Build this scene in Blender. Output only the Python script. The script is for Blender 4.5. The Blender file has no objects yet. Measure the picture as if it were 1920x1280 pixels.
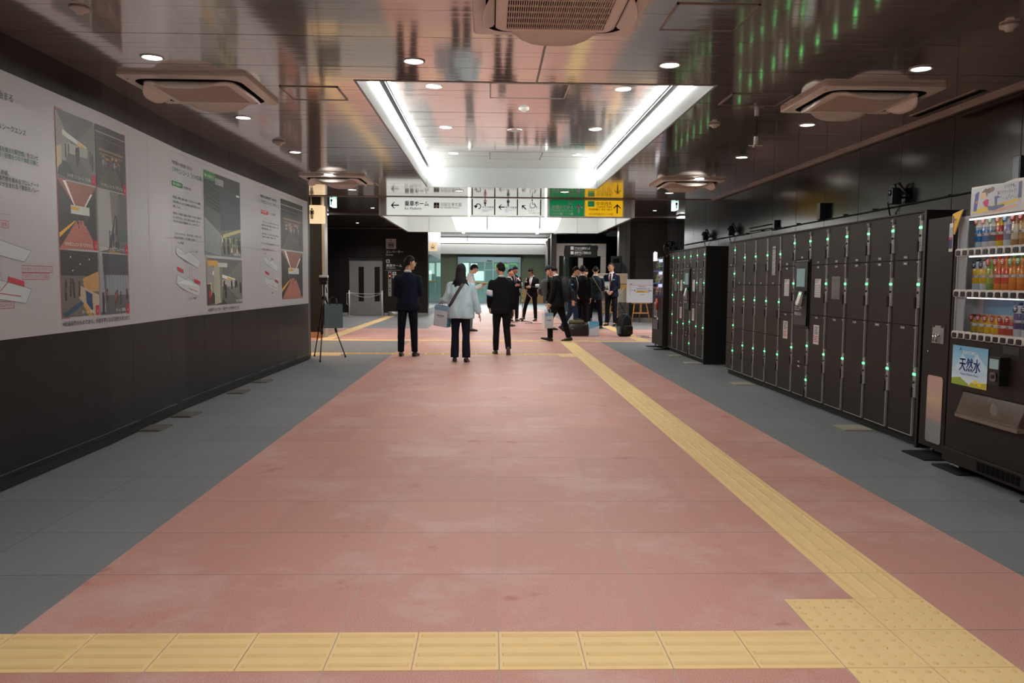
import bpy, bmesh, math, random
import numpy as np
from mathutils import Vector as V, Matrix, noise as mnoise
random.seed(7)
S = bpy.context.scene
COL = S.collection
PI = math.pi

# ------------------------------------------------------------------ materials
def lin(c):
    c = c / 255.0
    return c / 12.92 if c <= 0.04045 else ((c + 0.055) / 1.055) ** 2.4
def rgb(r, g, b):
    return (lin(r), lin(g), lin(b))

def M(name, col, rough=.5, metal=0.0, var=.06, vscale=30, bump=0.0, bscale=200, emit=None, es=0.0, coat=0.0, spec=.5, alpha=None):
    """procedural material: base colour broken up by noise, optional bump, emission for things that give light"""
    m = bpy.data.materials.new(name); m.use_nodes = True
    nt = m.node_tree; n = nt.nodes; l = nt.links
    b = n['Principled BSDF']
    tc = n.new('ShaderNodeTexCoord')
    nz = n.new('ShaderNodeTexNoise'); nz.inputs['Scale'].default_value = vscale; nz.inputs['Detail'].default_value = 3
    l.new(tc.outputs['Object'], nz.inputs['Vector'])
    mx = n.new('ShaderNodeMix'); mx.data_type = 'RGBA'
    mx.inputs[6].default_value = (*[c * (1 - var) for c in col], 1)
    mx.inputs[7].default_value = (*[min(1, c * (1 + var)) for c in col], 1)
    l.new(nz.outputs['Fac'], mx.inputs[0]); l.new(mx.outputs[2], b.inputs['Base Color'])
    b.inputs['Roughness'].default_value = rough; b.inputs['Metallic'].default_value = metal
    b.inputs['Specular IOR Level'].default_value = spec
    if coat: b.inputs['Coat Weight'].default_value = coat; b.inputs['Coat Roughness'].default_value = .08
    if bump:
        n2 = n.new('ShaderNodeTexNoise'); n2.inputs['Scale'].default_value = bscale
        bp = n.new('ShaderNodeBump'); bp.inputs['Strength'].default_value = bump; bp.inputs['Distance'].default_value = .002
        l.new(tc.outputs['Object'], n2.inputs['Vector']); l.new(n2.outputs['Fac'], bp.inputs['Height']); l.new(bp.outputs['Normal'], b.inputs['Normal'])
    if emit:
        b.inputs['Emission Color'].default_value = (*emit, 1); b.inputs['Emission Strength'].default_value = es
    if alpha is not None: b.inputs['Alpha'].default_value = alpha
    return m

def glass(name, tint, rough=.02, trans=.85):
    m = bpy.data.materials.new(name); m.use_nodes = True
    nt = m.node_tree; n = nt.nodes; l = nt.links
    out = n['Material Output']; n.remove(n['Principled BSDF'])
    t = n.new('ShaderNodeBsdfTransparent'); t.inputs[0].default_value = (*tint, 1)
    g = n.new('ShaderNodeBsdfGlossy'); g.inputs['Roughness'].default_value = rough
    f = n.new('ShaderNodeLayerWeight'); f.inputs[0].default_value = .5
    pw = n.new('ShaderNodeMath'); pw.operation = 'POWER'; pw.inputs[1].default_value = 4; l.new(f.outputs['Facing'], pw.inputs[0])
    nz = n.new('ShaderNodeTexNoise'); nz.inputs['Scale'].default_value = 2
    m0 = n.new('ShaderNodeMath'); m0.operation = 'MULTIPLY_ADD'; m0.inputs[1].default_value = .03; m0.inputs[2].default_value = .03; l.new(nz.outputs['Fac'], m0.inputs[0])
    mt = n.new('ShaderNodeMath'); mt.operation = 'MULTIPLY_ADD'; mt.inputs[1].default_value = .8; l.new(pw.outputs[0], mt.inputs[0]); l.new(m0.outputs[0], mt.inputs[2])
    mx = n.new('ShaderNodeMixShader'); l.new(mt.outputs[0], mx.inputs[0]); l.new(t.outputs[0], mx.inputs[1]); l.new(g.outputs[0], mx.inputs[2])
    l.new(mx.outputs[0], out.inputs['Surface'])
    return m

def floor_mat(name, c0, c1, grout, rough, dust, dustcol, stain=None):
    m = bpy.data.materials.new(name); m.use_nodes = True
    nt = m.node_tree; n = nt.nodes; l = nt.links
    b = n['Principled BSDF']
    geo = n.new('ShaderNodeNewGeometry'); sp = n.new('ShaderNodeSeparateXYZ'); l.new(geo.outputs['Position'], sp.inputs[0])
    def line(ax, off, w):
        a = n.new('ShaderNodeMath'); a.operation = 'SUBTRACT'; l.new(sp.outputs[ax], a.inputs[0]); a.inputs[1].default_value = off
        p = n.new('ShaderNodeMath'); p.operation = 'PINGPONG'; l.new(a.outputs[0], p.inputs[0]); p.inputs[1].default_value = .3
        q = n.new('ShaderNodeMath'); q.operation = 'LESS_THAN'; l.new(p.outputs[0], q.inputs[0]); q.inputs[1].default_value = w
        return q
    q1 = line(0, .036, .0026); q2 = line(1, 2.929, .0024)
    mxl = n.new('ShaderNodeMath'); mxl.operation = 'MAXIMUM'; l.new(q1.outputs[0], mxl.inputs[0]); l.new(q2.outputs[0], mxl.inputs[1])
    # per-tile tone
    def cell(ax, off):
        a = n.new('ShaderNodeMath'); a.operation = 'SUBTRACT'; l.new(sp.outputs[ax], a.inputs[0]); a.inputs[1].default_value = off
        d = n.new('ShaderNodeMath'); d.operation = 'DIVIDE'; l.new(a.outputs[0], d.inputs[0]); d.inputs[1].default_value = .6
        f = n.new('ShaderNodeMath'); f.operation = 'FLOOR'; l.new(d.outputs[0], f.inputs[0]); return f
    cx = cell(0, .036); cy = cell(1, 2.929)
    cb = n.new('ShaderNodeCombineXYZ'); l.new(cx.outputs[0], cb.inputs[0]); l.new(cy.outputs[0], cb.inputs[1])
    wn = n.new('ShaderNodeTexWhiteNoise'); l.new(cb.outputs[0], wn.inputs['Vector'])
    fine = n.new('ShaderNodeTexNoise'); fine.inputs['Scale'].default_value = 230; fine.inputs['Detail'].default_value = 4; fine.inputs['Roughness'].default_value = .75; l.new(geo.outputs['Position'], fine.inputs['Vector'])
    md = n.new('ShaderNodeTexNoise'); md.inputs['Scale'].default_value = 1.1; md.inputs['Detail'].default_value = 9; md.inputs['Roughness'].default_value = .7; l.new(geo.outputs['Position'], md.inputs['Vector'])
    r1 = n.new('ShaderNodeMapRange'); r1.inputs[1].default_value = .34; r1.inputs[2].default_value = .66; l.new(fine.outputs['Fac'], r1.inputs[0])
    base = n.new('ShaderNodeMix'); base.data_type = 'RGBA'; base.inputs[6].default_value = (*c0, 1); base.inputs[7].default_value = (*c1, 1); l.new(r1.outputs[0], base.inputs[0])
    tone = n.new('ShaderNodeMapRange'); tone.inputs[3].default_value = .95; tone.inputs[4].default_value = 1.04; l.new(wn.outputs['Value'], tone.inputs[0])
    hs = n.new('ShaderNodeHueSaturation'); l.new(tone.outputs[0], hs.inputs['Value']); l.new(base.outputs[2], hs.inputs['Color'])
    # scuffs of pale stone dust
    dr = n.new('ShaderNodeMapRange'); dr.inputs[1].default_value = .5; dr.inputs[2].default_value = .7; dr.inputs[4].default_value = dust; l.new(md.outputs['Fac'], dr.inputs[0])
    dm = n.new('ShaderNodeMix'); dm.data_type = 'RGBA'; dm.inputs[7].default_value = (*dustcol, 1); l.new(dr.outputs[0], dm.inputs[0]); l.new(hs.outputs['Color'], dm.inputs[6])
    if stain:
        sn = n.new('ShaderNodeTexNoise'); sn.inputs['Scale'].default_value = 2.4; sn.inputs['Detail'].default_value = 7; sn.inputs['Roughness'].default_value = .65; l.new(geo.outputs['Position'], sn.inputs['Vector'])
        sr = n.new('ShaderNodeMapRange'); sr.inputs[1].default_value = .62; sr.inputs[2].default_value = .70; sr.inputs[4].default_value = .6; l.new(sn.outputs['Fac'], sr.inputs[0])
        sm = n.new('ShaderNodeMix'); sm.data_type = 'RGBA'; sm.inputs[7].default_value = (*stain, 1); l.new(sr.outputs[0], sm.inputs[0]); l.new(dm.outputs[2], sm.inputs[6]); dm = sm
    g0 = n.new('ShaderNodeMix'); g0.data_type = 'RGBA'; g0.inputs[7].default_value = (*[c * .28 for c in grout], 1); l.new(dm.outputs[2], g0.inputs[6])
    g1 = n.new('ShaderNodeMath'); g1.operation = 'MULTIPLY'; g1.inputs[1].default_value = .8; l.new(q2.outputs[0], g1.inputs[0]); l.new(g1.outputs[0], g0.inputs[0])
    gm = n.new('ShaderNodeMix'); gm.data_type = 'RGBA'; gm.inputs[7].default_value = (*grout, 1); l.new(g0.outputs[2], gm.inputs[6])
    gf = n.new('ShaderNodeMath'); gf.operation = 'MULTIPLY'; gf.inputs[1].default_value = .75; l.new(q1.outputs[0], gf.inputs[0]); l.new(gf.outputs[0], gm.inputs[0])
    l.new(gm.outputs[2], b.inputs['Base Color'])
    rr = n.new('ShaderNodeMapRange'); rr.inputs[3].default_value = rough - .06; rr.inputs[4].default_value = rough + .1; l.new(md.outputs['Fac'], rr.inputs[0]); l.new(rr.outputs[0], b.inputs['Roughness'])
    bp = n.new('ShaderNodeBump'); bp.inputs['Strength'].default_value = .25; bp.inputs['Distance'].default_value = .001; l.new(fine.outputs['Fac'], bp.inputs['Height']); l.new(bp.outputs['Normal'], b.inputs['Normal'])
    b.inputs['Specular IOR Level'].default_value = .35
    return m

def panel_mat(name, col, rough, metal, joint_axis, off, pitch, jcol, spec=.5, hz=None):
    """wall cladding with open vertical joints"""
    m = M(name, col, rough, metal, .05, 3, .05, 400, spec=spec)
    nt = m.node_tree; n = nt.nodes; l = nt.links; b = n['Principled BSDF']
    geo = n.new('ShaderNodeNewGeometry'); sp = n.new('ShaderNodeSeparateXYZ'); l.new(geo.outputs['Position'], sp.inputs[0])
    def line(ax, off, half, w):
        a = n.new('ShaderNodeMath'); a.operation = 'SUBTRACT'; l.new(sp.outputs[ax], a.inputs[0]); a.inputs[1].default_value = off
        p = n.new('ShaderNodeMath'); p.operation = 'PINGPONG'; l.new(a.outputs[0], p.inputs[0]); p.inputs[1].default_value = half
        q = n.new('ShaderNodeMath'); q.operation = 'LESS_THAN'; l.new(p.outputs[0], q.inputs[0]); q.inputs[1].default_value = w
        return q
    q = line(joint_axis, off, pitch / 2, .005)
    fac = q.outputs[0]
    if hz:
        q2 = line(2, hz, 20, .005)
        mm = n.new('ShaderNodeMath'); mm.operation = 'MAXIMUM'; l.new(q.outputs[0], mm.inputs[0]); l.new(q2.outputs[0], mm.inputs[1]); fac = mm.outputs[0]
    src = b.inputs['Base Color'].links[0].from_socket
    gm = n.new('ShaderNodeMix'); gm.data_type = 'RGBA'; gm.inputs[7].default_value = (*jcol, 1); l.new(src, gm.inputs[6]); l.new(fac, gm.inputs[0]); l.new(gm.outputs[2], b.inputs['Base Color'])
    iv = n.new('ShaderNodeMapRange'); iv.inputs[3].default_value = metal; iv.inputs[4].default_value = 0; l.new(fac, iv.inputs[0]); l.new(iv.outputs[0], b.inputs['Metallic'])
    rv = n.new('ShaderNodeMapRange'); rv.inputs[3].default_value = rough; rv.inputs[4].default_value = .9; l.new(fac, rv.inputs[0]); l.new(rv.outputs[0], b.inputs['Roughness'])
    return m

def print_mat(name, rough=.4, emit=0.0):
    m = M(name, (.5, .5, .5), rough)
    nt = m.node_tree; n = nt.nodes; l = nt.links; b = n['Principled BSDF']
    at = n.new('ShaderNodeVertexColor'); at.layer_name = 'Ink'
    l.new(at.outputs['Color'], b.inputs['Base Color'])
    if emit: l.new(at.outputs['Color'], b.inputs['Emission Color']); b.inputs['Emission Strength'].default_value = emit
    return m

MT = {}
def mk(key, *a, **k): MT[key] = M(key, *a, **k); return MT[key]

mk('black_matte', rgb(30, 29, 29), .6, spec=.3)
mk('black_plastic', rgb(22, 22, 23), .35)
mk('black_rubber', rgb(24, 24, 24), .8)
mk('dark_void', rgb(10, 10, 11), .9, spec=.1)
mk('white_plastic', rgb(226, 222, 214), .35)
mk('white_paint', rgb(228, 230, 228), .45)
mk('upstand', rgb(158, 160, 158), .35)
mk('white_gloss', rgb(226, 232, 230), .12, coat=.6)
mk('grey_frame', rgb(165, 165, 160), .4)
mk('ac_shell', rgb(248, 242, 234), .45)
mk('ac_grille', rgb(226, 212, 200), .55)
mk('steel', rgb(178, 178, 176), .32, .55, .04, 60)
mk('steel_dark', rgb(120, 122, 124), .35, .9)
mk('chrome', rgb(215, 215, 215), .12, 1.0)
mk('chain', rgb(205, 205, 205), .4, .3)
mk('ink_black', rgb(26, 28, 34), .5)
mk('ink_soft', rgb(62, 63, 67), .5)
mk('pink_mount', rgb(186, 122, 132), .5)
mk('ink_grey', rgb(110, 112, 115), .5)
mk('ink_teal', rgb(60, 120, 118), .5)
mk('ink_white', rgb(235, 235, 235), .5)
mk('ink_red', rgb(190, 40, 60), .5)
mk('ink_blue', rgb(40, 70, 150), .5)
mk('banner', rgb(186, 182, 183), .35, bump=.05, bscale=3, spec=.45)
mk('banner_line', rgb(150, 148, 152), .5)
mk('green_label', rgb(50, 135, 60), .5)
mk('red_label', rgb(222, 95, 90), .5)
mk('locker', rgb(44, 35, 31), .5, 0, .05, 5, .08, 500, spec=.22)
mk('locker_side', rgb(20, 18, 18), .5)
mk('lock_plate', rgb(158, 154, 151), .45, .1)
mk('edge_trim', rgb(170, 168, 166), .4, .15)
mk('price_plate', rgb(70, 68, 68), .45)
mk('green_led', rgb(20, 200, 70), .4, emit=(.07, 1, .2), es=4.5)
mk('notice', rgb(214, 208, 206), .6)
mk('notice_grey', rgb(98, 92, 90), .6)
mk('screen', rgb(120, 140, 138), .2, emit=(.35, .5, .48), es=.16)
mk('vending', rgb(42, 34, 31), .5, 0, .05, 5, .08, 500, spec=.22)
mk('vending_white', rgb(205, 203, 206), .45)
mk('mirror', rgb(190, 185, 180), .12, .9)
mk('clear_plastic', rgb(225, 232, 236), .1, spec=.5)
mk('wood', rgb(196, 146, 84), .45, 0, .2, 12)
mk('board', rgb(226, 230, 234), .4)
mk('yellow_tile', rgb(240, 207, 148), .6, 0, .07, 6, .1, 300)
mk('yellow_bar', rgb(234, 198, 136), .62, 0, .1, 9)  # slightly darker than the tile, standing in for shade at the edges
mk('plate_tan', rgb(172, 164, 148), .6)
mk('plate_dark', rgb(104, 98, 92), .6)
mk('skin', rgb(205, 152, 125), .5, 0, .05, 40)
mk('skin_pale', rgb(222, 178, 155), .5, 0, .05, 40)
mk('hair', rgb(14, 12, 13), .6, 0, .3, 150, .5, 300, spec=.25)
mk('hair_grey', rgb(40, 38, 38), .45, 0, .3, 150)
mk('suit_black', rgb(15, 15, 17), .8, 0, .1, 120, spec=.2)
mk('suit_navy', rgb(19, 25, 42), .8, 0, .1, 120, spec=.2)
mk('suit_teal', rgb(34, 47, 56), .8, 0, .1, 120, spec=.2)
mk('trousers_navy', rgb(19, 22, 35), .8, 0, .1, 120, spec=.2)
mk('denim', rgb(36, 48, 72), .8, 0, .15, 120, spec=.2)
mk('trousers_grey', rgb(108, 116, 122), .8, 0, .1, 120, spec=.2)
mk('shirt_white', rgb(226, 228, 230), .75, 0, .04, 80, spec=.2)
mk('shirt_blue', rgb(190, 212, 220), .75, 0, .04, 80, spec=.2)
mk('tie_red', rgb(84, 26, 34), .6)
mk('tie_blue', rgb(40, 60, 110), .6)
mk('shoe', rgb(18, 17, 17), .3, coat=.3)
mk('shoe_sole', rgb(105, 82, 78), .7)
mk('strap_brown', rgb(70, 58, 58), .6)
mk('strap_gold', rgb(170, 150, 105), .4, .5)
mk('bag_paper', rgb(222, 226, 230), .5)
mk('bag_blue', rgb(110, 175, 215), .5)
mk('bag_green', rgb(110, 165, 90), .5)
mk('bag_dark', rgb(38, 42, 42), .35, coat=.3)
mk('bag_grey', rgb(96, 116, 116), .3, coat=.3)
mk('pack_grey', rgb(84, 88, 90), .8, 0, .15, 60)
mk('pack_navy', rgb(12, 15, 23), .75, 0, .15, 60)
mk('leather', rgb(28, 25, 24), .4, coat=.2)
mk('leather_brown', rgb(72, 45, 35), .5)
mk('camo', rgb(96, 92, 58), .7, 0, .7, 35)
mk('olive', rgb(98, 104, 84), .8, 0, .04, 8)
mk('fascia', rgb(190, 190, 184), .6)
mk('teal_frame', rgb(126, 150, 155), .4, .3)
mk('tan_base', rgb(170, 130, 95), .5)
mk('ply', rgb(150, 115, 70), .7)
mk('sign_face', rgb(222, 226, 220), .3, emit=(.8, .86, .8), es=.5)
mk('sign_white', rgb(235, 238, 240), .3, emit=(.95, .97, 1), es=.35)
mk('sign_green', rgb(18, 112, 62), .35, emit=(.0, .17, .06), es=.55)
mk('sign_yellow', rgb(238, 184, 20), .35, emit=(.85, .48, .01), es=.5)
mk('lightbox_warm', rgb(235, 205, 160), .4, emit=(1, .76, .46), es=.62)
mk('tube_white', rgb(255, 255, 255), .4, emit=(1, 1, 1), es=3.5)
mk('lamp_panel', rgb(255, 255, 255), .4, emit=(.93, 1, .99), es=2.0)
mk('downlight_lens', rgb(255, 255, 255), .4, emit=(1, .96, .92), es=14)
mk('cove_strip', rgb(255, 255, 255), .4, emit=(.95, 1, .97), es=28)
mk('bar_white', rgb(255, 255, 255), .4, emit=(1, .97, 1), es=3.2)
mk('slot_lip', rgb(126, 110, 96), .4)
mk('flap', rgb(128, 108, 92), .15, alpha=.5)
mk('case_fill_glow', rgb(255, 255, 255), .4, emit=(.95, 1, 1), es=1.3)  # glow for the strips added inside the drinks case
mk('room_glow', rgb(230, 240, 232), .5, emit=(.86, 1, .90), es=.9)
mk('backroom_glow', rgb(150, 172, 168), .7, emit=(.5, .62, .6), es=.16)  # glowing colour imitating a lit room behind glass
mk('green_edge', rgb(120, 210, 90), .5, emit=(.4, .9, .25), es=.4)
mk('exit_green', rgb(225, 245, 238), .4, emit=(.6, 1, .9), es=1.3)
mk('exit_ink', rgb(10, 110, 70), .4)
mk('red_led', rgb(200, 60, 30), .4, emit=(1, .15, .04), es=2)
mk('paint_yellow', rgb(240, 190, 30), .5)
mk('pink', rgb(215, 45, 105), .5)
mk('can_blue', rgb(35, 40, 110), .35)
MT['print'] = print_mat('print')
MT['print_lit'] = print_mat('print_lit', .3, 1.5)
MT['print_soft'] = print_mat('print_soft', .3, .05)
MT['glass'] = glass('glass', (.86, .95, .93))
MT['glass_clear'] = glass('glass_clear', (.96, .97, .98))
MT['glass_teal'] = glass('glass_teal', (.76, .87, .85))

# ceiling: glossy metal-faced strips
m = M('ceiling_strip', rgb(232, 226, 223), .085, .82, .03, 1.5)
n_ = m.node_tree.nodes; l_ = m.node_tree.links
nz = n_.new('ShaderNodeTexNoise'); nz.inputs['Scale'].default_value = 2.0; nz.inputs['Detail'].default_value = 1
gp = n_.new('ShaderNodeNewGeometry'); mp = n_.new('ShaderNodeMapping'); mp.inputs['Scale'].default_value = (.8, 7, 1); l_.new(gp.outputs['Position'], mp.inputs['Vector']); l_.new(mp.outputs[0], nz.inputs['Vector'])
bp = n_.new('ShaderNodeBump'); bp.inputs['Strength'].default_value = .05; bp.inputs['Distance'].default_value = .01; l_.new(nz.outputs['Fac'], bp.inputs['Height']); l_.new(bp.outputs['Normal'], n_['Principled BSDF'].inputs['Normal'])
MT['ceiling'] = m
mk('ceiling_dark', rgb(86, 80, 76), .2, .6, .03, 2)
mk('trim_light', rgb(165, 155, 148), .35, .6)
MT['floor_grey'] = floor_mat('floor_grey', rgb(90, 93, 96), rgb(156, 159, 162), rgb(84, 84, 84), .5, .10, rgb(186, 188, 188))
MT['floor_red'] = floor_mat('floor_red', rgb(170, 109, 98), rgb(228, 178, 164), rgb(178, 162, 150), .5, .62, rgb(222, 194, 186), rgb(172, 92, 74))
MT['wall_left'] = panel_mat('wall_left_cladding', rgb(30, 29, 30), .4, .1, 1, 5.93, .93, rgb(58, 56, 56), .2)
MT['wall_right'] = panel_mat('wall_right_cladding', rgb(60, 57, 55), .17, 1.0, 1, 7.0, .9, rgb(8, 7, 7), .3, 2.10)
MT['wall_far'] = panel_mat('wall_far_cladding', rgb(36, 33, 32), .35, .1, 0, -4.05, 1.75, rgb(12, 12, 12), .5, 2.2)
MT['wall_far_lit'] = panel_mat('wall_far_cladding_lit_copy', rgb(84, 76, 73), .35, .3, 0, 5.1, 1.4, rgb(14, 13, 13), .5, 2.2)  # brighter copy of the far cladding, light put into its colour
MT['pillar_metal'] = panel_mat('pillar_cladding', rgb(150, 150, 148), .3, .8, 0, 4.0, .3, rgb(40, 40, 40))

# ------------------------------------------------------------------ mesh builder
class MB:
    def __init__(s): s.v = []; s.f = []; s.m = []; s.sm = []
    def add(s, vs, fs, mi=0, smooth=False):
        o = len(s.v); s.v += [tuple(v) for v in vs]
        for f in fs: s.f.append(tuple(i + o for i in f)); s.m.append(mi); s.sm.append(smooth)
    def box(s, x0, x1, y0, y1, z0, z1, mi=0):
        vs = [(x, y, z) for z in (z0, z1) for y in (y0, y1) for x in (x0, x1)]
        s.add(vs, [(0, 2, 3, 1), (4, 5, 7, 6), (0, 1, 5, 4), (2, 6, 7, 3), (0, 4, 6, 2), (1, 3, 7, 5)], mi)
    def quad(s, a, b, c, d, mi=0): s.add([a, b, c, d], [(0, 1, 2, 3)], mi)
    def prism(s, poly, y0, y1, mi=0):
        """polygon in x,z (counter-clockwise seen from -y) extruded from y0 (front) to y1"""
        n = len(poly)
        vs = [(x, y0, z) for x, z in poly] + [(x, y1, z) for x, z in poly]
        fs = [tuple(range(n)), tuple(range(2 * n - 1, n - 1, -1))] + [(i, i + n, (i + 1) % n + n, (i + 1) % n) for i in range(n)]
        s.add(vs, fs, mi)
    def prism_z(s, poly, z0, z1, mi=0):
        n = len(poly)
        vs = [(x, y, z0) for x, y in poly] + [(x, y, z1) for x, y in poly]
        fs = [tuple(range(n - 1, -1, -1)), tuple(range(n, 2 * n))] + [(i, (i + 1) % n, (i + 1) % n + n, i + n) for i in range(n)]
        s.add(vs, fs, mi)
    def loft(s, rings, mi=0, smooth=True, cap=True):
        n = len(rings[0]); o = []
        fs = []
        for k in range(len(rings) - 1):
            for i in range(n):
                j = (i + 1) % n
                fs.append((k * n + i, k * n + j, (k + 1) * n + j, (k + 1) * n + i))
        if cap:
            fs.append(tuple(range(n - 1, -1, -1))); fs.append(tuple(range((len(rings) - 1) * n, len(rings) * n)))
        s.add([p for r in rings for p in r], fs, mi, smooth)
    def lathe(s, prof, c=(0, 0, 0), n=16, mi=0, smooth=True, axis='z'):
        rings = []
        for r, z in prof:
            ring = []
            for i in range(n):
                a = 2 * PI * i / n
                p = (r * math.cos(a), r * math.sin(a), z)
                if axis == 'y': p = (p[0], -p[2], p[1])
                if axis == 'x': p = (p[2], p[0], p[1])
                ring.append((p[0] + c[0], p[1] + c[1], p[2] + c[2]))
            rings.append(ring)
        s.loft(rings, mi, smooth)
    def tube(s, pts, rad, n=8, mi=0, ref=None, smooth=True):
        """round or elliptical limb along a polyline; rad = number, list of numbers or list of (a,b)"""
        pts = [V(p) for p in pts]; N = len(pts)
        if not isinstance(rad, (list, tuple)): rad = [rad] * N
        ref = V(ref) if ref is not None else V((1, 0, 0))
        rings = []
        for k, p in enumerate(pts):
            t = (pts[min(k + 1, N - 1)] - pts[max(k - 1, 0)]).normalized()
            a = ref - t * ref.dot(t)
            if a.length < .15: a = V((0, 1, 0)) - t * t.y
            if a.length < .15: a = V((0, 0, 1)) - t * t.z
            a.normalize(); b = t.cross(a)
            r = rad[k]; ra, rb = r if isinstance(r, (list, tuple)) else (r, r)
            rings.append([p + a * (ra * math.cos(2 * PI * i / n)) + b * (rb * math.sin(2 * PI * i / n)) for i in range(n)])
        s.loft(rings, mi, smooth)
    def ball(s, c, r, n=10, mi=0, scale=(1, 1, 1)):
        prof = [(max(1e-4, math.sin(PI * k / n)) * r, -math.cos(PI * k / n) * r) for k in range(n + 1)]
        rings = []
        for rr, z in prof:
            rings.append([(c[0] + scale[0] * rr * math.cos(2 * PI * i / (n + 2)), c[1] + scale[1] * rr * math.sin(2 * PI * i / (n + 2)), c[2] + scale[2] * z) for i in range(n + 2)])
        s.loft(rings, mi)
    def mesh(s, name, mats):
        me = bpy.data.meshes.new(name)
        me.from_pydata(s.v, [], s.f)
        for k in mats: me.materials.append(MT[k] if isinstance(k, str) else k)
        me.polygons.foreach_set('material_index', s.m)
        me.polygons.foreach_set('use_smooth', s.sm)
        me.update()
        return me
    def build(s, name, mats, parent=None, bevel=0.0, fix=True):
        if isinstance(mats, str): mats = [mats]
        me = s.mesh(name, mats)
        if fix:
            bm = bmesh.new(); bm.from_mesh(me); bmesh.ops.recalc_face_normals(bm, faces=bm.faces); bm.to_mesh(me); bm.free()
        o = bpy.data.objects.new(name, me); COL.objects.link(o)
        if parent is not None: o.parent = parent
        if bevel:
            b = o.modifiers.new('edge', 'BEVEL'); b.width = bevel; b.segments = 2; b.limit_method = 'ANGLE'; b.angle_limit = .7
        return o

def tag(o, label, cat, group=None, kind=None):
    if label: o['label'] = label
    if cat: o['category'] = cat
    if group: o['group'] = group
    if kind: o['kind'] = kind
    return o
def thing(name, label, cat, loc=(0, 0, 0), rz=0.0, group=None):
    o = bpy.data.objects.new(name, None); COL.objects.link(o); o.empty_display_size = .1
    o.location = loc; o.rotation_euler = (0, 0, rz)
    return tag(o, label, cat, group)
def struct(name, mb, mats, bevel=0, fix=True):
    o = mb.build(name, mats, None, bevel, fix); o['kind'] = 'structure'; return o
def place(o, loc, rz=0.0): o.location = loc; o.rotation_euler = (0, 0, rz); return o
def copy_tree(o, parent=None):
    c = o.copy(); COL.objects.link(c)
    if parent is not None: c.parent = parent
    for ch in list(o.children): copy_tree(ch, c)
    return c
def part_copy(o, parent, loc=None):
    c = o.copy(); COL.objects.link(c); c.parent = parent
    if loc is not None: c.location = loc
    return c

# ------------------------------------------------------------------ lettering (front faces -y, x to the right, z up)
def text_verts(s, size, bold=0.0, width=None, spacing=1.0):
    cu = bpy.data.curves.new('lettering', 'FONT'); cu.body = s; cu.size = size; cu.offset = bold * size; cu.resolution_u = 2; cu.space_character = spacing
    ob = bpy.data.objects.new('lettering', cu); COL.objects.link(ob)
    dg = bpy.context.evaluated_depsgraph_get(); dg.update()
    me = bpy.data.meshes.new_from_object(ob.evaluated_get(dg))
    vs = [(v.co.x, v.co.y) for v in me.vertices]; fs = [tuple(p.vertices) for p in me.polygons]
    bpy.data.objects.remove(ob); bpy.data.curves.remove(cu); bpy.data.meshes.remove(me)
    if not vs: return vs, fs, 0
    x0 = min(v[0] for v in vs); x1 = max(v[0] for v in vs)
    k = width / (x1 - x0) if width else 1
    return [((v[0] - x0) * k, v[1]) for v in vs], fs, (x1 - x0) * k
def put_text(mb, s, x, z, size, mi=0, y=-.001, bold=0.0, width=None, align='L'):
    vs, fs, w = text_verts(s, size, bold, width)
    if not vs: return 0
    dx = 0 if align == 'L' else (-w / 2 if align == 'C' else -w)
    mb.add([(x + dx + a, y, z + b) for a, b in vs], fs, mi)
    return w

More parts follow.
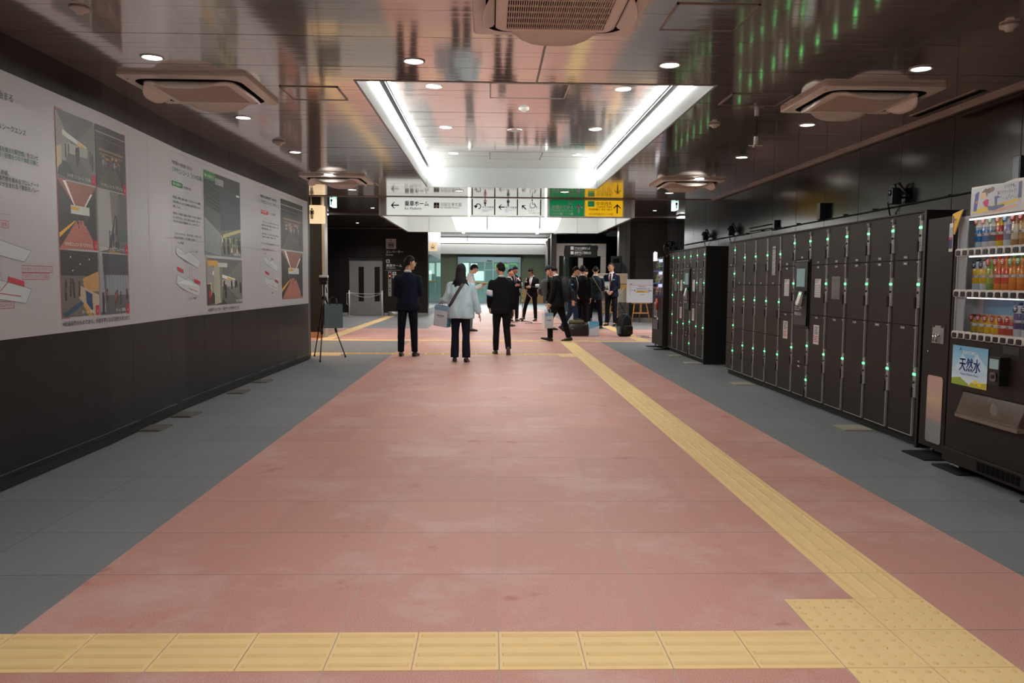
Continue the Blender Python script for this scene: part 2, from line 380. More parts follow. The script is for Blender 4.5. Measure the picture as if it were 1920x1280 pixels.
# ------------------------------------------------------------------ printed pictures
class Img:
    """small raster drawn with shapes; 0..1 coordinates, origin top-left"""
    K = 1.0
    def __init__(s, w, h, c): w, h = int(w * Img.K), int(h * Img.K); s.w, s.h = w, h; s.a = np.tile(np.array(c, float), (h, w, 1)); s.X, s.Y = np.meshgrid((np.arange(w) + .5) / w, (np.arange(h) + .5) / h)
    def rect(s, x0, y0, x1, y1, c): s.a[(s.X >= x0) & (s.X < x1) & (s.Y >= y0) & (s.Y < y1)] = c
    def poly(s, pts, c, k=1.0):
        ins = np.zeros(s.X.shape, bool); n = len(pts)
        for i in range(n):
            x0, y0 = pts[i]; x1, y1 = pts[(i + 1) % n]
            if y0 == y1: continue
            cr = (s.Y >= min(y0, y1)) & (s.Y < max(y0, y1)) & (s.X < (x1 - x0) * (s.Y - y0) / (y1 - y0) + x0)
            ins ^= cr
        s.a[ins] = s.a[ins] * (1 - k) + np.array(c, float) * k
    def circ(s, x, y, r, c, asp=1.0): s.a[((s.X - x) ** 2 + ((s.Y - y) * asp) ** 2) < r * r] = c
    def line(s, x0, y0, x1, y1, w, c):
        dx, dy = x1 - x0, y1 - y0; L = math.hypot(dx, dy) or 1; nx, ny = -dy / L * w / 2, dx / L * w / 2
        s.poly([(x0 + nx, y0 + ny), (x1 + nx, y1 + ny), (x1 - nx, y1 - ny), (x0 - nx, y0 - ny)], c)
    def grad(s, c0, c1):
        t = s.Y[..., None]; s.a = np.array(c0, float) * (1 - t) + np.array(c1, float) * t
    def person(s, x, y, h, c):
        s.rect(x - h * .11, y - h * .85, x + h * .11, y - h * .4, c); s.rect(x - h * .09, y - h * .45, x + h * .09, y, [v * .6 for v in c]); s.circ(x, y - h * .92, h * .09, (60, 45, 40))
    def grain(s, k, seed=1): s.a = np.clip(s.a + np.random.RandomState(seed).normal(0, k, (s.h, s.w, 1)), 0, 255)
    def blocks(s, x0, y0, x1, y1, cols, nx, ny, seed=1):
        r = random.Random(seed)
        for i in range(nx):
            for j in range(ny):
                if r.random() < .8: s.rect(x0 + (x1 - x0) * i / nx, y0 + (y1 - y0) * j / ny, x0 + (x1 - x0) * (i + .9) / nx, y0 + (y1 - y0) * (j + .9) / ny, r.choice(cols))
    def obj(s, name, x0, x1, z0, z1, y, parent=None, mat='print', warp=None):
        w, h = s.w, s.h
        xs = np.linspace(x0, x1, w + 1); zs = np.linspace(z1, z0, h + 1)
        vs = [(x, y, z) for z in zs for x in xs]
        if warp: vs = [warp(v) for v in vs]
        fs = [((j + 1) * (w + 1) + i, (j + 1) * (w + 1) + i + 1, j * (w + 1) + i + 1, j * (w + 1) + i) for j in range(h) for i in range(w)]
        me = bpy.data.meshes.new(name); me.from_pydata(vs, [], fs); me.materials.append(MT[mat])
        at = me.color_attributes.new('Ink', 'FLOAT_COLOR', 'CORNER')
        c = s.a.reshape(-1, 3) / 255.0; c = np.where(c <= .04045, c / 12.92, ((c + .055) / 1.055) ** 2.4)
        c = np.concatenate([c, np.ones((len(c), 1))], 1)
        at.data.foreach_set('color', np.repeat(c, 4, 0).astype(np.float32).ravel())
        o = bpy.data.objects.new(name, me); COL.objects.link(o)
        if parent is not None: o.parent = parent
        return o

# ------------------------------------------------------------------ camera
def setup_camera():
    pt, yw, rl = .0752146, .0271484, .0073787
    fw = V((math.sin(yw) * math.cos(pt), math.cos(yw) * math.cos(pt), -math.sin(pt)))
    rt = V((math.cos(yw), -math.sin(yw), 0)); up = rt.cross(fw)
    r2 = rt * math.cos(rl) + up * math.sin(rl); u2 = up * math.cos(rl) - rt * math.sin(rl)
    cd = bpy.data.cameras.new('camera'); cd.sensor_fit = 'HORIZONTAL'; cd.sensor_width = 36; cd.lens = 1494.08 / 1920 * 36; cd.clip_start = .05; cd.clip_end = 200
    co = bpy.data.objects.new('camera', cd); COL.objects.link(co); S.camera = co
    co.matrix_world = Matrix(((r2.x, u2.x, -fw.x, 0), (r2.y, u2.y, -fw.y, 0), (r2.z, u2.z, -fw.z, 1.32478), (0, 0, 0, 1)))
setup_camera()
S.view_settings.view_transform = 'Standard'; S.view_settings.look = 'None'; S.view_settings.gamma = 1; S.view_settings.use_curve_mapping = False
S.view_settings.exposure = 0.4
S.cycles.max_bounces = 8; S.cycles.diffuse_bounces = 4; S.cycles.glossy_bounces = 4; S.cycles.caustics_reflective = False; S.cycles.caustics_refractive = False
w = bpy.data.worlds.new('world'); S.world = w; w.use_nodes = True
w.node_tree.nodes['Background'].inputs[0].default_value = (.5, .55, .6, 1); w.node_tree.nodes['Background'].inputs[1].default_value = .02
# ================================================================== THE SETTING
ZC = 2.84
# ---- floor: grey stone with the red band, cut into rectangles
XR = [-12, -4.8, -1.766, 2.436, 4.9, 12]
YR = [-9, 17.55, 22.2, 37.5, 56]
mb = MB()
for i in range(5):
    for j in range(4):
        red = (i == 2 and j in (0, 1, 2)) or (j == 1 and i in (1, 3))
        mb.quad((XR[i], YR[j], 0), (XR[i + 1], YR[j], 0), (XR[i + 1], YR[j + 1], 0), (XR[i], YR[j + 1], 0), 1 if red else 0)
struct('floor', mb, ['floor_grey', 'floor_red'], fix=False)

# ---- tactile paving: yellow tiles with raised bars or studs
def tactile(kind, tiles, along='y'):
    """tiles: list of (x,y) lower-left corners of 0.3 m tiles; kind bars/studs"""
    mb = MB()
    for x, y in tiles:
        g = .0022
        mb.box(x + g, x + .3 - g, y + g, y + .3 - g, -.01, .002)
        if kind == 'bars':
            for k in range(4):
                o = .0375 + .075 * k
                if along == 'y': a = (x + o - .013, x + o + .013, y + .012, y + .288)
                else: a = (x + .012, x + .288, y + o - .013, y + o + .013)
                mb.add([(a[0], a[2], .002), (a[1], a[2], .002), (a[1], a[3], .002), (a[0], a[3], .002), (a[0] + .005, a[2] + .005, .0065), (a[1] - .005, a[2] + .005, .0065), (a[1] - .005, a[3] - .005, .0065), (a[0] + .005, a[3] - .005, .0065)],
                       [(4, 5, 6, 7), (0, 1, 5, 4), (1, 2, 6, 5), (2, 3, 7, 6), (3, 0, 4, 7)], 1)
        else:
            for i in range(5):
                for j in range(5):
                    cx, cy = x + .03 + .06 * i, y + .03 + .06 * j
                    r0 = [(cx + .0115 * math.cos(t * PI / 4), cy + .0115 * math.sin(t * PI / 4), .002) for t in range(8)]
                    r1 = [(cx + .007 * math.cos(t * PI / 4), cy + .007 * math.sin(t * PI / 4), .0065) for t in range(8)]
                    mb.add(r0 + r1, [tuple(range(8, 16))] + [(i2, (i2 + 1) % 8, (i2 + 1) % 8 + 8, i2 + 8) for i2 in range(8)], 1)
    o = struct('tactile_paving', mb, ['yellow_tile', 'yellow_bar'])
    return o
tactile('bars', [(1.236 - .3 * (k + 1), 2.629) for k in range(14)], 'x')
tactile('studs', [(1.236 + .3 * i, 2.929 - .3 * j) for i in range(2) for j in range(6)])
tactile('bars', [(1.536, 3.229 + .3 * k) for k in range(36)], 'y')
tactile('bars', [(1.236, 14.03), (1.536, 14.03), (1.236, 14.33), (1.536, 14.33)], 'y')
tactile('bars', [(1.236 - .3 * (k + 1), 14.33) for k in range(13)], 'x')
tactile('bars', [(-3.264 + .3 * i, 14.03 + .3 * j) for i in range(2) for j in range(2)], 'y')
tactile('bars', [(1.536, 14.63 + .3 * k) for k in range(10)], 'y')
tactile('bars', [(1.236 + .3 * k, 17.63) for k in range(3)], 'y')
tactile('bars', [(1.236 - .3 * (k + 1), 17.63) for k in range(14)] + [(2.136 + .3 * k, 17.63) for k in range(3)], 'x')
tactile('bars', [(-3.864 + .3 * i, 17.63) for i in range(3)] + [(3.036 + .3 * i, 17.63) for i in range(4)], 'y')
tactile('bars', [(-3.864, 17.93 + .3 * k) for k in range(40)], 'y')
tactile('bars', [(3.336, 17.93 + .3 * k) for k in range(26)], 'y')

# ---- ceiling of glossy strips with the recessed field
def strips(mb, x0, x1, y0, y1, z, seed):
    r = random.Random(seed)
    nx = max(2, int((x1 - x0) / .35)); ny = round((y1 - y0) / .1); w = (y1 - y0) / ny
    prof = [(.002, .00015), (.008, 0), (.016, 0), (.5, 0), (.984, 0), (.992, 0), (.998, .00015)]
    for k in range(ny):
        t = r.gauss(0, .0012); tw = r.gauss(0, .0003); dz = r.gauss(0, .0003)
        wav = [r.gauss(0, .00022) for _ in range(nx + 1)]
        rows = []
        for (u, d) in prof:
            row = []
            for i in range(nx + 1):
                x = x0 + (x1 - x0) * i / nx
                row.append((x, y0 + (k + u) * w, z + d + dz + (u - .5) * w * t + tw * (i / nx - .5) * 2 + wav[i]))
            rows.append(row)
        vs = [p for row in rows for p in row]; N = nx + 1
        fs = [(a * N + i, a * N + i + 1, (a + 1) * N + i + 1, (a + 1) * N + i) for a in range(len(prof) - 1) for i in range(nx)]
        mb.add(vs, fs, 0, True)
CX0, CX1 = -1.03, 1.715
mb = MB()
FIELDS = [(-4.2, 2.6), (6.23, 13.05)]
segs = [(-9, -4.2), (2.6, 6.23), (13.05, 14.63)]
for i, (a, b) in enumerate(segs): strips(mb, -3.4 if b < 14 else -6.0, 4.1, a, b, ZC, i)
for i, (a, b) in enumerate(FIELDS):
    strips(mb, -3.4, CX0, a, b, ZC, 10 + i); strips(mb, CX1, 4.1, a, b, ZC, 20 + i)
    strips(mb, CX0 + .055, CX1 - .055, a, b - .01, 3.15, 30 + i)
mb.box(-6, 4.4, -9, 14.62, 3.3, 3.34, 1)
struct('ceiling', mb, ['ceiling', 'dark_void'], fix=False)
# white upstands of the recess and the dark reveal line along the inner field
for a, b in FIELDS:
    mb = MB()
    t = .02
    mb.box(CX0 - t, CX0, a, b, ZC - .004, 3.28); mb.box(CX1, CX1 + t, a, b, ZC - .004, 3.28)
    mb.box(CX0 - t, CX1 + t, b, b + t, ZC - .004, 3.28); mb.box(CX0 - t, CX1 + t, a - t, a, ZC - .004, 3.28)
    struct('trim_1', mb, 'upstand')
    mb = MB()
    mb.box(CX0 + .05, CX0 + .058, a + .01, b - .02, 3.135, 3.165); mb.box(CX1 - .058, CX1 - .05, a + .01, b - .02, 3.135, 3.165)
    struct('trim_2', mb, 'steel_dark')
k = 0
for (a, b) in FIELDS[1:] + FIELDS[:1]:
    for s, x in ((1, CX0), (-1, CX1)):
        mb = MB()
        mb.prism_z([(x, a + .02), (x + s * .012, a + .02), (x + s * .012, b - .02), (x, b - .02)], 3.0, 3.11)
        o = mb.build('cove_light', 'cove_strip')
        side = 'left' if s > 0 else 'right'
        tag(o, f'long bright light strip on the {side} upstand of the ceiling recess ahead' if a > 0 else f'long light strip on the {side} upstand of the recess overhead', 'ceiling light', 'light strips of the ceiling recess')
# joint in the ceiling and shadow-gap trim along the walls
mb = MB(); mb.box(.335, .35, 4.98, 6.21, ZC - .004, ZC + .001); struct('trim_3', mb, 'steel_dark')
mb = MB(); mb.box(4.02, 4.06, -9, 14.63, ZC - .03, ZC + .002); struct('trim_4', mb, 'trim_light')
mb = MB(); mb.box(-6, 4.4, 14.6, 14.66, ZC - .012, 3.34); struct('trim_5', mb, 'trim_light')

# ---- left hoarding wall (bends slightly) and right wall
WY = [-9, 6.4, 8.2, 9.6, 13.3, 13.6]; WX = [-3.03, -3.03, -3.11, -3.10, -3.02, -3.06]
def XW(y): return float(np.interp(y, WY, WX))
mb = MB()
plan = [(XW(y), y) for y in WY] + [(-3.3, 13.6), (-3.3, -9)]
mb.prism_z(plan[::-1], .055, 2.86)
struct('wall_left', mb, 'wall_left')
mb = MB()
mb.prism_z([(x + .006, y) for x, y in plan[:6]][::-1] + [(-3.3, -9), (-3.3, 13.85)][0:0] + [(x - .05, y) for x, y in plan[:6]], .005, .062)
struct('baseboard_left', mb, 'black_matte')
mb = MB()
for y0 in np.arange(-8.9, 12.6, .93): mb.box(XW(y0 + .4) - .02, XW(y0 + .4) + .0085, y0, y0 + .92, .1, .104)
mb.box(-3.3, -3.055, 13.6, 13.615, .0, 2.86)
struct('trim_6', mb, 'steel_dark')
mb = MB(); mb.box(4.06, 4.3, -9, 16.75, 0, 3.34); struct('wall_right', mb, 'wall_right')
mb = MB(); mb.box(-3.3, 4.3, -9.2, -9, 0, 3.34); struct('wall_back', mb, 'wall_far')

# ---- beyond the ceiling edge: the hall with the lift
mb = MB(); mb.box(-12, 12, 14.66, 30.6, 3.34, 3.4); mb.box(-12, 12, 30.3, 30.6, 3.26, 3.34)
struct('ceiling_2', mb, 'ceiling_dark')
mb = MB(); mb.box(-12, 12, 24.6, 24.68, 3.31, 3.345); mb.box(-12, 12, 30.27, 30.3, 3.255, 3.275); struct('trim_7', mb, 'trim_light')
mb = MB()
for x0, x1, z0, z1 in ((-12, -5.40, 0, 3.34), (-5.40, -4.07, 2.17, 3.34), (-4.07, -2.39, 0, 3.34)): mb.box(x0, x1, 30.5, 30.7, z0, z1)
struct('wall_far_left', mb, 'wall_far')
mb = MB(); mb.box(-12, -5.42, 30.47, 30.5, 0, .1); mb.box(-4.05, -2.37, 30.47, 30.5, 0, .1); struct('baseboard_far', mb, 'grey_frame')
mb = MB(); mb.box(-2.41, -2.38, 30.7, 38, 0, 3.6); struct('wall_passage_left', mb, 'steel_dark')
mb = MB(); mb.box(-2.377, -2.37, 30.8, 37.8, .25, 2.3); mb.box(-2.377, -2.36, 30.8, 37.8, 2.3, 2.33); struct('window_1', mb, 'glass_teal')
mb = MB(); mb.box(-6.5, 6.5, 50, 50.2, 0, 3.1); mb.box(-6.5, -3.4, 38, 38.2, 0, 4.0); struct('wall_far', mb, 'olive')
mb = MB(); mb.box(-6.5, 3.36, 48.9, 50, 2.98, 3.57); struct('wall_far_beam', mb, 'fascia')
mb = MB(); mb.box(-6.5, 6.5, 30.6, 56, 4.05, 4.1); struct('ceiling_3', mb, 'fascia')
mb = MB(); mb.box(-6.5, 6.5, 53.5, 53.6, 3.0, 4.1); struct('wall_far_upper', mb, 'fascia')
mb = MB()
for y in np.arange(36, 50, .5): mb.tube([(3.36, y, .05), (3.36, y, 3.75)], .07, 6)
mb.box(3.36, 3.5, 35.8, 50, 0, 3.9); struct('wall_passage_right', mb, 'pillar_metal')
mb = MB(); mb.box(2.55, 2.78, 33.9, 34.2, 0, 3.34); struct('pillar_1', mb, 'steel_dark')
mb = MB(); mb.box(2.78, 4.9, 33.95, 34.15, 2.42, 2.95); mb.box(4.68, 4.9, 33.95, 34.15, 0, 2.42); mb.box(2.78, 2.9, 33.95, 34.15, 0, 2.42); mb.box(3.72, 3.92, 33.97, 34.12, 0, 2.42); mb.box(2.78, 4.9, 33.95, 34.15, 2.95, 3.34, 1)
struct('door_1', mb, ['grey_frame', 'dark_void'], .01)
mb = MB(); mb.box(2.9, 3.72, 34.02, 34.04, 0.03, 2.42); mb.box(3.92, 4.68, 34.02, 34.04, .03, 2.42); struct('window_2', mb, 'glass_teal')
mb = MB(); mb.box(2.6, 3.75, 36.6, 36.7, 0, 3.3); struct('wall_behind_door', mb, 'olive')
mb = MB(); mb.box(3.75, 9, 36.4, 36.5, 0, 3.4); struct('wall_dark_recess', mb, 'dark_void')  # black sheet painted for the darkness inside the opening
mb = MB(); mb.box(4.36, 4.74, 27.2, 27.6, 0, 3.34); struct('pillar_2', mb, 'pillar_metal')
mb = MB(); mb.box(4.74, 12, 27.5, 27.7, 0, 3.34); struct('wall_far_right', mb, 'wall_far_lit')
mb = MB(); mb.box(4.34, 12, 27.44, 27.5, 0, .1); struct('baseboard_right', mb, 'grey_frame')
mb = MB(); mb.box(6.05, 6.65, 27.3, 27.5, 0, 3.34); struct('pillar_3', mb, 'pillar_metal')
mb = MB(); mb.box(-12, -11.8, 14, 30.5, 0, 3.34); mb.box(11.8, 12, 14, 27.5, 0, 3.34); struct('wall_outer', mb, 'wall_far')
# toilet entrance on the left: dark pier with metal end, tan plinth
mb = MB(); mb.box(-4.9, -3.86, 18.45, 18.75, .13, 3.34); struct('wall_toilet', mb, 'black_matte')
mb = MB(); mb.box(-4.9, -3.86, 18.44, 18.76, 0, .13); struct('baseboard_toilet', mb, 'tan_base')
mb = MB(); mb.box(-3.86, -3.8, 18.43, 18.77, 0, 3.34); struct('trim_8', mb, 'steel')
mb = MB(); mb.box(-6, -3.3, 13.6, 13.8, 0, 3.34); mb.box(-6.1, -6, 13.6, 18.6, 0, 3.34); mb.box(-6.1, -4.9, 18.5, 18.7, 0, 3.34); struct('wall_toilet_corridor', mb, 'tan_base')

# ---- hanging drum behind the direction sign: open white box lit from inside
mb = MB()
bx0, bx1, by0, by1, bz = -2.05, 2.64, 14.72, 19.6, 2.505
for a in ((bx0, bx1, by0, by0 + .12), (bx0, bx1, by1 - .1, by1), (bx0, bx0 + .05, by0, by1), (bx1 - .05, bx1, by0, by1)): mb.box(*a, bz, 3.34)
mb.box(bx0, bx1, by0, by1, 3.30, 3.345)
struct('trim_9', mb, 'white_gloss')
mb = MB()
for x in (-1.5, 2.1): mb.box(x - .004, x + .004, by1 - .108, by1 - .1, bz, 3.3)
mb.box(bx1 - .06, bx1 - .05, 16.6, 16.62, bz, 3.3)
struct('trim_10', mb, 'grey_frame')

# ================================================================== LAMPS
def downlight(x, y, z, label, watt, r=.062, group='round downlights of the concourse ceiling', name='ceiling_downlight', spot=1.9):
    t = thing(name, label, 'downlight', (x, y, z), 0, group)
    if not hasattr(downlight, 'me'):
        a = MB(); a.lathe([(.078, .004), (.078, -.004), (.070, -.006), (.062, -.002), (.060, .006)], n=24)
        b = MB(); b.lathe([(.0001, -.0015), (.061, -.0015), (.061, .004), (.0001, .004)], n=24)
        downlight.me = (a.mesh('trim_ring', ['white_paint']), b.mesh('lens', ['downlight_lens']))
    for nm, me in zip(('trim_ring', 'lens'), downlight.me):
        o = bpy.data.objects.new(nm, me); COL.objects.link(o); o.parent = t; o.scale = (r / .062,) * 3
    if watt:
        L = bpy.data.lights.new('lamp', 'SPOT'); L.energy = watt; L.spot_size = spot; L.spot_blend = .8; L.shadow_soft_size = .05; L.color = (1, .93, .88)
        lo = bpy.data.objects.new('lamp', L); COL.objects.link(lo); lo.parent = t; lo.location = (0, 0, -.012)
    return t
ROWS = [(-2.33, 'row beside the left wall'), (-.54, 'row left of centre'), (1.24, 'row right of centre'), (3.02, 'row above the lockers')]
ORD = ['first', 'second', 'third', 'fourth', 'fifth', 'sixth', 'seventh']
YS = [5.66, 7.68, 9.68, 11.62, 13.58]
DW = 18
for xi, (x, rn) in enumerate(ROWS):
    vis = 0
    for y in [-6.4, -4.4, -2.4, -.4, 1.6, 3.65] + YS:
        inner = x in (-.54, 1.24)
        z = ZC
        if inner and (6.3 < y < 13 or -4.1 < y < 2.5): z = 3.15
        lab = f'lit round ceiling downlight, {ORD[YS.index(y)]} visible in the {rn}' if y in YS else f'lit round downlight overhead in the {rn}'
        downlight(x, y, z - .002, lab, DW * (2.0 if y < 4 and abs(x - .35) < 1 else 1))
FAR = [(-4.6, 17.2, 60, 'left'), (-3.0, 19.0, 120, 'left'), (-3.3, 22.5, 150, 'left'), (-3.0, 26.2, 190, 'left'), (-4.7, 28.4, 190, 'left'), (4.4, 18.5, 90, 'right'), (4.6, 22.5, 240, 'right'), (3.7, 26.0, 120, 'right'), (5.5, 23.0, 240, 'right'), (3.6, 29.4, 200, 'right'), (-.4, 22.5, 120, 'middle'), (1.6, 22.5, 120, 'middle'), (-.4, 26.5, 120, 'middle'), (1.6, 26.5, 120, 'middle')]  # some are added to brighten the lift, plan board and right doorway
cnt = {}
for x, y, wt, sd in FAR:
    cnt[sd] = cnt.get(sd, -1) + 1
    downlight(x, y, 3.335, f'small lit downlight in the dark far ceiling, {ORD[cnt[sd]]} from the camera on the {sd} side', wt, .05, 'downlights of the far hall', spot=2.6)
downlight(3.85, 32.0, 4.048, 'downlight added on the passage ceiling to brighten the far right doorway', 260, .06, 'downlights of the far hall', spot=2.6)  # extra lamp added to brighten the doorway frame
# luminous lampshade inside the drum
t = thing('pendant_lamp', 'large white luminous panel lamp hanging behind the direction sign', 'lamp', (.33, 17.6, 0))
mb = MB()
zt, zb = 2.80, 2.45
for x0, x1, s0, s1 in ((-1.20, -.42, .11, 0), (-.40, .70, 0, 0), (.72, 1.20, 0, .11)):
    mb.add([(x0, -.5, zt), (x1, -.5, zt), (x1, .5, zt), (x0, .5, zt), (x0 + s0, -.42, zb), (x1 - s1, -.42, zb), (x1 - s1, .42, zb), (x0 + s0, .42, zb)], [(0, 1, 5, 4), (1, 2, 6, 5), (2, 3, 7, 6), (3, 0, 4, 7), (4, 5, 6, 7), (0, 3, 2, 1)])
mb.build('shade', 'lamp_panel', t)
mb = MB()
for x in (-.41, .71): mb.box(x - .01, x + .01, -.49, .49, zb + .01, zt + .02)
for x in (-1.0, 1.0): mb.tube([(x, 0, zt), (x, 0, 3.31)], .008, 6)
mb.build('frame', 'black_matte', t)
# linear lights
def tube_light(label, loc, L, along, group, w=.06, mat='tube_white'):
    t = thing('linear_light', label, 'ceiling light', loc, 0, group)
    a = MB(); a.box(-L / 2, L / 2, -w / 2, w / 2, -.04, -.005) if along == 'x' else a.box(-w / 2, w / 2, -L / 2, L / 2, -.04, -.005); a.build('tube', mat, t)
    a = MB(); a.box(-L / 2 - .02, L / 2 + .02, -w / 2 - .02, w / 2 + .02, -.012, 0) if along == 'x' else a.box(-w / 2 - .02, w / 2 + .02, -L / 2 - .02, L / 2 + .02, -.012, 0); a.build('housing', 'white_paint', t)
    return t
tube_light('white tube light on the far ceiling above the left metal post', (-5.05, 24, 3.308), .35, 'x', None, .5)
tube_light('white tube light on the far ceiling right of the direction sign', (5.9, 24, 3.308), .55, 'x', None, .5)
tube_light('left of two slanting tube lights on the passage ceiling', (-1.55, 43, 4.05), 5, 'y', 'passage ceiling tube lights', .14)
tube_light('right of two slanting tube lights on the passage ceiling', (2.6, 43, 4.05), 5, 'y', 'passage ceiling tube lights', .14)
t = thing('light_bar', 'long bright white light bar above the grey beam at the far end', 'light', (-.1, 48.6, 3.62))
mb = MB(); mb.box(-3.75, 3.75, -.05, .05, 0, .30); mb.build('diffuser', 'bar_white', t)
mb = MB(); mb.box(-3.8, 3.8, -.06, .06, .30, .33); mb.box(-1.36, -1.30, -.09, -.05, .08, .44); mb.build('rail', 'grey_frame', t)
# unseen area lights without fittings: toilet corridor, passage and drum
def area(name, loc, sx, sy, watt, col=(1, 1, 1), rot=(0, 0, 0)):
    L = bpy.data.lights.new(name, 'AREA'); L.shape = 'RECTANGLE'; L.size = sx; L.size_y = sy; L.energy = watt; L.color = col
    o = bpy.data.objects.new(name, L); COL.objects.link(o); o.location = loc; o.rotation_euler = rot; return o
area('corridor_lamp', (-4.7, 16.3, 3.3), 1.2, 1.2, 60, (1, .72, .42))
area('passage_lamp', (0, 41, 4.0), 4, 8, 900, (.95, 1, .97))
area('drum_lamp', (.33, 17.1, 3.28), 3.6, 3.6, 60, (.95, 1, .99))
# ================================================================== CEILING FITTINGS
def rsq(hw, hd, r, n=5):
    """rounded rectangle outline"""
    pts = []
    for cx, cy, a0 in ((hw - r, hd - r, 0), (-hw + r, hd - r, PI / 2), (-hw + r, -hd + r, PI), (hw - r, -hd + r, 1.5 * PI)):
        for k in range(n + 1): a = a0 + PI / 2 * k / n; pts.append((cx + r * math.cos(a), cy + r * math.sin(a)))
    return pts
def make_ac():
    t = thing('ceiling_air_conditioner', '', 'air conditioner')
    mb = MB()
    o = rsq(.475, .475, .03); i_ = rsq(.40, .40, .12)
    n = len(o)
    mb.loft([[(x, y, 0) for x, y in o], [(x, y, -.022) for x, y in o], [(x * .985, y * .985, -.03) for x, y in o], [(x, y, -.034) for x, y in i_]], 0, False, False)
    p = mb.build('panel', 'ac_shell', t, fix=True)
    mb = MB(); mb.loft([[(x, y, -.034) for x, y in i_], [(x * .99, y * .99, -.012) for x, y in i_], [(x * .5, y * .5, -.011) for x, y in i_]], 0, False, True); mb.build('air_slot', 'dark_void', t)
    b0 = rsq(.345, .345, .07); b1 = rsq(.33, .33, .06); g0 = rsq(.285, .285, .02)
    mb = MB(); mb.loft([[(x, y, -.012) for x, y in b0], [(x, y, -.044) for x, y in b0], [(x, y, -.052) for x, y in b1], [(x, y, -.052) for x, y in g0], [(x, y, -.046) for x, y in g0]], 0, False, False); mb.build('centre_panel', 'ac_shell', t)
    mb = MB()
    mb.box(-.284, .284, -.284, .284, -.040, -.036, 1)
    N = 46
    for k in range(N + 1):
        x = -.282 + .564 * k / N; mb.box(x - .0028, x + .0028, -.284, .284, -.051, -.041)
    for k in range(7):
        y = -.284 + .568 * k / 6; mb.box(-.284, .284, y - .004, y + .004, -.0525, -.045)
    mb.build('intake_grille', ['ac_grille', 'dark_void'], t)
    for k in range(4):
        mb = MB(); pts = []
        rows = []
        for u in range(9):
            f = u / 8 * 2 - 1; x = f * .25
            d = .072 * (1 - abs(f) ** 3) + .012
            row = []
            for q in range(5):
                e = q / 4; row.append((x, -.355 - d * e * .8, -.036 - d * (.25 * e + .55 * e * e)))
            rows.append(row)
        vs = [p for r in rows for p in r]; vs2 = [(a, b + .004, c - .005) for a, b, c in vs]
        fs = [(a * 5 + q, a * 5 + q + 1, (a + 1) * 5 + q + 1, (a + 1) * 5 + q) for a in range(8) for q in range(4)]
        m_ = len(vs)
        edge = [i for i in range(5)] + [a * 5 + 4 for a in range(1, 9)] + [40 + q for q in (3, 2, 1, 0)] + [a * 5 for a in range(7, 0, -1)]
        mb.add(vs + vs2, fs + [tuple(i + m_ for i in reversed(f)) for f in fs] + [(edge[i], edge[(i + 1) % len(edge)], edge[(i + 1) % len(edge)] + m_, edge[i] + m_) for i in range(len(edge))], 0, True)
        o = mb.build('louver', 'ac_shell', t); o.rotation_euler = (0, 0, k * PI / 2)
    mb = MB(); mb.box(-.43, -.415, -.39, -.36, -.0325, -.031); mb.build('badge', 'ink_grey', t)
    return t
ac = make_ac()
for i, (x, y, lab) in enumerate([(.365, 4.47, 'square ceiling air conditioner overhead in the middle of the aisle'), (-2.29, 6.52, 'square ceiling air conditioner above the near end of the white banner'), (2.99, 6.56, 'square ceiling air conditioner above the near vending machine'),
                                 (-2.30, 12.15, 'small looking square air conditioner beside the lit toilet sign'), (2.95, 12.15, 'square air conditioner on the ceiling above the far locker bank')]):
    o = ac if i == 0 else copy_tree(ac)
    o.location = (x, y, ZC); tag(o, lab, 'air conditioner', 'ceiling cassette air conditioners')
def hatch(x0, x1, y0, y1, z, label):
    t = thing('ceiling_hatch', label, 'access hatch', ((x0 + x1) / 2, (y0 + y1) / 2, z), 0, 'ceiling access hatches')
    a, b = (x1 - x0) / 2, (y1 - y0) / 2; w = .014
    mb = MB(); mb.box(-a, a, -b, -b + w, -.006, 0); mb.box(-a, a, b - w, b, -.006, 0); mb.box(-a, -a + w, -b, b, -.006, 0); mb.box(a - w, a, -b, b, -.006, 0); mb.build('frame', 'trim_light', t)
    mb = MB(); mb.box(-a + w, a - w, -b + w, b - w, -.003, 0); mb.build('lid', 'ceiling', t)
hatch(1.005, 1.465, 4.43, 4.89, ZC, 'square ceiling hatch right of the middle air conditioner')
hatch(-1.67, -1.21, 6.43, 6.89, ZC, 'square ceiling hatch left of the bright ceiling recess, near end')
hatch(1.93, 2.44, 6.47, 6.89, ZC, 'faint ceiling hatch left of the air conditioner above the lockers')
hatch(-2.25, -1.80, 12.55, 12.95, ZC, 'narrow ceiling hatch by the far left air conditioner')
hatch(-.02, .73, 7.51, 8.11, 3.15, 'grey hatch in the recessed ceiling, nearest the camera')
hatch(-.03, .73, 11.42, 12.11, 3.15, 'grey hatch in the recessed ceiling, at its far end')
def detector(x, y, z, label, big=False):
    mb = MB(); k = 1.25 if big else 1
    mb.lathe([(.0001, -.038 * k), (.022 * k, -.036 * k), (.03 * k, -.022 * k), (.052 * k, -.016 * k), (.056 * k, 0), (.0001, 0)], n=20)
    o = mb.build('smoke_detector', 'white_plastic'); o.location = (x, y, z); tag(o, label, 'smoke detector', 'ceiling smoke detectors')
detector(-2.32, 4.67, ZC, 'small round detector on the ceiling at top left corner')
detector(3.02, 4.7, ZC, 'small round detector on the ceiling at top right corner')
detector(-2.336, 8.96, ZC, 'white smoke detector above the middle of the banner', True)
detector(2.13, 7.7, ZC, 'tiny round detector near the hanging camera', False)
detector(.34, 8.58, 3.15, 'round detector between the two hatches of the recess')
mb = MB(); mb.lathe([(.0001, -.006), (.085, -.006), (.09, 0), (.0001, 0)], n=28)
o = mb.build('ceiling_speaker', 'ceiling'); o.location = (.28, 9.8, 3.148); tag(o, 'flat round speaker grille in the middle of the ceiling recess', 'speaker')
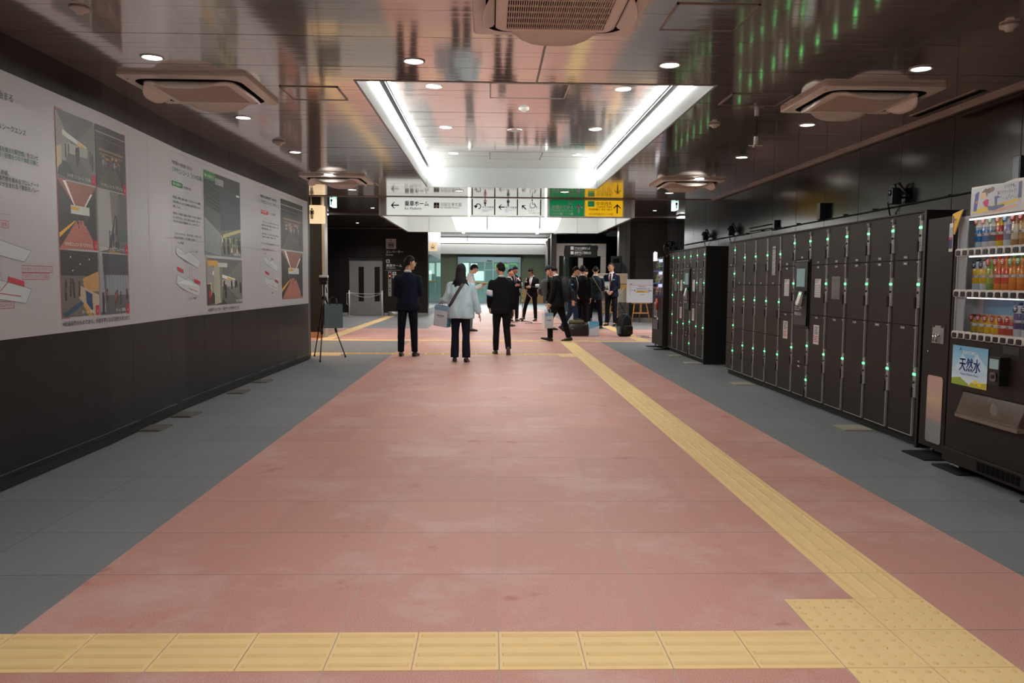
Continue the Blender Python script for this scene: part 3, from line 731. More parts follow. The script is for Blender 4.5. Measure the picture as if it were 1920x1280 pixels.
t = thing('ceiling_security_camera', 'white pendant camera hanging from the ceiling by a black cable', 'camera', (2.56, 7.78, ZC))
mb = MB(); mb.tube([(0, 0, 0), (.012, 0, -.05), (-.004, 0, -.1), (0, 0, -.13)], .006, 6); mb.build('cable', 'black_rubber', t)
mb = MB(); mb.tube([(0, 0, -.1), (0, 0, -.17)], .022, 10); mb.tube([(0, 0, -.165), (-.03, -.03, -.2)], .014, 8); mb.build('body', 'white_plastic', t)
mb = MB(); mb.box(-.07, .07, -.003, .003, -.19, -.183); mb.build('bracket', 'white_plastic', t)
t = thing('ceiling_slot_vent', 'pair of thin parallel air slots in the ceiling beside the right air conditioner', 'air vent', (3.83, 6.75, ZC))
for x in (-.045, .045):
    mb = MB(); mb.box(x - .012, x + .012, -.5, .5, -.006, 0); mb.build('slot', 'trim_light', t)
mb = MB(); mb.box(-.03, .03, -.5, .5, -.003, 0); mb.build('gap', 'dark_void', t)

# ================================================================== BANNER ON THE LEFT WALL
def warp(off):
    return lambda v: (XW(v[0]) + off, v[0], v[2])
def wall_mesh(mb, name, mats, parent, off):
    """flat lettering laid out as (distance along wall, 0, height) wrapped onto the wall surface"""
    f = warp(off); mb.v = [f(v) for v in mb.v]
    return mb.build(name, mats, parent, fix=False)
ban = thing('exhibition_banner', 'long white printed banner with photographs and plans along the left wall', 'banner')
mb = MB()
ys = [-2.0, 1, 3, 5, 6.4, 7.0, 7.6, 8.2, 9.6, 11, 13.27]
for a, b in zip(ys[:-1], ys[1:]):
    pa = [(XW(y) + o, y) for y, o in ((a, .004), (a, .012), (b, .012), (b, .004))]
    mb.prism_z(pa[::-1] if False else pa, .94, 2.60)
mb.build('sheet', 'banner', ban)
mb = MB()
def frame_line(y0, y1, z0, z1, w=.0035):
    for a in ((y0, y1, z0, z0 + w), (y0, y1, z1 - w, z1), (y0, y0 + w, z0, z1), (y1 - w, y1, z0, z1)): mb.quad((a[0], 0, a[2]), (a[1], 0, a[2]), (a[1], 0, a[3]), (a[0], 0, a[3]))
for y0, y1 in ((.6, 6.86), (7.8, 10.06), (10.72, 12.99)):
    for a, b in ((y0 + .03, min(y1, 6.9 if y0 < 5 else 99)),): frame_line(a, b, .955, 2.555)
mb.quad((5.0, 0, 1.715), (6.9, 0, 1.715), (6.9, 0, 1.719), (5, 0, 1.719)); mb.quad((7.65, 0, 1.715), (13.2, 0, 1.725), (13.2, 0, 1.729), (7.65, 0, 1.719)); mb.quad((7.26, 0, .95), (7.265, 0, .95), (7.265, 0, 2.59), (7.26, 0, 2.59))
wall_mesh(mb, 'printed_rules', 'banner_line', ban, .0135)
# --- photographs printed on it
def corridor(c_ceil, c_floor, c_l, c_r, w=46, h=60, vp=(.55, .5), grain=9, seed=1):
    g = Img(w, h, c_l); x, y = vp
    g.poly([(0, 0), (1, 0), (x + .06, y - .05), (x - .06, y - .05)], c_ceil); g.poly([(0, 1), (1, 1), (x + .06, y + .06), (x - .06, y + .06)], c_floor)
    g.poly([(1, 0), (1, 1), (x + .06, y + .06), (x + .06, y - .05)], c_r); g.rect(x - .06, y - .05, x + .06, y + .06, [v * .8 for v in c_l]); return g
def crowd(g, n, y0, y1, h0, h1, cols, seed, x0=.1, x1=.95):
    r = random.Random(seed)
    for _ in range(n):
        t = r.random(); g.person(x0 + (x1 - x0) * r.random(), y0 + (y1 - y0) * t, h0 + (h1 - h0) * t, r.choice(cols))
DK = [(45, 42, 42), (70, 66, 64), (30, 32, 40), (95, 88, 82)]
def p_plaza(seed, big=False):
    g = corridor((104, 103, 100), (98, 96, 92), (150, 148, 140), (120, 118, 112), 46, 60, (.42, .48))
    g.poly([(.15, .27), (.78, .43), (.78, .5), (.15, .35)], (226, 226, 220)); g.poly([(.55, .39), (.72, .435), (.72, .475), (.55, .435)], (222, 180, 40))
    g.rect(.25, .45, .8, .6, (175, 172, 162)); g.poly([(0, .95), (.55, 1), (.3, .75), (.1, .72)], (52, 52, 52)); g.poly([(0, .55), (.12, .5), (.12, .78), (0, .85)], (196, 186, 150))
    crowd(g, 7, .62, .72, .16, .24, DK, seed); crowd(g, 2, .75, .86, .25, .3, DK, seed + 5, .5, .95); g.grain(8, seed); return g
def p_foyer(seed):
    g = corridor((40, 34, 30), (86, 76, 64), (52, 44, 38), (60, 50, 42), 40, 60, (.5, .52)); g.rect(0, 0, 1, .16, (50, 46, 44)); g.rect(0, .1, 1, .118, (170, 168, 162)); g.rect(0, .2, 1, .21, (120, 116, 110))
    g.rect(.1, .36, .9, .40, (140, 112, 86)); g.rect(.12, .43, .88, .455, (110, 92, 74)); g.blocks(.2, .46, .85, .6, [(160, 120, 85), (190, 160, 120), (120, 60, 40), (90, 80, 70)], 9, 4, seed)
    crowd(g, 9, .70, .74, .2, .24, [(140, 130, 120), (66, 62, 66), (90, 90, 110), (170, 160, 150)], seed, .14, .9); g.person(.85, .9, .42, (40, 38, 38)); g.grain(7, seed); return g
def p_aisle(seed, w=40):
    g = corridor((150, 96, 78), (176, 108, 92), (60, 50, 46), (44, 38, 38), w, 60, (.55, .47))
    g.poly([(.12, .0), (.2, 0), (.42, .34), (.39, .34)], (245, 240, 232)); g.poly([(.85, .12), (.9, .12), (.68, .36), (.65, .36)], (240, 236, 228))
    g.rect(.3, .34, .8, .47, (205, 206, 200)); g.rect(.32, .36, .52, .41, (215, 170, 50)); g.rect(.22, .48, .9, .56, (48, 42, 42))
    g.poly([(0, .78), (0, .85), (.42, .58), (.4, .57)], (226, 172, 60)); g.rect(.88, .3, 1, .95, (40, 34, 34)); crowd(g, 6, .58, .64, .12, .16, DK, seed, .25, .8); g.person(.5, .69, .11, (190, 40, 40)); g.grain(7, seed); return g
def p_stairs(seed):
    g = Img(40, 60, (96, 92, 90)); g.poly([(0, 0), (.45, 0), (.55, .9), (0, 1)], (168, 164, 160)); g.poly([(.4, .0), (.7, 0), (.62, .5), (.45, .55)], (120, 112, 106)); g.rect(.75, .0, 1, .6, (92, 84, 78)); g.rect(.7, .6, 1, .8, (70, 84, 84))
    g.poly([(.28, 1), (.7, 1), (.62, .38), (.55, .38)], (48, 46, 46)); g.poly([(.4, 1), (.52, 1), (.58, .42), (.57, .42)], (140, 136, 132)); g.poly([(.3, .95), (.72, .98), (.72, 1), (.3, 1)], (160, 120, 60)); crowd(g, 5, .8, .95, .18, .28, DK, seed, .35, .65); g.grain(8, seed); return g
def p_platform(seed):
    g = Img(40, 60, (44, 42, 40)); g.rect(0, .38, 1, 1, (110, 104, 96))
    for k in range(9): g.line(0, .05 * k, 1, .05 * k + .12, .006, (78, 72, 66))
    for x, y in ((.25, .1), (.5, .2), (.75, .12), (.3, .3)): g.circ(x, y, .012, (250, 220, 160))
    g.poly([(.55, .42), (1, .3), (1, .62), (.6, .62)], (196, 150, 90)); g.poly([(.45, .52), (1, .68), (1, 1), (.85, 1), (.45, .72)], (188, 170, 142)); g.poly([(.62, .6), (.8, .66), (.82, .95), (.64, .8)], (36, 62, 110)); g.poly([(0, .95), (.5, .76), (.56, .82), (.1, 1)], (44, 76, 100))
    g.poly([(.6, .8), (.8, 1), (.7, 1), (.54, .82)], (214, 160, 50)); crowd(g, 8, .55, .8, .14, .3, DK + [(170, 165, 160)], seed, .05, .5); g.grain(8, seed); return g
def p_hall(seed):
    g = Img(40, 60, (92, 96, 104)); g.rect(0, 0, 1, .35, (58, 58, 60)); g.rect(0, .68, 1, 1, (84, 86, 92)); g.rect(.2, .35, 1, .68, (140, 144, 150))
    for k in range(8): g.line(.1 + .12 * k, 0, .3 + .1 * k, .4, .012, (80, 80, 82)); g.line(.2 + .1 * k, .35, .2 + .1 * k, .68, .008, (96, 98, 104))
    g.poly([(0, 0), (.1, 0), (.18, .95), (0, .95)], (150, 150, 152)); crowd(g, 9, .72, .9, .16, .26, [(40, 38, 40), (150, 60, 56), (200, 200, 200)], seed, .2, .95); g.person(.1, .98, .35, (24, 24, 28)); g.grain(7, seed); return g
def p_night(seed):
    g = Img(56, 60, (66, 72, 74)); g.grad((54, 58, 58), (112, 118, 116)); g.poly([(0, 0), (.4, .12), (.42, .48), (.05, .4)], (46, 50, 50)); g.poly([(.4, .1), (1, .2), (1, .62), (.42, .68)], (62, 70, 72)); g.rect(0, 0, .3, .1, (50, 134, 60)); g.rect(.3, .05, .52, .13, (150, 150, 146))
    for k in range(9): g.line(.05, .02 + .05 * k, .4, .12 + .045 * k, .006, (88, 92, 92))
    g.rect(.86, .16, 1, .5, (58, 64, 66)); g.rect(.88, .18, .98, .2, (220, 220, 216)); g.poly([(.42, .74), (1, .62), (1, .66), (.44, .78)], (190, 184, 120)); g.blocks(.42, .76, 1, .95, [(150, 110, 80), (170, 160, 110), (90, 110, 80), (210, 200, 170)], 14, 3, seed)
    for x in (.62, .75, .9): g.circ(x, .8, .05, (84, 112, 80), 1.5)
    g.poly([(0, .55), (.42, .72), (.42, 1), (0, .95)], (140, 146, 142)); crowd(g, 10, .86, .98, .14, .2, DK + [(200, 200, 196)], seed, .4, .98); g.grain(8, seed); return g
def p_column(seed):
    g = p_plaza(seed); g.poly([(.18, .12), (.42, .12), (.4, .95), (.2, .98)], (172, 170, 150)); g.poly([(.34, .12), (.42, .12), (.4, .95), (.36, .96)], (130, 128, 112)); g.rect(.03, .05, .3, .16, (224, 160, 50)); g.rect(.3, .09, .56, .18, (196, 196, 190)); g.rect(.0, .55, .1, .98, (60, 50, 48)); g.person(.08, .95, .3, (180, 40, 44)); return g
Img.K = 2.3
PICS = [('p_plaza', p_plaza(3), 5.69, 6.227, 2.025, 2.499), ('p', p_foyer(4), 6.245, 6.778, 2.02, 2.5), ('p', p_aisle(5), 5.693, 6.228, 1.537, 2.013), ('p', p_stairs(6), 6.245, 6.778, 1.527, 2.012), ('p', p_platform(7), 5.694, 6.23, 1.045, 1.523), ('p', p_hall(8), 6.245, 6.772, 1.04, 1.52),
        ('p', p_night(9), 8.75, 9.955, 1.587, 2.502), ('p', p_column(10), 8.79, 9.983, 1.033, 1.559), ('p', p_foyer(11), 11.71, 12.94, 1.772, 2.497), ('p', p_aisle(12, 46), 11.72, 12.90, 1.035, 1.748)]
for _, im, y0, y1, z0, z1 in PICS:
    im.obj('printed_photo', y0, y1, z0, z1, 0, ban, 'print', warp(.0150))
Img.K = 1.0
# pink mounts, captions and number tabs
mb = MB()
mb.quad((5.683, 0, 1.035), (6.788, 0, 1.03), (6.788, 0, 2.508), (5.683, 0, 2.508)); wall_mesh(mb, 'printed_mount', 'pink_mount' if 'pink_mount' in MT else 'red_label', ban, .0138)
caps = [(6.20, 2.045, 'ラチ外コンコース「広場」', '1'), (6.75, 2.04, 'ラチ内コンコース「ホワイエ」', '2'), (6.20, 1.557, 'ラチ内コンコース「ホワイエ」', '3'), (6.75, 1.547, 'エスカレーター「プロムナード」', '4'), (6.20, 1.065, 'ホーム「劇場」', '5'), (6.745, 1.06, 'ホーム「劇場」', '6')]
mb = MB(); mr = MB()
for y, z, s, k in caps:
    put_text(mb, s, y - .045, z, .03, align='R', y=0); put_text(mb, k, y, z, .03, align='C', y=0); mr.quad((y - .028, 0, z - .02), (y + .028, 0, z - .02), (y + .028, 0, z + .055), (y - .028, 0, z + .055))
for y, z, s in ((9.93, 1.61, '広場完成予想図'), (9.96, 1.055, '駅入口完成図')): put_text(mb, s, y, z, .035, align='R', y=0)
put_text(mb, '賑わいを創出する', 8.78, 2.435, .036, y=0); put_text(mb, '賑わいを創出する', 7.895, 2.24, .03, y=0); put_text(mb, '引き込み空間', 10.81, 2.22, .034, y=0)
wall_mesh(mr, 'number_tabs', 'ink_red', ban, .0155); wall_mesh(mb, 'white_lettering', 'ink_white', ban, .0165)
mb = MB(); mb.quad((7.865, 0, 2.226), (8.165, 0, 2.226), (8.165, 0, 2.275), (7.865, 0, 2.275)); wall_mesh(mb, 'green_label', 'green_label', ban, .0155)
mb = MB(); mb.quad((10.78, 0, 2.203), (11.1, 0, 2.203), (11.1, 0, 2.253), (10.78, 0, 2.253)); wall_mesh(mb, 'red_label', 'red_label', ban, .0155)
mb = MB()
T = lambda s, y, z, size, wd=None, al='L': put_text(mb, s, y, z, size, y=0, width=wd, align=al, bold=.012)
T('もう一つの旅が始まる', 5.2, 2.425, .055, None, 'R'); T('次なる体験へと導くドラマチックなシークエンス', 5.328, 2.24, .043, None, 'R')
T('劇場。', 5.125, 1.96, .034, None, 'R'); T('未来への高揚感を高めるプロムナード', 5.455, 1.924, .034, None, 'R'); T('いつもの移動の中にドラマが生まれる『東京モノレー', 5.455, 1.888, .034, None, 'R'); T('をコンセ', 5.46, 2.105, .034, None, 'R')
T('※計画段階のものであり、今後変更となる可能性があります。', 5.695, .985, .04, 1.09); T('※計画段階のものであり、今後変更となる可能性があります。', 8.803, .972, .04, 1.06)
T('外部空間から内部空間へ引き込む', 7.872, 2.44, .038, .565); T('待合空間の創出', 8.187, 2.232, .03, .2); T('重層的な縦動線を繋ぐ内部空間', 10.77, 2.42, .04, .72); T('シーン毎の演出', 11.13, 2.22, .034, .3)
for i, s in enumerate(['都市広場は、商業施設と連携する広場としてラチ外コンコースへと接続し、', '空間としています。', '駅前広場には、多目的空間、交通広場、歩行者デッキにつながり、東西方向に', '中心から来て一堂に会する施設の顔となる、人の流れに沿って', '待ち合わせの様々な可能性をもち、待てる居場所となる広場です。']):
    T(s, 7.876, (2.11, 2.02, 1.955, 1.878, 1.72)[i], .026, (.79, .22, .79, .72, .62)[i])
for i, s in enumerate(['縦動線の流れが連なる内部に広がる空間のつながりを、', '周囲の気配を感じることで、', '立体的に重なるコンコースを結び、自然に人の流れを整え、', '次の場所へと導く空間として構成しています。', 'また、ホワイエの壁面には素材の質感を生かした仕上げを、', '利用者の期待を高めています。']):
    T(s, 10.8, (2.045, 2.0, 1.93, 1.89, 1.80, 1.72)[i], .026, (.82, .45, .8, .65, .8, .6)[i])
for s, y, z in (('ホーム階平面図', 7.98, 1.672), ('エントランス広場', 8.33, 1.60), ('コンコース平面図', 8.27, 1.115), ('ホーム階', 10.87, 1.665), ('乗換広場', 11.2, 1.60), ('断面図', 11.2, 1.13)): T(s, y, z, .026)
wall_mesh(mb, 'lettering', 'ink_soft', ban, .0165)
mb = MB()
T('「心躍る体験価値を備えた駅空間」', 5.31, 2.105, .034, None, 'R'); T('都市・旅・記憶をつなぐ体験の場と', 5.457, 2.068, .034, None, 'R'); T('ラチ外コンコース「2つの広場」', 7.878, 2.365, .056, .83); T('ラチ内コンコース「ホワイエ」', 10.777, 2.345, .056, .86)
T('日常の移動の中にゆとりと時間の広がりを感じながら', 7.876, 2.065, .026, .77); T('多くの方が行き交い、交流する場となる駅前へ続きます。', 7.876, 1.915, .026, .77); T('にぎわいをつなぎながら、都市の玄関として開かれた駅へ。', 7.9, 1.76, .026, .78); T('ホワイエとして、待合から乗り場までを結ぶ', 10.83, 2.09, .026, .8)
wall_mesh(mb, 'teal_lettering', 'ink_teal', ban, .0165)
# plans: pale floor plates with outlines, red route marks
def plan(y0, y1, z0, z1, big=True):
    def q(u, v): return (y0 + (y1 - y0) * u, 0, z0 + (z1 - z0) * v)
    up = [(.05, .98), (.42, .86), (.55, .90), (.98, .74), (.9, .58), (.62, .66), (.1, .80), (0, .88)]; dn = [(.06, .44), (.42, .34), (.5, .38), (.97, .2), (.9, .0), (.5, .1), (.16, .2), (.0, .28)]
    a = MB(); b = MB(); r = MB()
    for pl in (up, dn):
        a.add([q(u, v) for u, v in pl], [tuple(range(len(pl)))])
        for i in range(len(pl)):
            (u0, v0), (u1, v1) = pl[i], pl[(i + 1) % len(pl)]
            p0, p1 = V(q(u0, v0)), V(q(u1, v1)); nn = (p1 - p0).normalized() * .0016; nn = V((-nn.z, 0, nn.x)); b.quad(p0 - nn, p1 - nn, p1 + nn, p0 + nn)
    for (u0, v0, u1, v1) in ((.3, .84, .38, .5), (.55, .62, .55, .3), (.66, .3, .62, .6)):
        p0, p1 = V(q(u0, v0)), V(q(u1, v1)); nn = (p1 - p0).normalized() * .0016; nn = V((-nn.z, 0, nn.x)); b.quad(p0 - nn, p1 - nn, p1 + nn, p0 + nn)
    for (u0, v0, u1, v1) in ((.35, .8, .6, .72), (.3, .22, .85, .1), (.5, .26, .62, .12), (.62, .16, .72, .3)):
        p0, p1 = V(q(u0, v0)), V(q(u1, v1)); nn = (p1 - p0).normalized() * .0025; nn = V((-nn.z, 0, nn.x)); r.quad(p0 - nn, p1 - nn, p1 + nn, p0 + nn)
    for (u, v) in ((.06, .53), (.72, .3)): 
        p = q(u, v); r.quad((p[0], 0, p[2]), (p[0] + .17, 0, p[2] - .03), (p[0] + .17, 0, p[2] + .005), (p[0], 0, p[2] + .035))
    wall_mesh(a, 'printed_plan', 'plan_fill', ban, .0142); wall_mesh(b, 'plan_outline', 'ink_grey', ban, .0155); wall_mesh(r, 'plan_marks', 'ink_red', ban, .016)
mk('plan_fill', rgb(196, 202, 202), .5)
plan(4.35, 5.36, 1.16, 1.62); plan(7.92, 8.62, 1.14, 1.655); plan(10.88, 11.56, 1.15, 1.645)
mb = MB(); mr = MB()
for s, y, z in (('ラチ内コンコース「ホワイエ」', 5.235, 1.372), ('ラチ外コンコース「広場」', 5.235, 1.325), ('エスカレーター「プロムナード」', 4.75, 1.145), ('ホーム「劇場」', 4.93, 1.645)):
    wd = put_text(mb, s, y, z, .026, y=0)
    for a in ((y - .01, y + wd + .01, z - .012, z - .009), (y - .01, y + wd + .01, z + .03, z + .033), (y - .01, y - .007, z - .012, z + .033), (y + wd + .007, y + wd + .01, z - .012, z + .033)): mb.quad((a[0], 0, a[2]), (a[1], 0, a[2]), (a[1], 0, a[3]), (a[0], 0, a[3]))
wall_mesh(mb, 'red_lettering', 'ink_red', ban, .0165)

# weights under the hoarding and by the lockers
def plate(x, y, sx, sy, mat, label, group, rz=0):
    mb = MB(); mb.prism_z(rsq(sx / 2, sy / 2, .012, 3), 0, .012); mb.prism_z(rsq(sx / 2 - .03, sy / 2 - .03, .01, 3), .012, .015)
    o = mb.build('floor_plate', mat); o.location = (x, y, 0.0); o.rotation_euler = (0, 0, rz); tag(o, label, 'floor plate', group)
for i, y in enumerate((7.08, 7.79, 9.4, 10.4)): plate(-2.965 if i else -2.97, y, .2, .3, 'plate_dark', f'flat metal plate on the grey floor under the left wall, {ORD[i]} from the camera', 'plates along the left wall')
plate(3.33, 7.16, .26, .26, 'plate_tan', 'tan floor plate in front of the near locker bank, nearer of two', 'tan plates before the lockers'); plate(3.31, 10.32, .26, .28, 'plate_tan', 'tan floor plate in front of the near locker bank, farther of two', 'tan plates before the lockers')
plate(3.33, 12.98, .26, .26, 'plate_tan', 'tan floor plate at the near corner of the far locker bank', 'tan plates before the lockers'); plate(3.35, 14.3, .24, .24, 'plate_tan', 'tan floor plate near the far end of the far locker bank', 'tan plates before the lockers')
# ================================================================== LOCKERS (front faces -y in their own frame, turned to face -x)
LX = 3.48
H_TOP = 1.905
def shared(name, mats, fn):
    mb = MB(); fn(mb); me = mb.mesh(name, mats)
    bm = bmesh.new(); bm.from_mesh(me); bmesh.ops.recalc_face_normals(bm, faces=bm.faces); bm.to_mesh(me); bm.free(); return me
LOCK = {}
LOCK['lock_plate'] = shared('lock_plate', ['lock_plate', 'ink_grey', 'chrome'], lambda m: (m.box(-.022, .022, -.016, 0, -.19, .055), [m.box(-.009, .009, -.0165, -.015, z, z + .006, 1) for z in (-.17, -.15, -.12, -.1, -.03)], m.lathe([(.0001, .022), (.008, .02), (.008, .01), (.0001, .01)], (0, 0, .037), 10, 2, axis='y')))
LOCK['indicator_light'] = shared('indicator_light', ['green_led'], lambda m: m.box(-.02, .02, -.0205, -.014, -.008, .009))
LOCK['key'] = shared('key', ['black_plastic'], lambda m: (m.lathe([(.0001, .03), (.010, .028), (.010, .014), (.0001, .014)], (0, 0, -.065), 10, 0, axis='y'), m.box(-.03, -.008, -.024, -.018, -.068, -.062)))
LOCK['handle'] = shared('handle', ['black_plastic'], lambda m: (m.box(-.016, .004, -.03, -.004, -.042, .042), m.box(-.020, -.012, -.032, -.008, -.046, .046)))
for pv in ('¥500', '¥800', '¥1,000', '¥600'):
    def pf(m, pv=pv):
        m.box(-.04, .04, -.003, 0, -.013, .013); put_text(m, pv, 0, -.008, .022, 1, -.0036, .02, None, 'C')
    LOCK[pv] = shared('price_label', ['price_plate', 'ink_white'], pf)
def inst(name, me, parent, loc):
    o = bpy.data.objects.new(name, me); COL.objects.link(o); o.parent = parent; o.location = loc; return o
DOORS = {'A': [(1.888, 1.557, .10), (1.557, 1.19, .10), (1.19, .825, .10), (.825, .461, .10), (.461, .075, .10)],
         'B': [(1.888, 1.302, .215), (1.302, .689, .2), (.689, .075, .22)],
         'C': [(1.888, 1.524, .106), (1.524, .989, .2), (.989, .075, .397)],
         'T': [(1.888, 1.589, .106), (.835, .427, .19), (.427, .075, .157)]}
PRICE = {'A': [('¥500', 'b')], 'B': [('¥600', 'b')], 'C': [('¥500', 'b'), ('¥800', 't'), ('¥1,000', 't')], 'T': [('¥500', 'b'), ('¥500', 'b'), ('¥500', 't')]}
dcache = {}
def locker(kind, yl, wdt, label, group, notices=()):
    t = thing('locker_column', label, 'locker', (LX, yl, 0), -PI / 2, group)
    key = (kind, round(wdt, 3))
    if key not in dcache:
        mb = MB(); mb.box(.0015, wdt - .0015, .004, .55, .065, H_TOP); b = mb.mesh('body', ['locker'])
        mb = MB(); mb.box(0, wdt, .03, .55, 0, .065); pl = mb.mesh('plinth', ['black_matte'])
        ds = []
        for z1, z0, _ in DOORS[kind]:
            mb = MB(); mb.box(.008, wdt - .062, -.012, .004, z0 + .003, z1 - .003); mb.box(.008, .011, -.0135, -.011, z0 + .003, z1 - .003, 1)
            d = mb.mesh('door', ['locker', 'price_plate'])
            mb = MB(); mb.box(wdt - .064, wdt - .053, -.014, .004, z0 + .004, z1 - .004); mb.box(wdt - .085, wdt - .061, -.0145, -.012, z1 - .022, z1 - .014)
            if z0 < .1: mb.box(.012, wdt - .061, -.0145, -.012, z0 + .004, z0 + .011)
            ds.append((d, mb.mesh('edge_trim', ['edge_trim'])))
        dcache[key] = (b, pl, ds)
    b, pl, ds = dcache[key]
    bo = inst('body', b, t, (0, 0, 0)); inst('plinth', pl, t, (0, 0, 0))
    for k, ((d, e), (z1, z0, dz)) in enumerate(zip(ds, DOORS[kind])):
        do = inst('door', d, t, (0, 0, 0))
        inst('edge_trim', e, do, (0, 0, 0)); lx = wdt - .038; zz = z1 - dz
        inst('lock_plate', LOCK['lock_plate'], do, (lx, 0, zz)); inst('indicator_light', LOCK['indicator_light'], do, (lx, 0, zz)); inst('key', LOCK['key'], do, (lx, 0, zz)); inst('handle', LOCK['handle'], do, (lx - .022, 0, zz - .15))
        if k < len(PRICE[kind]):
            pv, w_ = PRICE[kind][k]; inst('price_label', LOCK[pv], do, (wdt * .42, -.0125, z1 - .026 if w_ == 't' else z0 + .026))
    for nk in notices: notice(t, wdt, *nk)
    if kind == 'T': terminal(t, wdt)
    return t
def notice(t, wdt, kind):
    x = wdt * .43
    if kind == 'table':
        mb = MB(); mb.box(x - .075, x + .075, -.0145, -.0122, 1.18, 1.375); 
        for k in range(3): mb.box(x - .07, x + .04 - .02 * k, -.0152, -.0145, 1.362 - .014 * k, 1.368 - .014 * k, 1)
        for i in range(4):
            for j in range(7): mb.box(x - .066 + .036 * i, x - .066 + .036 * i + .02 + .004 * ((i + j) % 3), -.0152, -.0145, 1.19 + .019 * j, 1.198 + .019 * j, 1)
        mb.build('notice_sheet', ['notice', 'ink_grey'], t)
    if kind == 'red':
        mb = MB(); mb.box(x - .07, x + .07, -.0145, -.0122, .68, .885)
        for k in range(5): mb.box(x - .05 + .006 * (k % 2), x + .05 - .01 * (k % 3), -.0152, -.0145, .86 - .018 * k, .868 - .018 * k, 1)
        for k in range(4): mb.box(x - .055, x + .05 - .012 * (k % 3), -.0152, -.0145, .762 - .018 * k, .77 - .018 * k, 2)
        mb.build('notice_sheet', ['notice', 'ink_black', 'ink_red'], t)
    if kind in ('grey', 'grey_top'):
        z0, z1 = (1.17, 1.4) if kind == 'grey' else (1.42, 1.78); xa = .1 if kind == 'grey' else .06
        mb = MB(); mb.box(x - xa, x + xa, -.0145, -.0122, z0, z1); mb.box(x - xa * .85, x + xa * .7, -.0152, -.0145, z1 - .02, z1 - .011, 1)
        for i in range(2):
            for j in range(int((z1 - z0 - .05) / .014)): mb.box(x - xa * .88 + xa * .95 * i, x - xa * .88 + xa * .95 * i + xa * (.5 + .12 * ((i * 3 + j) % 4)), -.0152, -.0145, z0 + .012 + .014 * j, z0 + .018 + .014 * j, 1)
        mb.build('notice_sheet', ['notice_grey', 'ink_grey' if kind == 'grey' else 'notice'], t)
def terminal(t, wdt):
    x0, x1 = .03, wdt - .055
    mb = MB(); mb.box(x0 - .01, x1 + .01, -.008, .004, .835, 1.585); mb.box(x0, x1, -.03, -.008, .86, 1.56, 1); mb.box(x0 + .0, x1, -.032, -.03, .87, .965, 2); mb.box(x0, x1 - .02, -.02, -.008, 1.568, 1.582, 3)
    tp = mb.build('control_panel', ['locker_side', 'black_plastic', 'bag_dark', 'steel_dark'], t, .003)
    mb = MB(); mb.box(x0 + .06, x1 - .07, -.033, -.029, 1.29, 1.49); mb.build('screen', 'screen', tp)
    mb = MB(); mb.box(x0 + .01, x1 - .02, -.05, -.03, 1.2, 1.245); [mb.box(x0 + .02 + .06 * k, x0 + .06 + .06 * k, -.052, -.05, 1.235, 1.241, 1) for k in range(4)]; mb.build('card_slot', ['black_plastic', 'steel_dark'], tp)
    mb = MB(); cx = x0 + .2
    mb.add([(cx - .015, -.034, 1.235), (cx + .075, -.034, 1.235), (cx + .035, -.034, 1.095), (cx - .01, -.034, 1.075), (cx - .045, -.034, 1.1), (cx - .015, -.05, 1.235), (cx + .075, -.05, 1.235), (cx + .035, -.075, 1.1), (cx - .01, -.075, 1.078), (cx - .045, -.075, 1.105)], [(5, 6, 7, 8, 9), (0, 1, 6, 5), (1, 2, 7, 6), (2, 3, 8, 7), (3, 4, 9, 8), (4, 0, 5, 9)])
    rd = mb.build('card_reader', 'white_plastic', tp); mb = MB(); mb.box(cx + .015, cx + .035, -.058, -.052, 1.205, 1.217); mb.build('reader_light', 'green_led', rd)
    mb = MB()
    for s, z, sz in (('交通系', 1.105, .035), ('ICカード専用', 1.045, .034), ('現金は使えません', .985, .026)): put_text(mb, s, x0 + .03, z, sz, 0, -.0325)
    for k, z in enumerate((1.09, 1.032, .975)): mb.box(x0 + .04, x0 + .12 + .05 * k, -.0325, -.032, z, z + .005)
    mb.build('lettering', 'ink_white', tp)
    mb = MB(); mb.lathe([(.0001, .034), (.012, .033), (.012, .03), (.0001, .03)], (x0 + .05, 0, .93), 10, 0, axis='y'); mb.build('blue_mark', 'ink_blue', tp)
NUM = ['first', 'second', 'third', 'fourth', 'fifth', 'sixth', 'seventh', 'eighth', 'ninth', 'tenth', 'eleventh', 'twelfth']
WD = {'A': 'five small doors', 'B': 'three equal doors', 'C': 'small, medium and tall doors', 'T': 'a black payment screen'}
P = .445
for bank, kinds, y_near in (('near', 'ABBBBCTCCCCC', 6.345), ('far', 'ACCTCC', 12.86)):
    n = len(kinds)
    for k, kd in enumerate(kinds):
        yr = y_near + P * (n - 1 - k); wdt = P if k else .37
        nt = []
        if bank == 'near':
            if k == 4: nt = [('grey_top',)]
            if k in (5, 7): nt = [('table',), ('red',)]
            if k == 8: nt = [('grey',)]
        else:
            if k in (2, 4): nt = [('table',), ('red',)]
            if k in (1, 5): nt = [('grey',)]
        locker(kd, yr + wdt, wdt, f'dark brown locker column with {WD[kd]}, {NUM[n - 1 - k]} from the camera in the {bank} bank', f'coin locker columns, {bank} bank', nt)
    y0, y1 = y_near, y_near + P * (n - 1) + .37
    t = thing('locker_end_panel', f'plain dark side panel closing the camera end of the {bank} locker bank', 'panel')
    mb = MB(); mb.box(LX - .012, LX + .56, y0 - .03, y0 - .001, 0, H_TOP + .004); mb.build('board', 'locker_side', t)
    t = thing('locker_top_cover', f'thin dark cover board along the top of the {bank} locker bank', 'panel', (0, 0, 0))
    mb = MB(); mb.box(LX - .012, LX + .56, y0 - .03, y1 + .01, H_TOP + .001, H_TOP + .014); mb.build('board', 'locker', t)

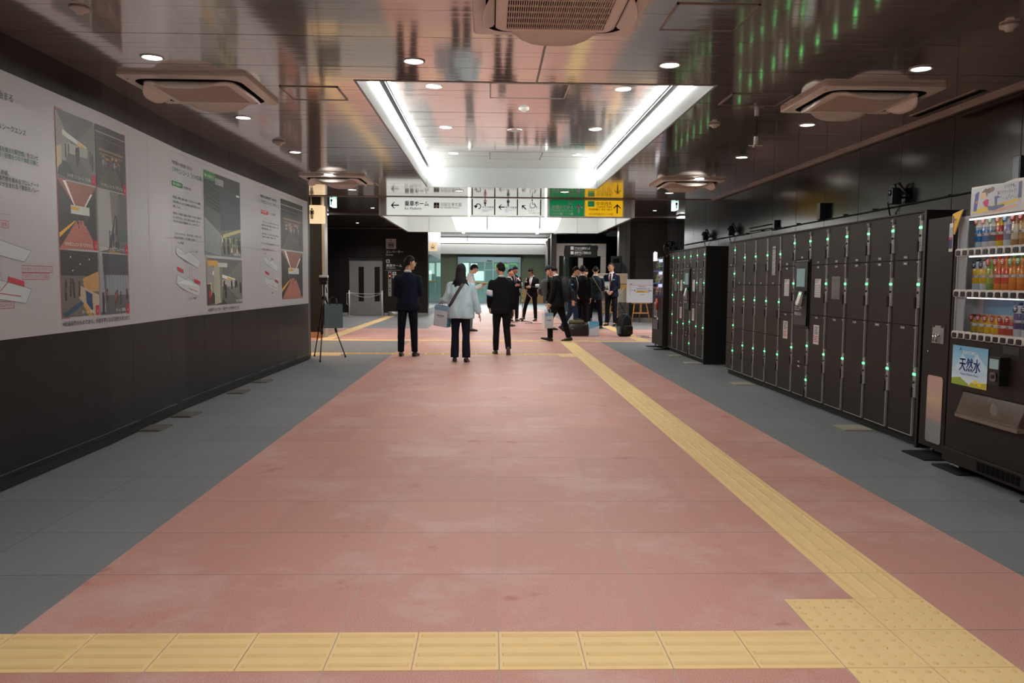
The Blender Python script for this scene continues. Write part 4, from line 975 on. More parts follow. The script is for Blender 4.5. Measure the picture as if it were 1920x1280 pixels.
# ================================================================== VENDING MACHINES
def bottle(kind):
    """(profile body, cap) in metres"""
    if kind == 'tall': return [(.001, 0), (.024, 0), (.026, .01), (.026, .05), (.0245, .06), (.026, .07), (.026, .14), (.022, .165), (.011, .185), (.010, .195)], .195
    if kind == 'wide': return [(.001, 0), (.028, 0), (.030, .01), (.030, .11), (.027, .14), (.018, .165), (.012, .175), (.012, .182)], .182
    return [(.001, 0), (.024, 0), (.0265, .006), (.0265, .108), (.022, .117), (.001, .117)], None
DR = {}
def drink(kind, body, label, cap, name, lab, group, loc, seed=0, big=False):
    key = (kind, body, label, cap)
    if key not in DR:
        prof, ct = bottle(kind)
        for nm, c in (('b', body), ('l', label), ('c', cap)):
            if ('dr' + str(c)) not in MT: mk('dr' + str(c), rgb(*c), .22, 0, .05, 60, coat=.3)
        a = MB(); a.lathe(prof, n=14); b = MB()
        z0, z1 = (.05, .135) if kind != 'can' else (.012, .10)
        pr = [r for r, z in prof]; R = max(pr) + .0007
        b.lathe([(R - .001, z0), (R, z0 + .002), (R, z1 - .002), (R - .001, z1)], n=14)
        b.lathe([(R + .0003, z0 + (z1 - z0) * .40), (R + .0006, z0 + (z1 - z0) * .42), (R + .0006, z0 + (z1 - z0) * .56), (R + .0003, z0 + (z1 - z0) * .58)], n=14, mi=1)
        b.box(-.012, .012, -R - .0012, -R + .002, z0 + (z1 - z0) * .42, z0 + (z1 - z0) * .46, 2); b.box(-.009, .010, -R - .0012, -R + .002, z0 + (z1 - z0) * .5, z0 + (z1 - z0) * .55, 2)
        c = MB()
        if ct: c.lathe([(.001, ct - .004), (.0125, ct - .004), (.0125, ct + .012), (.011, ct + .014), (.001, ct + .014)], n=12)
        else: c.lathe([(.001, .117), (.021, .117), (.0215, .120), (.019, .119), (.001, .1185)], n=12)
        DR[key] = (a.mesh('body', ['dr' + str(body)]), b.mesh('label', ['dr' + str(label), 'ink_white', 'ink_black']), c.mesh('cap' if ct else 'lid', ['dr' + str(cap)]))
    t = thing(name, lab, 'drink', loc, -PI / 2, group)
    for nm, me in zip(('body', 'label', 'cap' if kind != 'can' else 'lid'), DR[key]): inst(nm, me, t, (0, 0, 0))
    if big:
        t.scale = (1.12, 1.12, 1.18)
        ck = 'sticker' + str(cap)
        if ck not in DR:
            mb = MB(); mb.lathe([(.0001, .030), (.021, .030), (.021, .0285), (.0001, .0285)], (0, 0, 0), 18, 0, axis='y'); mb.box(-.012, .012, -.0312, -.030, .002, .008, 1); mb.box(-.009, .009, -.0312, -.030, -.007, -.002, 1); DR[ck] = mb.mesh('price_sticker', ['dr' + str(cap) if sum(cap) < 560 else 'ink_red', 'ink_white'])
        inst('price_sticker', DR[ck], t, (0, 0, .168 if kind == 'tall' else (.158 if kind == 'wide' else .095)))
    return t
VX = 3.30; VY = 5.625; VW = 1.16; VH = 1.84
vm = thing('vending_machine', 'large dark brown drinks vending machine at the right edge, nearest the camera', 'vending machine', (VX, VY, 0), -PI / 2)
mb = MB(); D = .72
WZ0, WZ1 = .945, 1.80; WX0, WX1 = .03, VW - .03
mb.box(0, VW, .16, D, .10, VH); mb.box(0, VW, 0, .16, .10, WZ0); mb.box(0, VW, 0, .16, WZ1, VH); mb.box(0, WX0, 0, .16, WZ0, WZ1); mb.box(WX1, VW, 0, .16, WZ0, WZ1)
mb.box(.0, VW, -.02, .02, .06, .16)
body = mb.build('cabinet', 'vending', vm, .004)
mb = MB(); mb.box(WX0, WX1, .145, .158, WZ0, WZ1); mb.box(WX0, WX0 + .012, .004, .145, WZ0, WZ1); mb.box(WX0, WX1, .004, .145, WZ1 - .02, WZ1)
mb.box(WX0 + .012, WX0 + .10, .012, .02, 1.0, WZ1 - .02)
mb.build('display_case', 'vending_white', vm)
SH = [1.262 + .285, 1.262, .972]
im = Img(60, 24, (120, 175, 210)); im.grad((60, 140, 195), (190, 210, 222)); 
for k, z in enumerate(SH):
    j = Img(60, 20, (150, 185, 210)); j.grad(*(((190, 196, 204), (200, 202, 206)), ((70, 145, 195), (190, 196, 206)), ((60, 140, 190), (185, 205, 220)))[k]); j.obj('back_card', WX0 + .11, WX1, z + .02, z + .265, .143, vm, 'print')
mb = MB(); mb.box(WX0 + .1, WX1 - .02, .02, .04, WZ1 - .03, WZ1 - .021); mb.build('case_fill_strip', 'case_fill_glow', vm)  # glowing strip added to brighten the drinks in an otherwise unlit case
for z in SH[:2]:
    mb = MB(); mb.box(WX0 + .1, WX1 - .02, .03, .045, z - .032, z - .024); mb.build('case_fill_strip', 'case_fill_glow', vm)  # more added strips, brightening the lower rows
mb = MB(); put_text(mb, 'SUNTORY', .56, SH[2] + .2, .055, 0, .142, .03, None, 'C'); mb.build('lettering', 'back_letter' if 'back_letter' in MT else 'bag_blue', vm)
for k, z in enumerate(SH):
    mb = MB(); mb.box(WX0, WX1, -.006, .12, z - .022, z + .012); n = 14
    for i in range(n):
        x = WX0 + .05 + i * .077
        mb.prism([(a + x, b + z + .003) for a, b in rsq(.0375, .027, .02, 4)], -.017, -.005)
    mb.build('button_rail', 'white_plastic', vm)
    for i in range(n):
        x = WX0 + .05 + i * .077
        mb = MB(); mb.prism(rsq(.025, .018, .009, 3), -.022, -.015); o = mb.build('selection_button', 'black_plastic', vm, .002); o.location = (x, 0, z - .002)
mb = MB(); mb.box(WX0, WX1, .0, .004, WZ0 + .04, WZ1 - .005); mb.build('window_pane', 'glass_clear', vm)
# drinks behind the pane
W_, B_, R_, O_, G_, Y_, T_ = (215, 225, 232), (60, 140, 205), (200, 45, 50), (228, 130, 55), (90, 165, 80), (240, 195, 30), (176, 130, 80)
ROW = [[('tall', W_, B_, W_, 'pale blue'), ('tall', W_, B_, W_, 'pale blue'), ('tall', W_, (30, 110, 140), (60, 160, 120), 'teal'), ('tall', Y_, R_, R_, 'yellow'), ('tall', W_, (150, 160, 200), B_, 'white'), ('tall', T_, (225, 215, 190), R_, 'tan'), ('tall', T_, (205, 170, 110), (230, 225, 215), 'amber'), ('tall', T_, (205, 170, 110), (230, 225, 215), 'amber'), ('tall', (150, 95, 60), B_, W_, 'brown'), ('tall', G_, (60, 120, 60), W_, 'green'), ('tall', W_, R_, W_, 'red')],
       [('wide', W_, Y_, (60, 50, 90), 'white'), ('wide', W_, Y_, (60, 50, 90), 'white'), ('tall', G_, (150, 195, 80), R_, 'green'), ('tall', O_, (220, 70, 50), R_, 'orange'), ('tall', O_, (220, 70, 50), R_, 'orange'), ('tall', O_, (236, 150, 60), G_, 'light orange'), ('tall', O_, (236, 150, 60), G_, 'light orange'), ('tall', (232, 120, 110), (235, 170, 90), G_, 'pink'), ('wide', T_, (130, 90, 60), W_, 'brown'), ('wide', T_, (130, 90, 60), W_, 'brown'), ('tall', R_, (200, 40, 40), R_, 'red')],
       [('can', (70, 50, 40), (200, 170, 60), (200, 200, 200), 'multicolour'), ('can', (70, 50, 40), (200, 170, 60), (200, 200, 200), 'multicolour'), ('can', (196, 140, 40), Y_, (200, 200, 200), 'golden'), ('can', (196, 140, 40), Y_, (200, 200, 200), 'golden'), ('can', (214, 186, 140), (205, 60, 60), (220, 215, 200), 'cream'), ('can', (214, 186, 140), (205, 60, 60), (220, 215, 200), 'cream'), ('wide', (210, 210, 220), (60, 70, 130), (40, 50, 110), 'white and navy'), ('wide', (210, 210, 220), (60, 70, 130), (40, 50, 110), 'white and navy'), ('wide', (50, 40, 45), (40, 70, 150), (40, 50, 110), 'dark'), ('can', R_, (210, 50, 50), (200, 200, 200), 'red'), ('can', B_, (60, 110, 180), (200, 200, 200), 'blue')]]
RN = ['top', 'middle', 'bottom']
for k, row in enumerate(ROW):
    n = len(row)
    for i, (kd, b_, l_, c_, cn) in enumerate(row):
        x = WX0 + .125 + i * .077
        drink(kd, b_, l_, c_, 'drink_can' if kd == 'can' else 'drink_bottle', f'{cn} drink {"can" if kd == "can" else "bottle"}, {NUM[i]} on the {RN[k]} shelf of the near vending machine', f'sample drinks, {RN[k]} shelf', (VX + .085, VY - x, SH[k] + .013), big=True)
# front of the machine below the window
im = Img(130, 92, (90, 170, 215)); im.grad((120, 185, 220), (232, 236, 238)); im.poly([(.1, .55), (.3, .2), (.5, .45), (.7, .15), (1, .5), (1, .6), (0, .62)], (200, 222, 235)); im.poly([(0, .85), (.25, .8), (.5, .95), (.5, 1), (0, 1)], (150, 170, 60)); im.poly([(.55, .9), (1, .84), (1, 1), (.5, 1)], (190, 180, 60)); im.circ(.68, .86, .05, (235, 205, 50)); im.circ(.8, .9, .05, (235, 205, 50))
pc = im.obj('poster_panel', .05, .455, .625, .9, -.004, vm, 'print_soft')
mb = MB(); put_text(mb, 'SUNTORY', .25, .845, .032, 1, -.006, .02, None, 'C'); [put_text(mb, '天然水', .26 + dx, .735 + dz, .1, 0, -.006 - abs(dx) * .1, 0, .24, 'C') for dx, dz in ((0, 0), (.0025, .001), (-.0025, -.001), (.001, .002))]; put_text(mb, 'Natural Mineral Water', .26, .70, .022, 0, -.006, 0, None, 'C'); mb.add([(.13, -.006, .86), (.15, -.006, .895), (.16, -.006, .86), (.15, -.006, .875)], [(0, 1, 3), (1, 2, 3)], 0); mb.build('lettering', ['ink_blue', 'ink_white'], pc)
mb = MB(); mb.box(.555, .665, -.06, 0, .68, .865); mb.box(.565, .655, -.064, -.06, .785, .85, 1)
tr = mb.build('payment_reader', ['black_plastic', 'screen', 'steel_dark'], vm, .004)
mb = MB(); mb.prism([(a + .61, b + .735) for a, b in rsq(.03, .03, .014, 3)], -.068, -.06); mb.prism([(a + .61, b + .735) for a, b in rsq(.013, .013, .004, 3)], -.072, -.068, 1); mb.build('keypad', ['steel_dark', 'black_plastic'], tr)
mb = MB(); mb.box(.60, .76, -.003, 0, .885, .935); mb.build('instruction_plate', 'bag_dark', vm)
mb = MB(); mb.box(.20, .86, -.003, 0, .41, .59); fl = mb.build('delivery_slot', 'dark_void', vm)
mb = MB(); mb.add([(.205, -.004, .585), (.855, -.004, .585), (.855, -.055, .44), (.205, -.055, .44), (.205, -.004, .43), (.855, -.004, .43)], [(0, 1, 2, 3)]); mb.add([(.205, -.004, .585), (.205, -.055, .44), (.205, -.004, .43), (.855, -.004, .585), (.855, -.055, .44), (.855, -.004, .43)], [(0, 1, 2), (3, 4, 5)]); mb.build('flap', 'flap', fl, fix=False)
mb = MB(); mb.box(.2, .86, -.058, -.003, .412, .436); mb.build('sill', 'slot_lip', fl)
mb = MB(); mb.lathe([(.0001, .006), (.045, .006), (.045, .004), (.0001, .004)], (.55, 0, .51), 20, 0, axis='y'); mb.lathe([(.028, .007), (.034, .007), (.034, .006), (.028, .006)], (.55, 0, .51), 20, 1, axis='y'); mb.build('coin_emblem', ['bag_dark', 'ink_grey'], fl)
for x in (.09, VW - .09):
    for y in (.07, D - .08):
        mb = MB(); mb.tube([(x, y, .03), (x, y, .11)], .012, 8); mb.lathe([(.0001, .03), (.03, .03), (.03, .038), (.0001, .038)], (x, y, 0), 12); mb.box(x - .05, x + .06, y - .05, y - .03, .03, .045); mb.build('levelling_foot', 'chrome', vm)
mb = MB(); 
for k in range(9): mb.box(.42 + .05 * k, .46 + .05 * k, -.022, -.018, .08, .14)
mb.build('vent', 'dark_void', vm)
plate(VX + .07, VY - .09, .24, .34, 'black_matte', 'black floor plate under the left foot of the near vending machine', 'black plates under the vending machines'); plate(VX + .07, VY - VW + .09, .24, .34, 'black_matte', 'black floor plate under the right foot of the near vending machine', 'black plates under the vending machines')
# price rider signs clipped to the machine
t = thing('topper_sign', 'white board with a cartoon of a lying girl topping the near vending machine', 'sign', (VX - .012, VY - .215, 1.785), -PI / 2)
im = Img(190, 76, (206, 208, 212)); im.poly([(.02, .92), (.16, .80), (.95, .62), (.97, .70), (.2, .96)], (236, 200, 60)); im.poly([(.2, .98), (.9, .80), (.96, .9), (.55, 1)], (228, 178, 150))
im.poly([(.09, .2), (.155, .12), (.175, .16), (.13, .88), (.06, .86)], (60, 64, 140)); im.poly([(.1, .5), (.15, .45), (.15, .55), (.1, .6)], (215, 90, 60))
im.circ(.27, .30, .075, (232, 190, 160), .5); im.poly([(.22, .2), (.3, .05), (.36, .12), (.34, .4), (.3, .2)], (104, 74, 56)); im.circ(.38, .16, .05, (104, 74, 56), .5); im.circ(.44, .13, .045, (120, 86, 60), .5)
im.poly([(.25, .56), (.33, .46), (.38, .5), (.36, .78), (.3, .74)], (214, 52, 110)); im.line(.27, .66, .15, .76, .03, (232, 190, 160)); im.poly([(.35, .72), (.44, .76), (.68, .74), (.70, .82), (.5, .93), (.38, .9)], (92, 108, 150)); im.poly([(.5, .72), (.49, .42), (.57, .40), (.6, .48), (.55, .50), (.55, .76)], (92, 108, 150)); im.poly([(.94, .04), (1, .02), (1, .6), (.94, .62)], (50, 50, 110))
for k in range(9): im.line(.6 + .04 * k, .5 + .04 * (k % 3), .63 + .04 * k, .42 + .06 * (k % 4), .012, (120, 122, 130))
im.obj('printed_face', 0, .52, .012, .186, -.0145, t)
mb = MB(); mb.prism([(0, 0), (.55, 0), (.55, .20), (.45, .205), (.34, .190), (.2, .197), (0, .2)], -.013, -.008); mb.build('board', 'white_plastic', t)
mb = MB(); put_text(mb, 'いつでも、', .355, .156, .026, 0, -.0155, .02); put_text(mb, '翼さずかっちゃう?', .285, .122, .026, 0, -.0155, 0, .19); mb.build('lettering', 'ink_black', t)
t = thing('yellow_price_sign', 'yellow triangular sign with a blue can picture at the vending machine corner', 'sign', (VX - .01, VY, 1.56), -PI / 2)
mb = MB(); mb.prism([(-.01, .13), (.02, .12), (.11, .285), (-.01, .262)], -.008, -.004); mb.prism([(-.012, .128), (.021, .118), (.115, .290), (-.012, .266)], -.004, -.001, 1); mb.build('board', ['paint_yellow', 'white_plastic'], t)
mb = MB(); put_text(mb, '翼を', .015, .215, .018, 0, -.009, .02, .035); put_text(mb, 'さず', .015, .195, .018, 0, -.009, 0, .03); mb.box(.0, .012, -.009, -.008, .18, .25); mb.build('lettering', 'can_blue', t)
mb = MB(); mb.box(-.032, .012, -.012, -.009, .0, .2); mb.box(-.03, .008, -.0135, -.012, .02, .085, 1); mb.box(-.026, .004, -.0135, -.012, .1, .17, 2); mb.box(-.03, .008, -.014, -.012, .085, .1, 3); mb.build('can_picture', ['white_plastic', 'can_blue', 'edge_trim', 'ink_red'], t)
# narrow unit between lockers and machine
t = thing('narrow_cabinet', 'narrow dark cabinet with a steel hasp and mirror strip between lockers and vending machine', 'cabinet', (3.40, 6.16, 0), -PI / 2)
mb = MB(); mb.box(0, .35, 0, .6, .07, 1.83); mb.build('body', 'vending', t, .004)
mb = MB(); mb.prism([(a + .205, b + .372) for a, b in rsq(.105, .258, .025, 4)], -.006, 0); mb.build('mirror_strip', 'mirror', t)
mb = MB(); mb.box(.14, .29, -.008, 0, .88, 1.015); mb.box(.145, .17, -.012, -.008, 1.0, 1.02, 1); mb.box(.26, .285, -.012, -.008, 1.0, 1.02, 1); hp = mb.build('hasp_plate', ['lock_plate', 'black_plastic'], t)
mb = MB(); mb.tube([(.195, -.03, .955), (.195, -.03, .895), (.235, -.03, .895), (.235, -.03, .955)], .006, 8); mb.tube([(.18, -.022, .94), (.25, -.022, .94)], .01, 8); mb.build('latch', 'chrome', hp)
mb = MB(); mb.lathe([(.0001, .012), (.007, .01), (.008, 0), (.0001, 0)], (.09, 0, .81), 10, 0, axis='y'); mb.build('lamp_bead', 'chrome', t)
for y in (.06, .5):
    mb = MB(); mb.tube([(.1, y, .02), (.1, y, .075)], .011, 8); mb.tube([(.28, y, .02), (.28, y, .075)], .011, 8); mb.build('foot', 'chrome', t)
plate(3.40, 6.0, .26, .34, 'black_matte', 'black floor plate under the narrow cabinet', 'black plates under the vending machines')

# far machine beside the far lockers
FX, FY, FW = 3.37, 16.52, 1.0
fv = thing('vending_machine', 'dark vending machine with bright white display rows at the far end of the lockers', 'vending machine', (FX, FY, 0), -PI / 2)
mb = MB(); mb.box(0, FW, .12, .64, .07, 1.83); mb.box(0, FW, 0, .12, .07, 1.06); mb.box(0, .03, 0, .12, 1.06, 1.83); mb.box(FW - .1, FW, 0, .12, 1.06, 1.83); mb.box(.03, FW - .1, 0, .12, 1.8, 1.83); mb.build('cabinet', 'vending', fv, .004)
for k, z in enumerate((1.60, 1.35, 1.10)):
    j = Img(48, 18, (225, 232, 250)); j.grad((236, 240, 255), (190, 205, 250)); j.rect(.7, .1, .98, .8, (110, 190, 235)); j.obj('back_card', .03, FW - .1, z - .03, z + .215, .11, fv, 'print_lit')
    mb = MB(); mb.box(.03, FW - .1, .0, .1, z - .055, z - .03); mb.build('button_rail', 'ink_blue', fv)
mb = MB(); mb.box(.03, FW - .1, .004, .008, 1.06, 1.8); mb.build('window_pane', 'glass_clear', fv)
for k, (z, cols) in enumerate(((1.57, [(150, 50, 60), (60, 60, 70), (190, 180, 60), (90, 140, 90), (60, 60, 120), (200, 200, 210)]), (1.32, [(120, 190, 70), (230, 200, 50), (60, 130, 200), (220, 70, 60), (90, 180, 150), (240, 220, 90)]), (1.07, [(220, 130, 140), (210, 60, 60), (70, 60, 80), (220, 170, 60), (120, 120, 140), (200, 90, 60)]))):
    for i, c in enumerate(cols):
        drink('tall', c, c, (230, 230, 230), 'drink_bottle', f'tiny drink bottle, {NUM[i]} on the {RN[k]} lit row of the far vending machine', f'sample drinks, far machine, {RN[k]} row', (FX + .06, FY - .14 - .115 * i, z)).scale = (1, 1, .8)
mb = MB(); mb.box(.2, .45, -.004, 0, .62, .92); mb.box(.22, .43, -.006, -.004, .64, .9, 1); mb.box(.5, .6, -.01, 0, .5, .62, 0); mb.build('notice_sheet', ['notice', 'notice_grey'], fv)
mb = MB(); mb.tube([(.62, -.03, 1.0), (.65, -.05, .9), (.6, -.04, .8)], .03, 8); mb.tube([(.66, -.03, .95), (.62, -.05, .78)], .02, 8); mb.build('red_tag', 'red_label', fv)
mb = MB(); mb.box(.15, .6, -.012, 0, .38, .58); mb.build('delivery_slot', 'bag_dark', fv)
mb = MB(); mb.prism([(.08, 1.76), (.45, 1.76), (.45, 1.93), (.2, 1.96), (.08, 1.93)], -.02, -.012); mb.build('topper_card', 'sign_white', fv)
for x in (.08, FW - .08):
    for y in (.06, .55): mb = MB(); mb.tube([(x, y, .02), (x, y, .075)], .014, 8); mb.build('levelling_foot', 'chrome', fv)
plate(FX + .02, FY - .1, .3, .2, 'black_matte', 'black floor plate under the far left foot of the far vending machine', 'black plates under the vending machines'); plate(FX + .02, FY - FW + .1, .3, .2, 'black_matte', 'black floor plate under the near foot of the far vending machine', 'black plates under the vending machines')
t = thing('round_fan', 'round black ring-shaped fan standing on the far vending machine', 'fan', (3.52, 15.62, 1.83))
mb = MB(); 
for r, y in ((.135, -.02), (.138, 0), (.135, .02), (.09, -.03), (.05, -.034)): mb.tube([(r * math.cos(a * PI / 12), y, .165 + r * math.sin(a * PI / 12)) for a in range(25)], .008, 6)
for a in range(8): mb.tube([(0, -.03, .165), (.135 * math.cos(a * PI / 4), -.02, .165 + .135 * math.sin(a * PI / 4))], .005, 5)
mb.build('guard', 'black_plastic', t)
mb = MB()
for a in range(5):
    c, s = math.cos(a * 2 * PI / 5), math.sin(a * 2 * PI / 5); mb.add([(.02 * c, 0, .165 + .02 * s), (.12 * c - .04 * s, -.012, .165 + .12 * s + .04 * c), (.12 * c + .04 * s, .012, .165 + .12 * s - .04 * c), (.02 * c, .006, .165 + .02 * s), (.12 * c - .04 * s, -.008, .165 + .12 * s + .04 * c), (.12 * c + .04 * s, .016, .165 + .12 * s - .04 * c)], [(0, 1, 2), (3, 5, 4), (0, 3, 4, 1), (1, 4, 5, 2), (2, 5, 3, 0)])
mb.lathe([(.0001, .03), (.03, .026), (.03, -.03), (.0001, -.03)], (0, 0, .165), 12, 0, axis='y'); mb.build('blades', 'bag_dark', t)
mb = MB(); mb.box(-.07, .07, -.05, .05, 0, .02); mb.box(-.015, .015, -.01, .02, .02, .06); mb.build('stand', 'black_plastic', t)

# wall fittings on the right wall
WR = 4.058
for y, lab in ((9.68, 'small black box speaker on the right wall above the near lockers, farther one'), (6.02, 'small black box speaker on the right wall above the near vending machine'), (11.3, 'tiny black wall box at the cable step on the right wall')):
    t = thing('wall_speaker', lab, 'speaker', (WR, y, 2.10), -PI / 2, 'small wall boxes')
    k = .6 if y > 11 else 1
    mb = MB(); mb.box(-.045 * k, .045 * k, -.08 * k, 0, 0, .2 * k); mb.build('case', 'black_plastic', t, .004); mb = MB(); mb.box(-.035 * k, .035 * k, -.083 * k, -.08 * k, .015, .185 * k); mb.build('grille', 'bag_dark', t)
for y, lab in ((14.79, 'black angled camera on a triangular bracket, farthest on the right wall'), (13.2, 'black angled camera on a triangular bracket, second farthest on the right wall'), (7.83, 'black camera on a triangular bracket above the near lockers')):
    t = thing('wall_camera', lab, 'camera', (WR, y, 2.14), -PI / 2, 'bracketed cameras on the right wall')
    mb = MB(); mb.tube([(-.13, -.01, .02), (-.04, -.07, .17), (.04, -.07, .17), (.13, -.01, .02)], .014, 6); mb.tube([(-.1, -.02, .04), (.1, -.02, .04)], .01, 6); mb.build('bracket', 'black_plastic', t)
    mb = MB(); mb.box(-.035, .035, -.13, -.03, -.03, .13); mb.lathe([(.0001, .15), (.028, .145), (.03, .12), (.0001, .12)], (0, 0, .08), 12, 0, axis='y'); mb.build('body', 'black_plastic', t, .006)
    mb = MB(); mb.box(-.012, .012, -.134, -.13, .06, .12); mb.build('status_label', 'ink_grey', t)
    mb = MB(); mb.tube([(-.04, -.08, .02), (-.16, -.07, 0), (-.2, -.03, -.1), (-.14, -.01, -.22), (-.16, -.01, -.28)], .007, 6); mb.build('cable', 'black_rubber', t)
mb = MB()
mb.tube([(WR - .012, y, z) for y, z in ((16.66, 2.115), (12.52, 2.10))], .009, 6); mb.tube([(WR - .012, y, z) for y, z in ((12.48, 2.18), (11.5, 2.177))], .009, 6); mb.tube([(WR - .012, y, z) for y, z in ((12.46, 2.13), (11.48, 2.12), (11.46, 2.085), (10.36, 2.097), (8.8, 2.094), (7.0, 2.105), (5.2, 2.10))], .008, 6)
for y in np.arange(5.6, 16.4, .7): mb.box(WR - .024, WR, y - .012, y + .012, 2.095, 2.12)
tag(mb.build('wall_cable', 'black_rubber'), 'thin black cable clipped along the right wall above the lockers', 'cable')
# ================================================================== DIRECTION SIGN ACROSS THE AISLE
sg = thing('direction_sign', 'long white illuminated direction sign hanging across the aisle', 'sign', (0, 14.7, 0))
SX0, SX1, SZ0, SZ1 = -2.04, 2.635, 2.505, 2.842
mb = MB(); mb.box(SX0, SX1, 0, .018, SZ0, SZ1); mb.build('box', 'white_paint', sg)
mb = MB(); mb.box(-1.90, -.42, -.008, 0, SZ0 + .012, SZ1 - .005); mb.box(-.36, .985, -.008, 0, SZ0 + .012, SZ1 - .005); mb.build('face_panel', 'sign_face', sg)
mb = MB()
for x in (-.40, 1.0): mb.box(x - .016, x + .016, -.010, 0, SZ0 + .004, SZ1 - .002)
mb.build('light_gap', 'tube_white', sg)
mb = MB(); mb.box(1.07, 1.70, -.010, 0, SZ0 + .02, SZ1 - .03); mb.build('green_panel', 'sign_green', sg)
mb = MB(); mb.box(1.72, 2.41, -.010, 0, SZ0 + .02, SZ1 - .03); mb.build('yellow_panel', 'sign_yellow', sg)
mb = MB(); mb.box(SX0 + .03, -1.91, -.006, 0, SZ0 + .01, SZ1 - .01); mb.box(2.43, SX1 - .06, -.006, 0, SZ0 + .01, SZ1 - .01); mb.build('end_panel', 'fascia', sg)
def arrow(mb, x, z, L, ang, w=.022, mi=0, y=-.011):
    """arrow centred at x,z pointing along angle (0 = right)"""
    c, s = math.cos(ang), math.sin(ang)
    def q(u, v): return (x + u * c - v * s, y, z + u * s + v * c)
    h = L / 2
    mb.add([q(-h, -w / 2), q(h - w * .7, -w / 2), q(h - w * .7, w / 2), q(-h, w / 2)], [(0, 1, 2, 3)], mi)
    for sg_ in (1, -1):
        p = [(h, 0), (h - L * .40, sg_ * L * .40), (h - L * .40 - w * .75, sg_ * (L * .40)), (h - w * 1.4, 0)]
        mb.add([q(*a) for a in (p if sg_ < 0 else p)], [(0, 1, 2, 3)], mi)
def man(mb, x, z, h, mi, y=-.011, skirt=False):
    r = h * .085; mb.add([(x + r * math.cos(a * PI / 8), y, z + h - r + r * math.sin(a * PI / 8)) for a in range(16)], [tuple(range(16))], mi)
    def R(x0, x1, z0, z1): mb.quad((x + x0 * h, y, z + z0 * h), (x + x1 * h, y, z + z0 * h), (x + x1 * h, y, z + z1 * h), (x + x0 * h, y, z + z1 * h), mi)
    if not skirt:
        R(-.12, .12, .45, .80); R(-.115, -.015, 0, .46); R(.015, .115, 0, .46); R(-.20, -.14, .42, .78); R(.14, .20, .42, .78); R(-.18, .18, .74, .80)
    else:
        mb.add([(x + a * h, y, z + b * h) for a, b in ((-.10, .8), (.10, .8), (.05, .6), (.19, .28), (-.19, .28), (-.05, .6))], [(0, 5, 2, 1), (5, 4, 3, 2)], mi); R(-.09, -.01, 0, .3); R(.01, .09, 0, .3); R(-.2, -.14, .42, .78); R(.14, .2, .42, .78); R(-.17, .17, .74, .8)
for ax, az, aL, aa, aw in ((-1.75, 2.69, .15, PI, .022), (.19, 2.675, .12, PI, .02), (.60, 2.675, .11, 2.36, .02)):
    mb = MB(); arrow(mb, ax, az, aL, aa, aw); mb.build('arrow', 'ink_black', sg)
for x in (-.345, .065, .48, .905):
    mb = MB(); mb.box(x - .011, x + .011, -.011, -.0095, 2.53, 2.822); mb.build('divider', 'ink_black', sg)
mb = MB(); mb.box(-1.045, -.945, -.0105, -.010, 2.645, 2.745); mb.build('plane_plate', 'ink_black', sg)
mb = MB()
put_text(mb, '乗車ホーム', -1.575, 2.685, .105, 0, -.011, .02, .44); put_text(mb, 'for Platform', -1.575, 2.615, .062, 0, -.011, .01, .31)
put_text(mb, '羽田空港方面', -.925, 2.685, .074, 0, -.011, 0, .385); put_text(mb, 'for Haneda Airport', -.925, 2.643, .044, 0, -.011, .01, .35)
mb.build('black_lettering', 'ink_black', sg)
mb = MB()
# U-turn arrow
c = [(-.235 + .045 * math.cos(a * PI / 10), 2.685 + .045 * math.sin(a * PI / 10)) for a in range(-5, 11)]
for (x0, z0), (x1, z1) in zip(c[:-1], c[1:]):
    n_x, n_z = (z1 - z0), -(x1 - x0); Ln = math.hypot(n_x, n_z); n_x, n_z = n_x / Ln * .009, n_z / Ln * .009
    mb.quad((x0 + n_x, -.011, z0 + n_z), (x1 + n_x, -.011, z1 + n_z), (x1 - n_x, -.011, z1 - n_z), (x0 - n_x, -.011, z0 - n_z))
mb.add([(-.32, -.011, 2.70), (-.24, -.011, 2.70), (-.28, -.011, 2.645)], [(0, 1, 2)])
mb.build('turn_arrow', 'ink_black', sg)
mb = MB()
for pl in ([(-.006, -.04), (.006, -.04), (.007, .03), (0, .045), (-.007, .03)], [(.0, .012), (.043, -.014), (.043, -.024), (.0, -.008)], [(.0, .012), (.0, -.008), (-.043, -.024), (-.043, -.014)], [(.0, -.026), (.018, -.040), (.018, -.046), (-.018, -.046), (-.018, -.040)]):
    mb.add([(-.995 + a, -.0115 - .0002 * abs(pl[0][1]), 2.695 + b) for a, b in pl], [tuple(range(len(pl)))])
mb.build('plane_emblem', 'ink_white', sg, fix=False)
mb = MB(); man(mb, -.11, 2.69, .14, 0, skirt=True); mb.build('red_figure', 'ink_red', sg)
mb = MB(); man(mb, .31, 2.69, .14, 0); 
for s, x, z in (('女子化粧室', -.16, 2.655), ('男子化粧室', .26, 2.655), ('バリアフリー', .685, 2.645), ('トイレ', .685, 2.60)): put_text(mb, s, x, z, .042, 0, -.011, .01)
for s, x, z in (('Restroom for', -.16, 2.615), ('Women', -.16, 2.585), ('Restroom for', .26, 2.615), ('Men', .26, 2.585), ('Accessible Toilet', .685, 2.565)): put_text(mb, s, x, z, .032, 0, -.011)
mb.build('blue_lettering', 'ink_blue', sg)
mb = MB()
r_ = .048; cx, cz = .755, 2.715
pts = [(cx + r_ * math.cos(a * PI / 10), -.0115, cz + r_ * math.sin(a * PI / 10)) for a in range(-13, 4)]
mb.tube(pts, .005, 5); mb.tube([(cx - .005, -.0115, cz + .07), (cx - .002, -.0115, cz + .015), (cx + .045, -.0115, cz + .015), (cx + .07, -.0115, cz - .035), (cx + .09, -.0115, cz - .03)], .006, 5); mb.ball((cx - .006, -.0115, cz + .092), .014, 8)
mb.build('wheelchair_symbol', 'ink_black', sg)
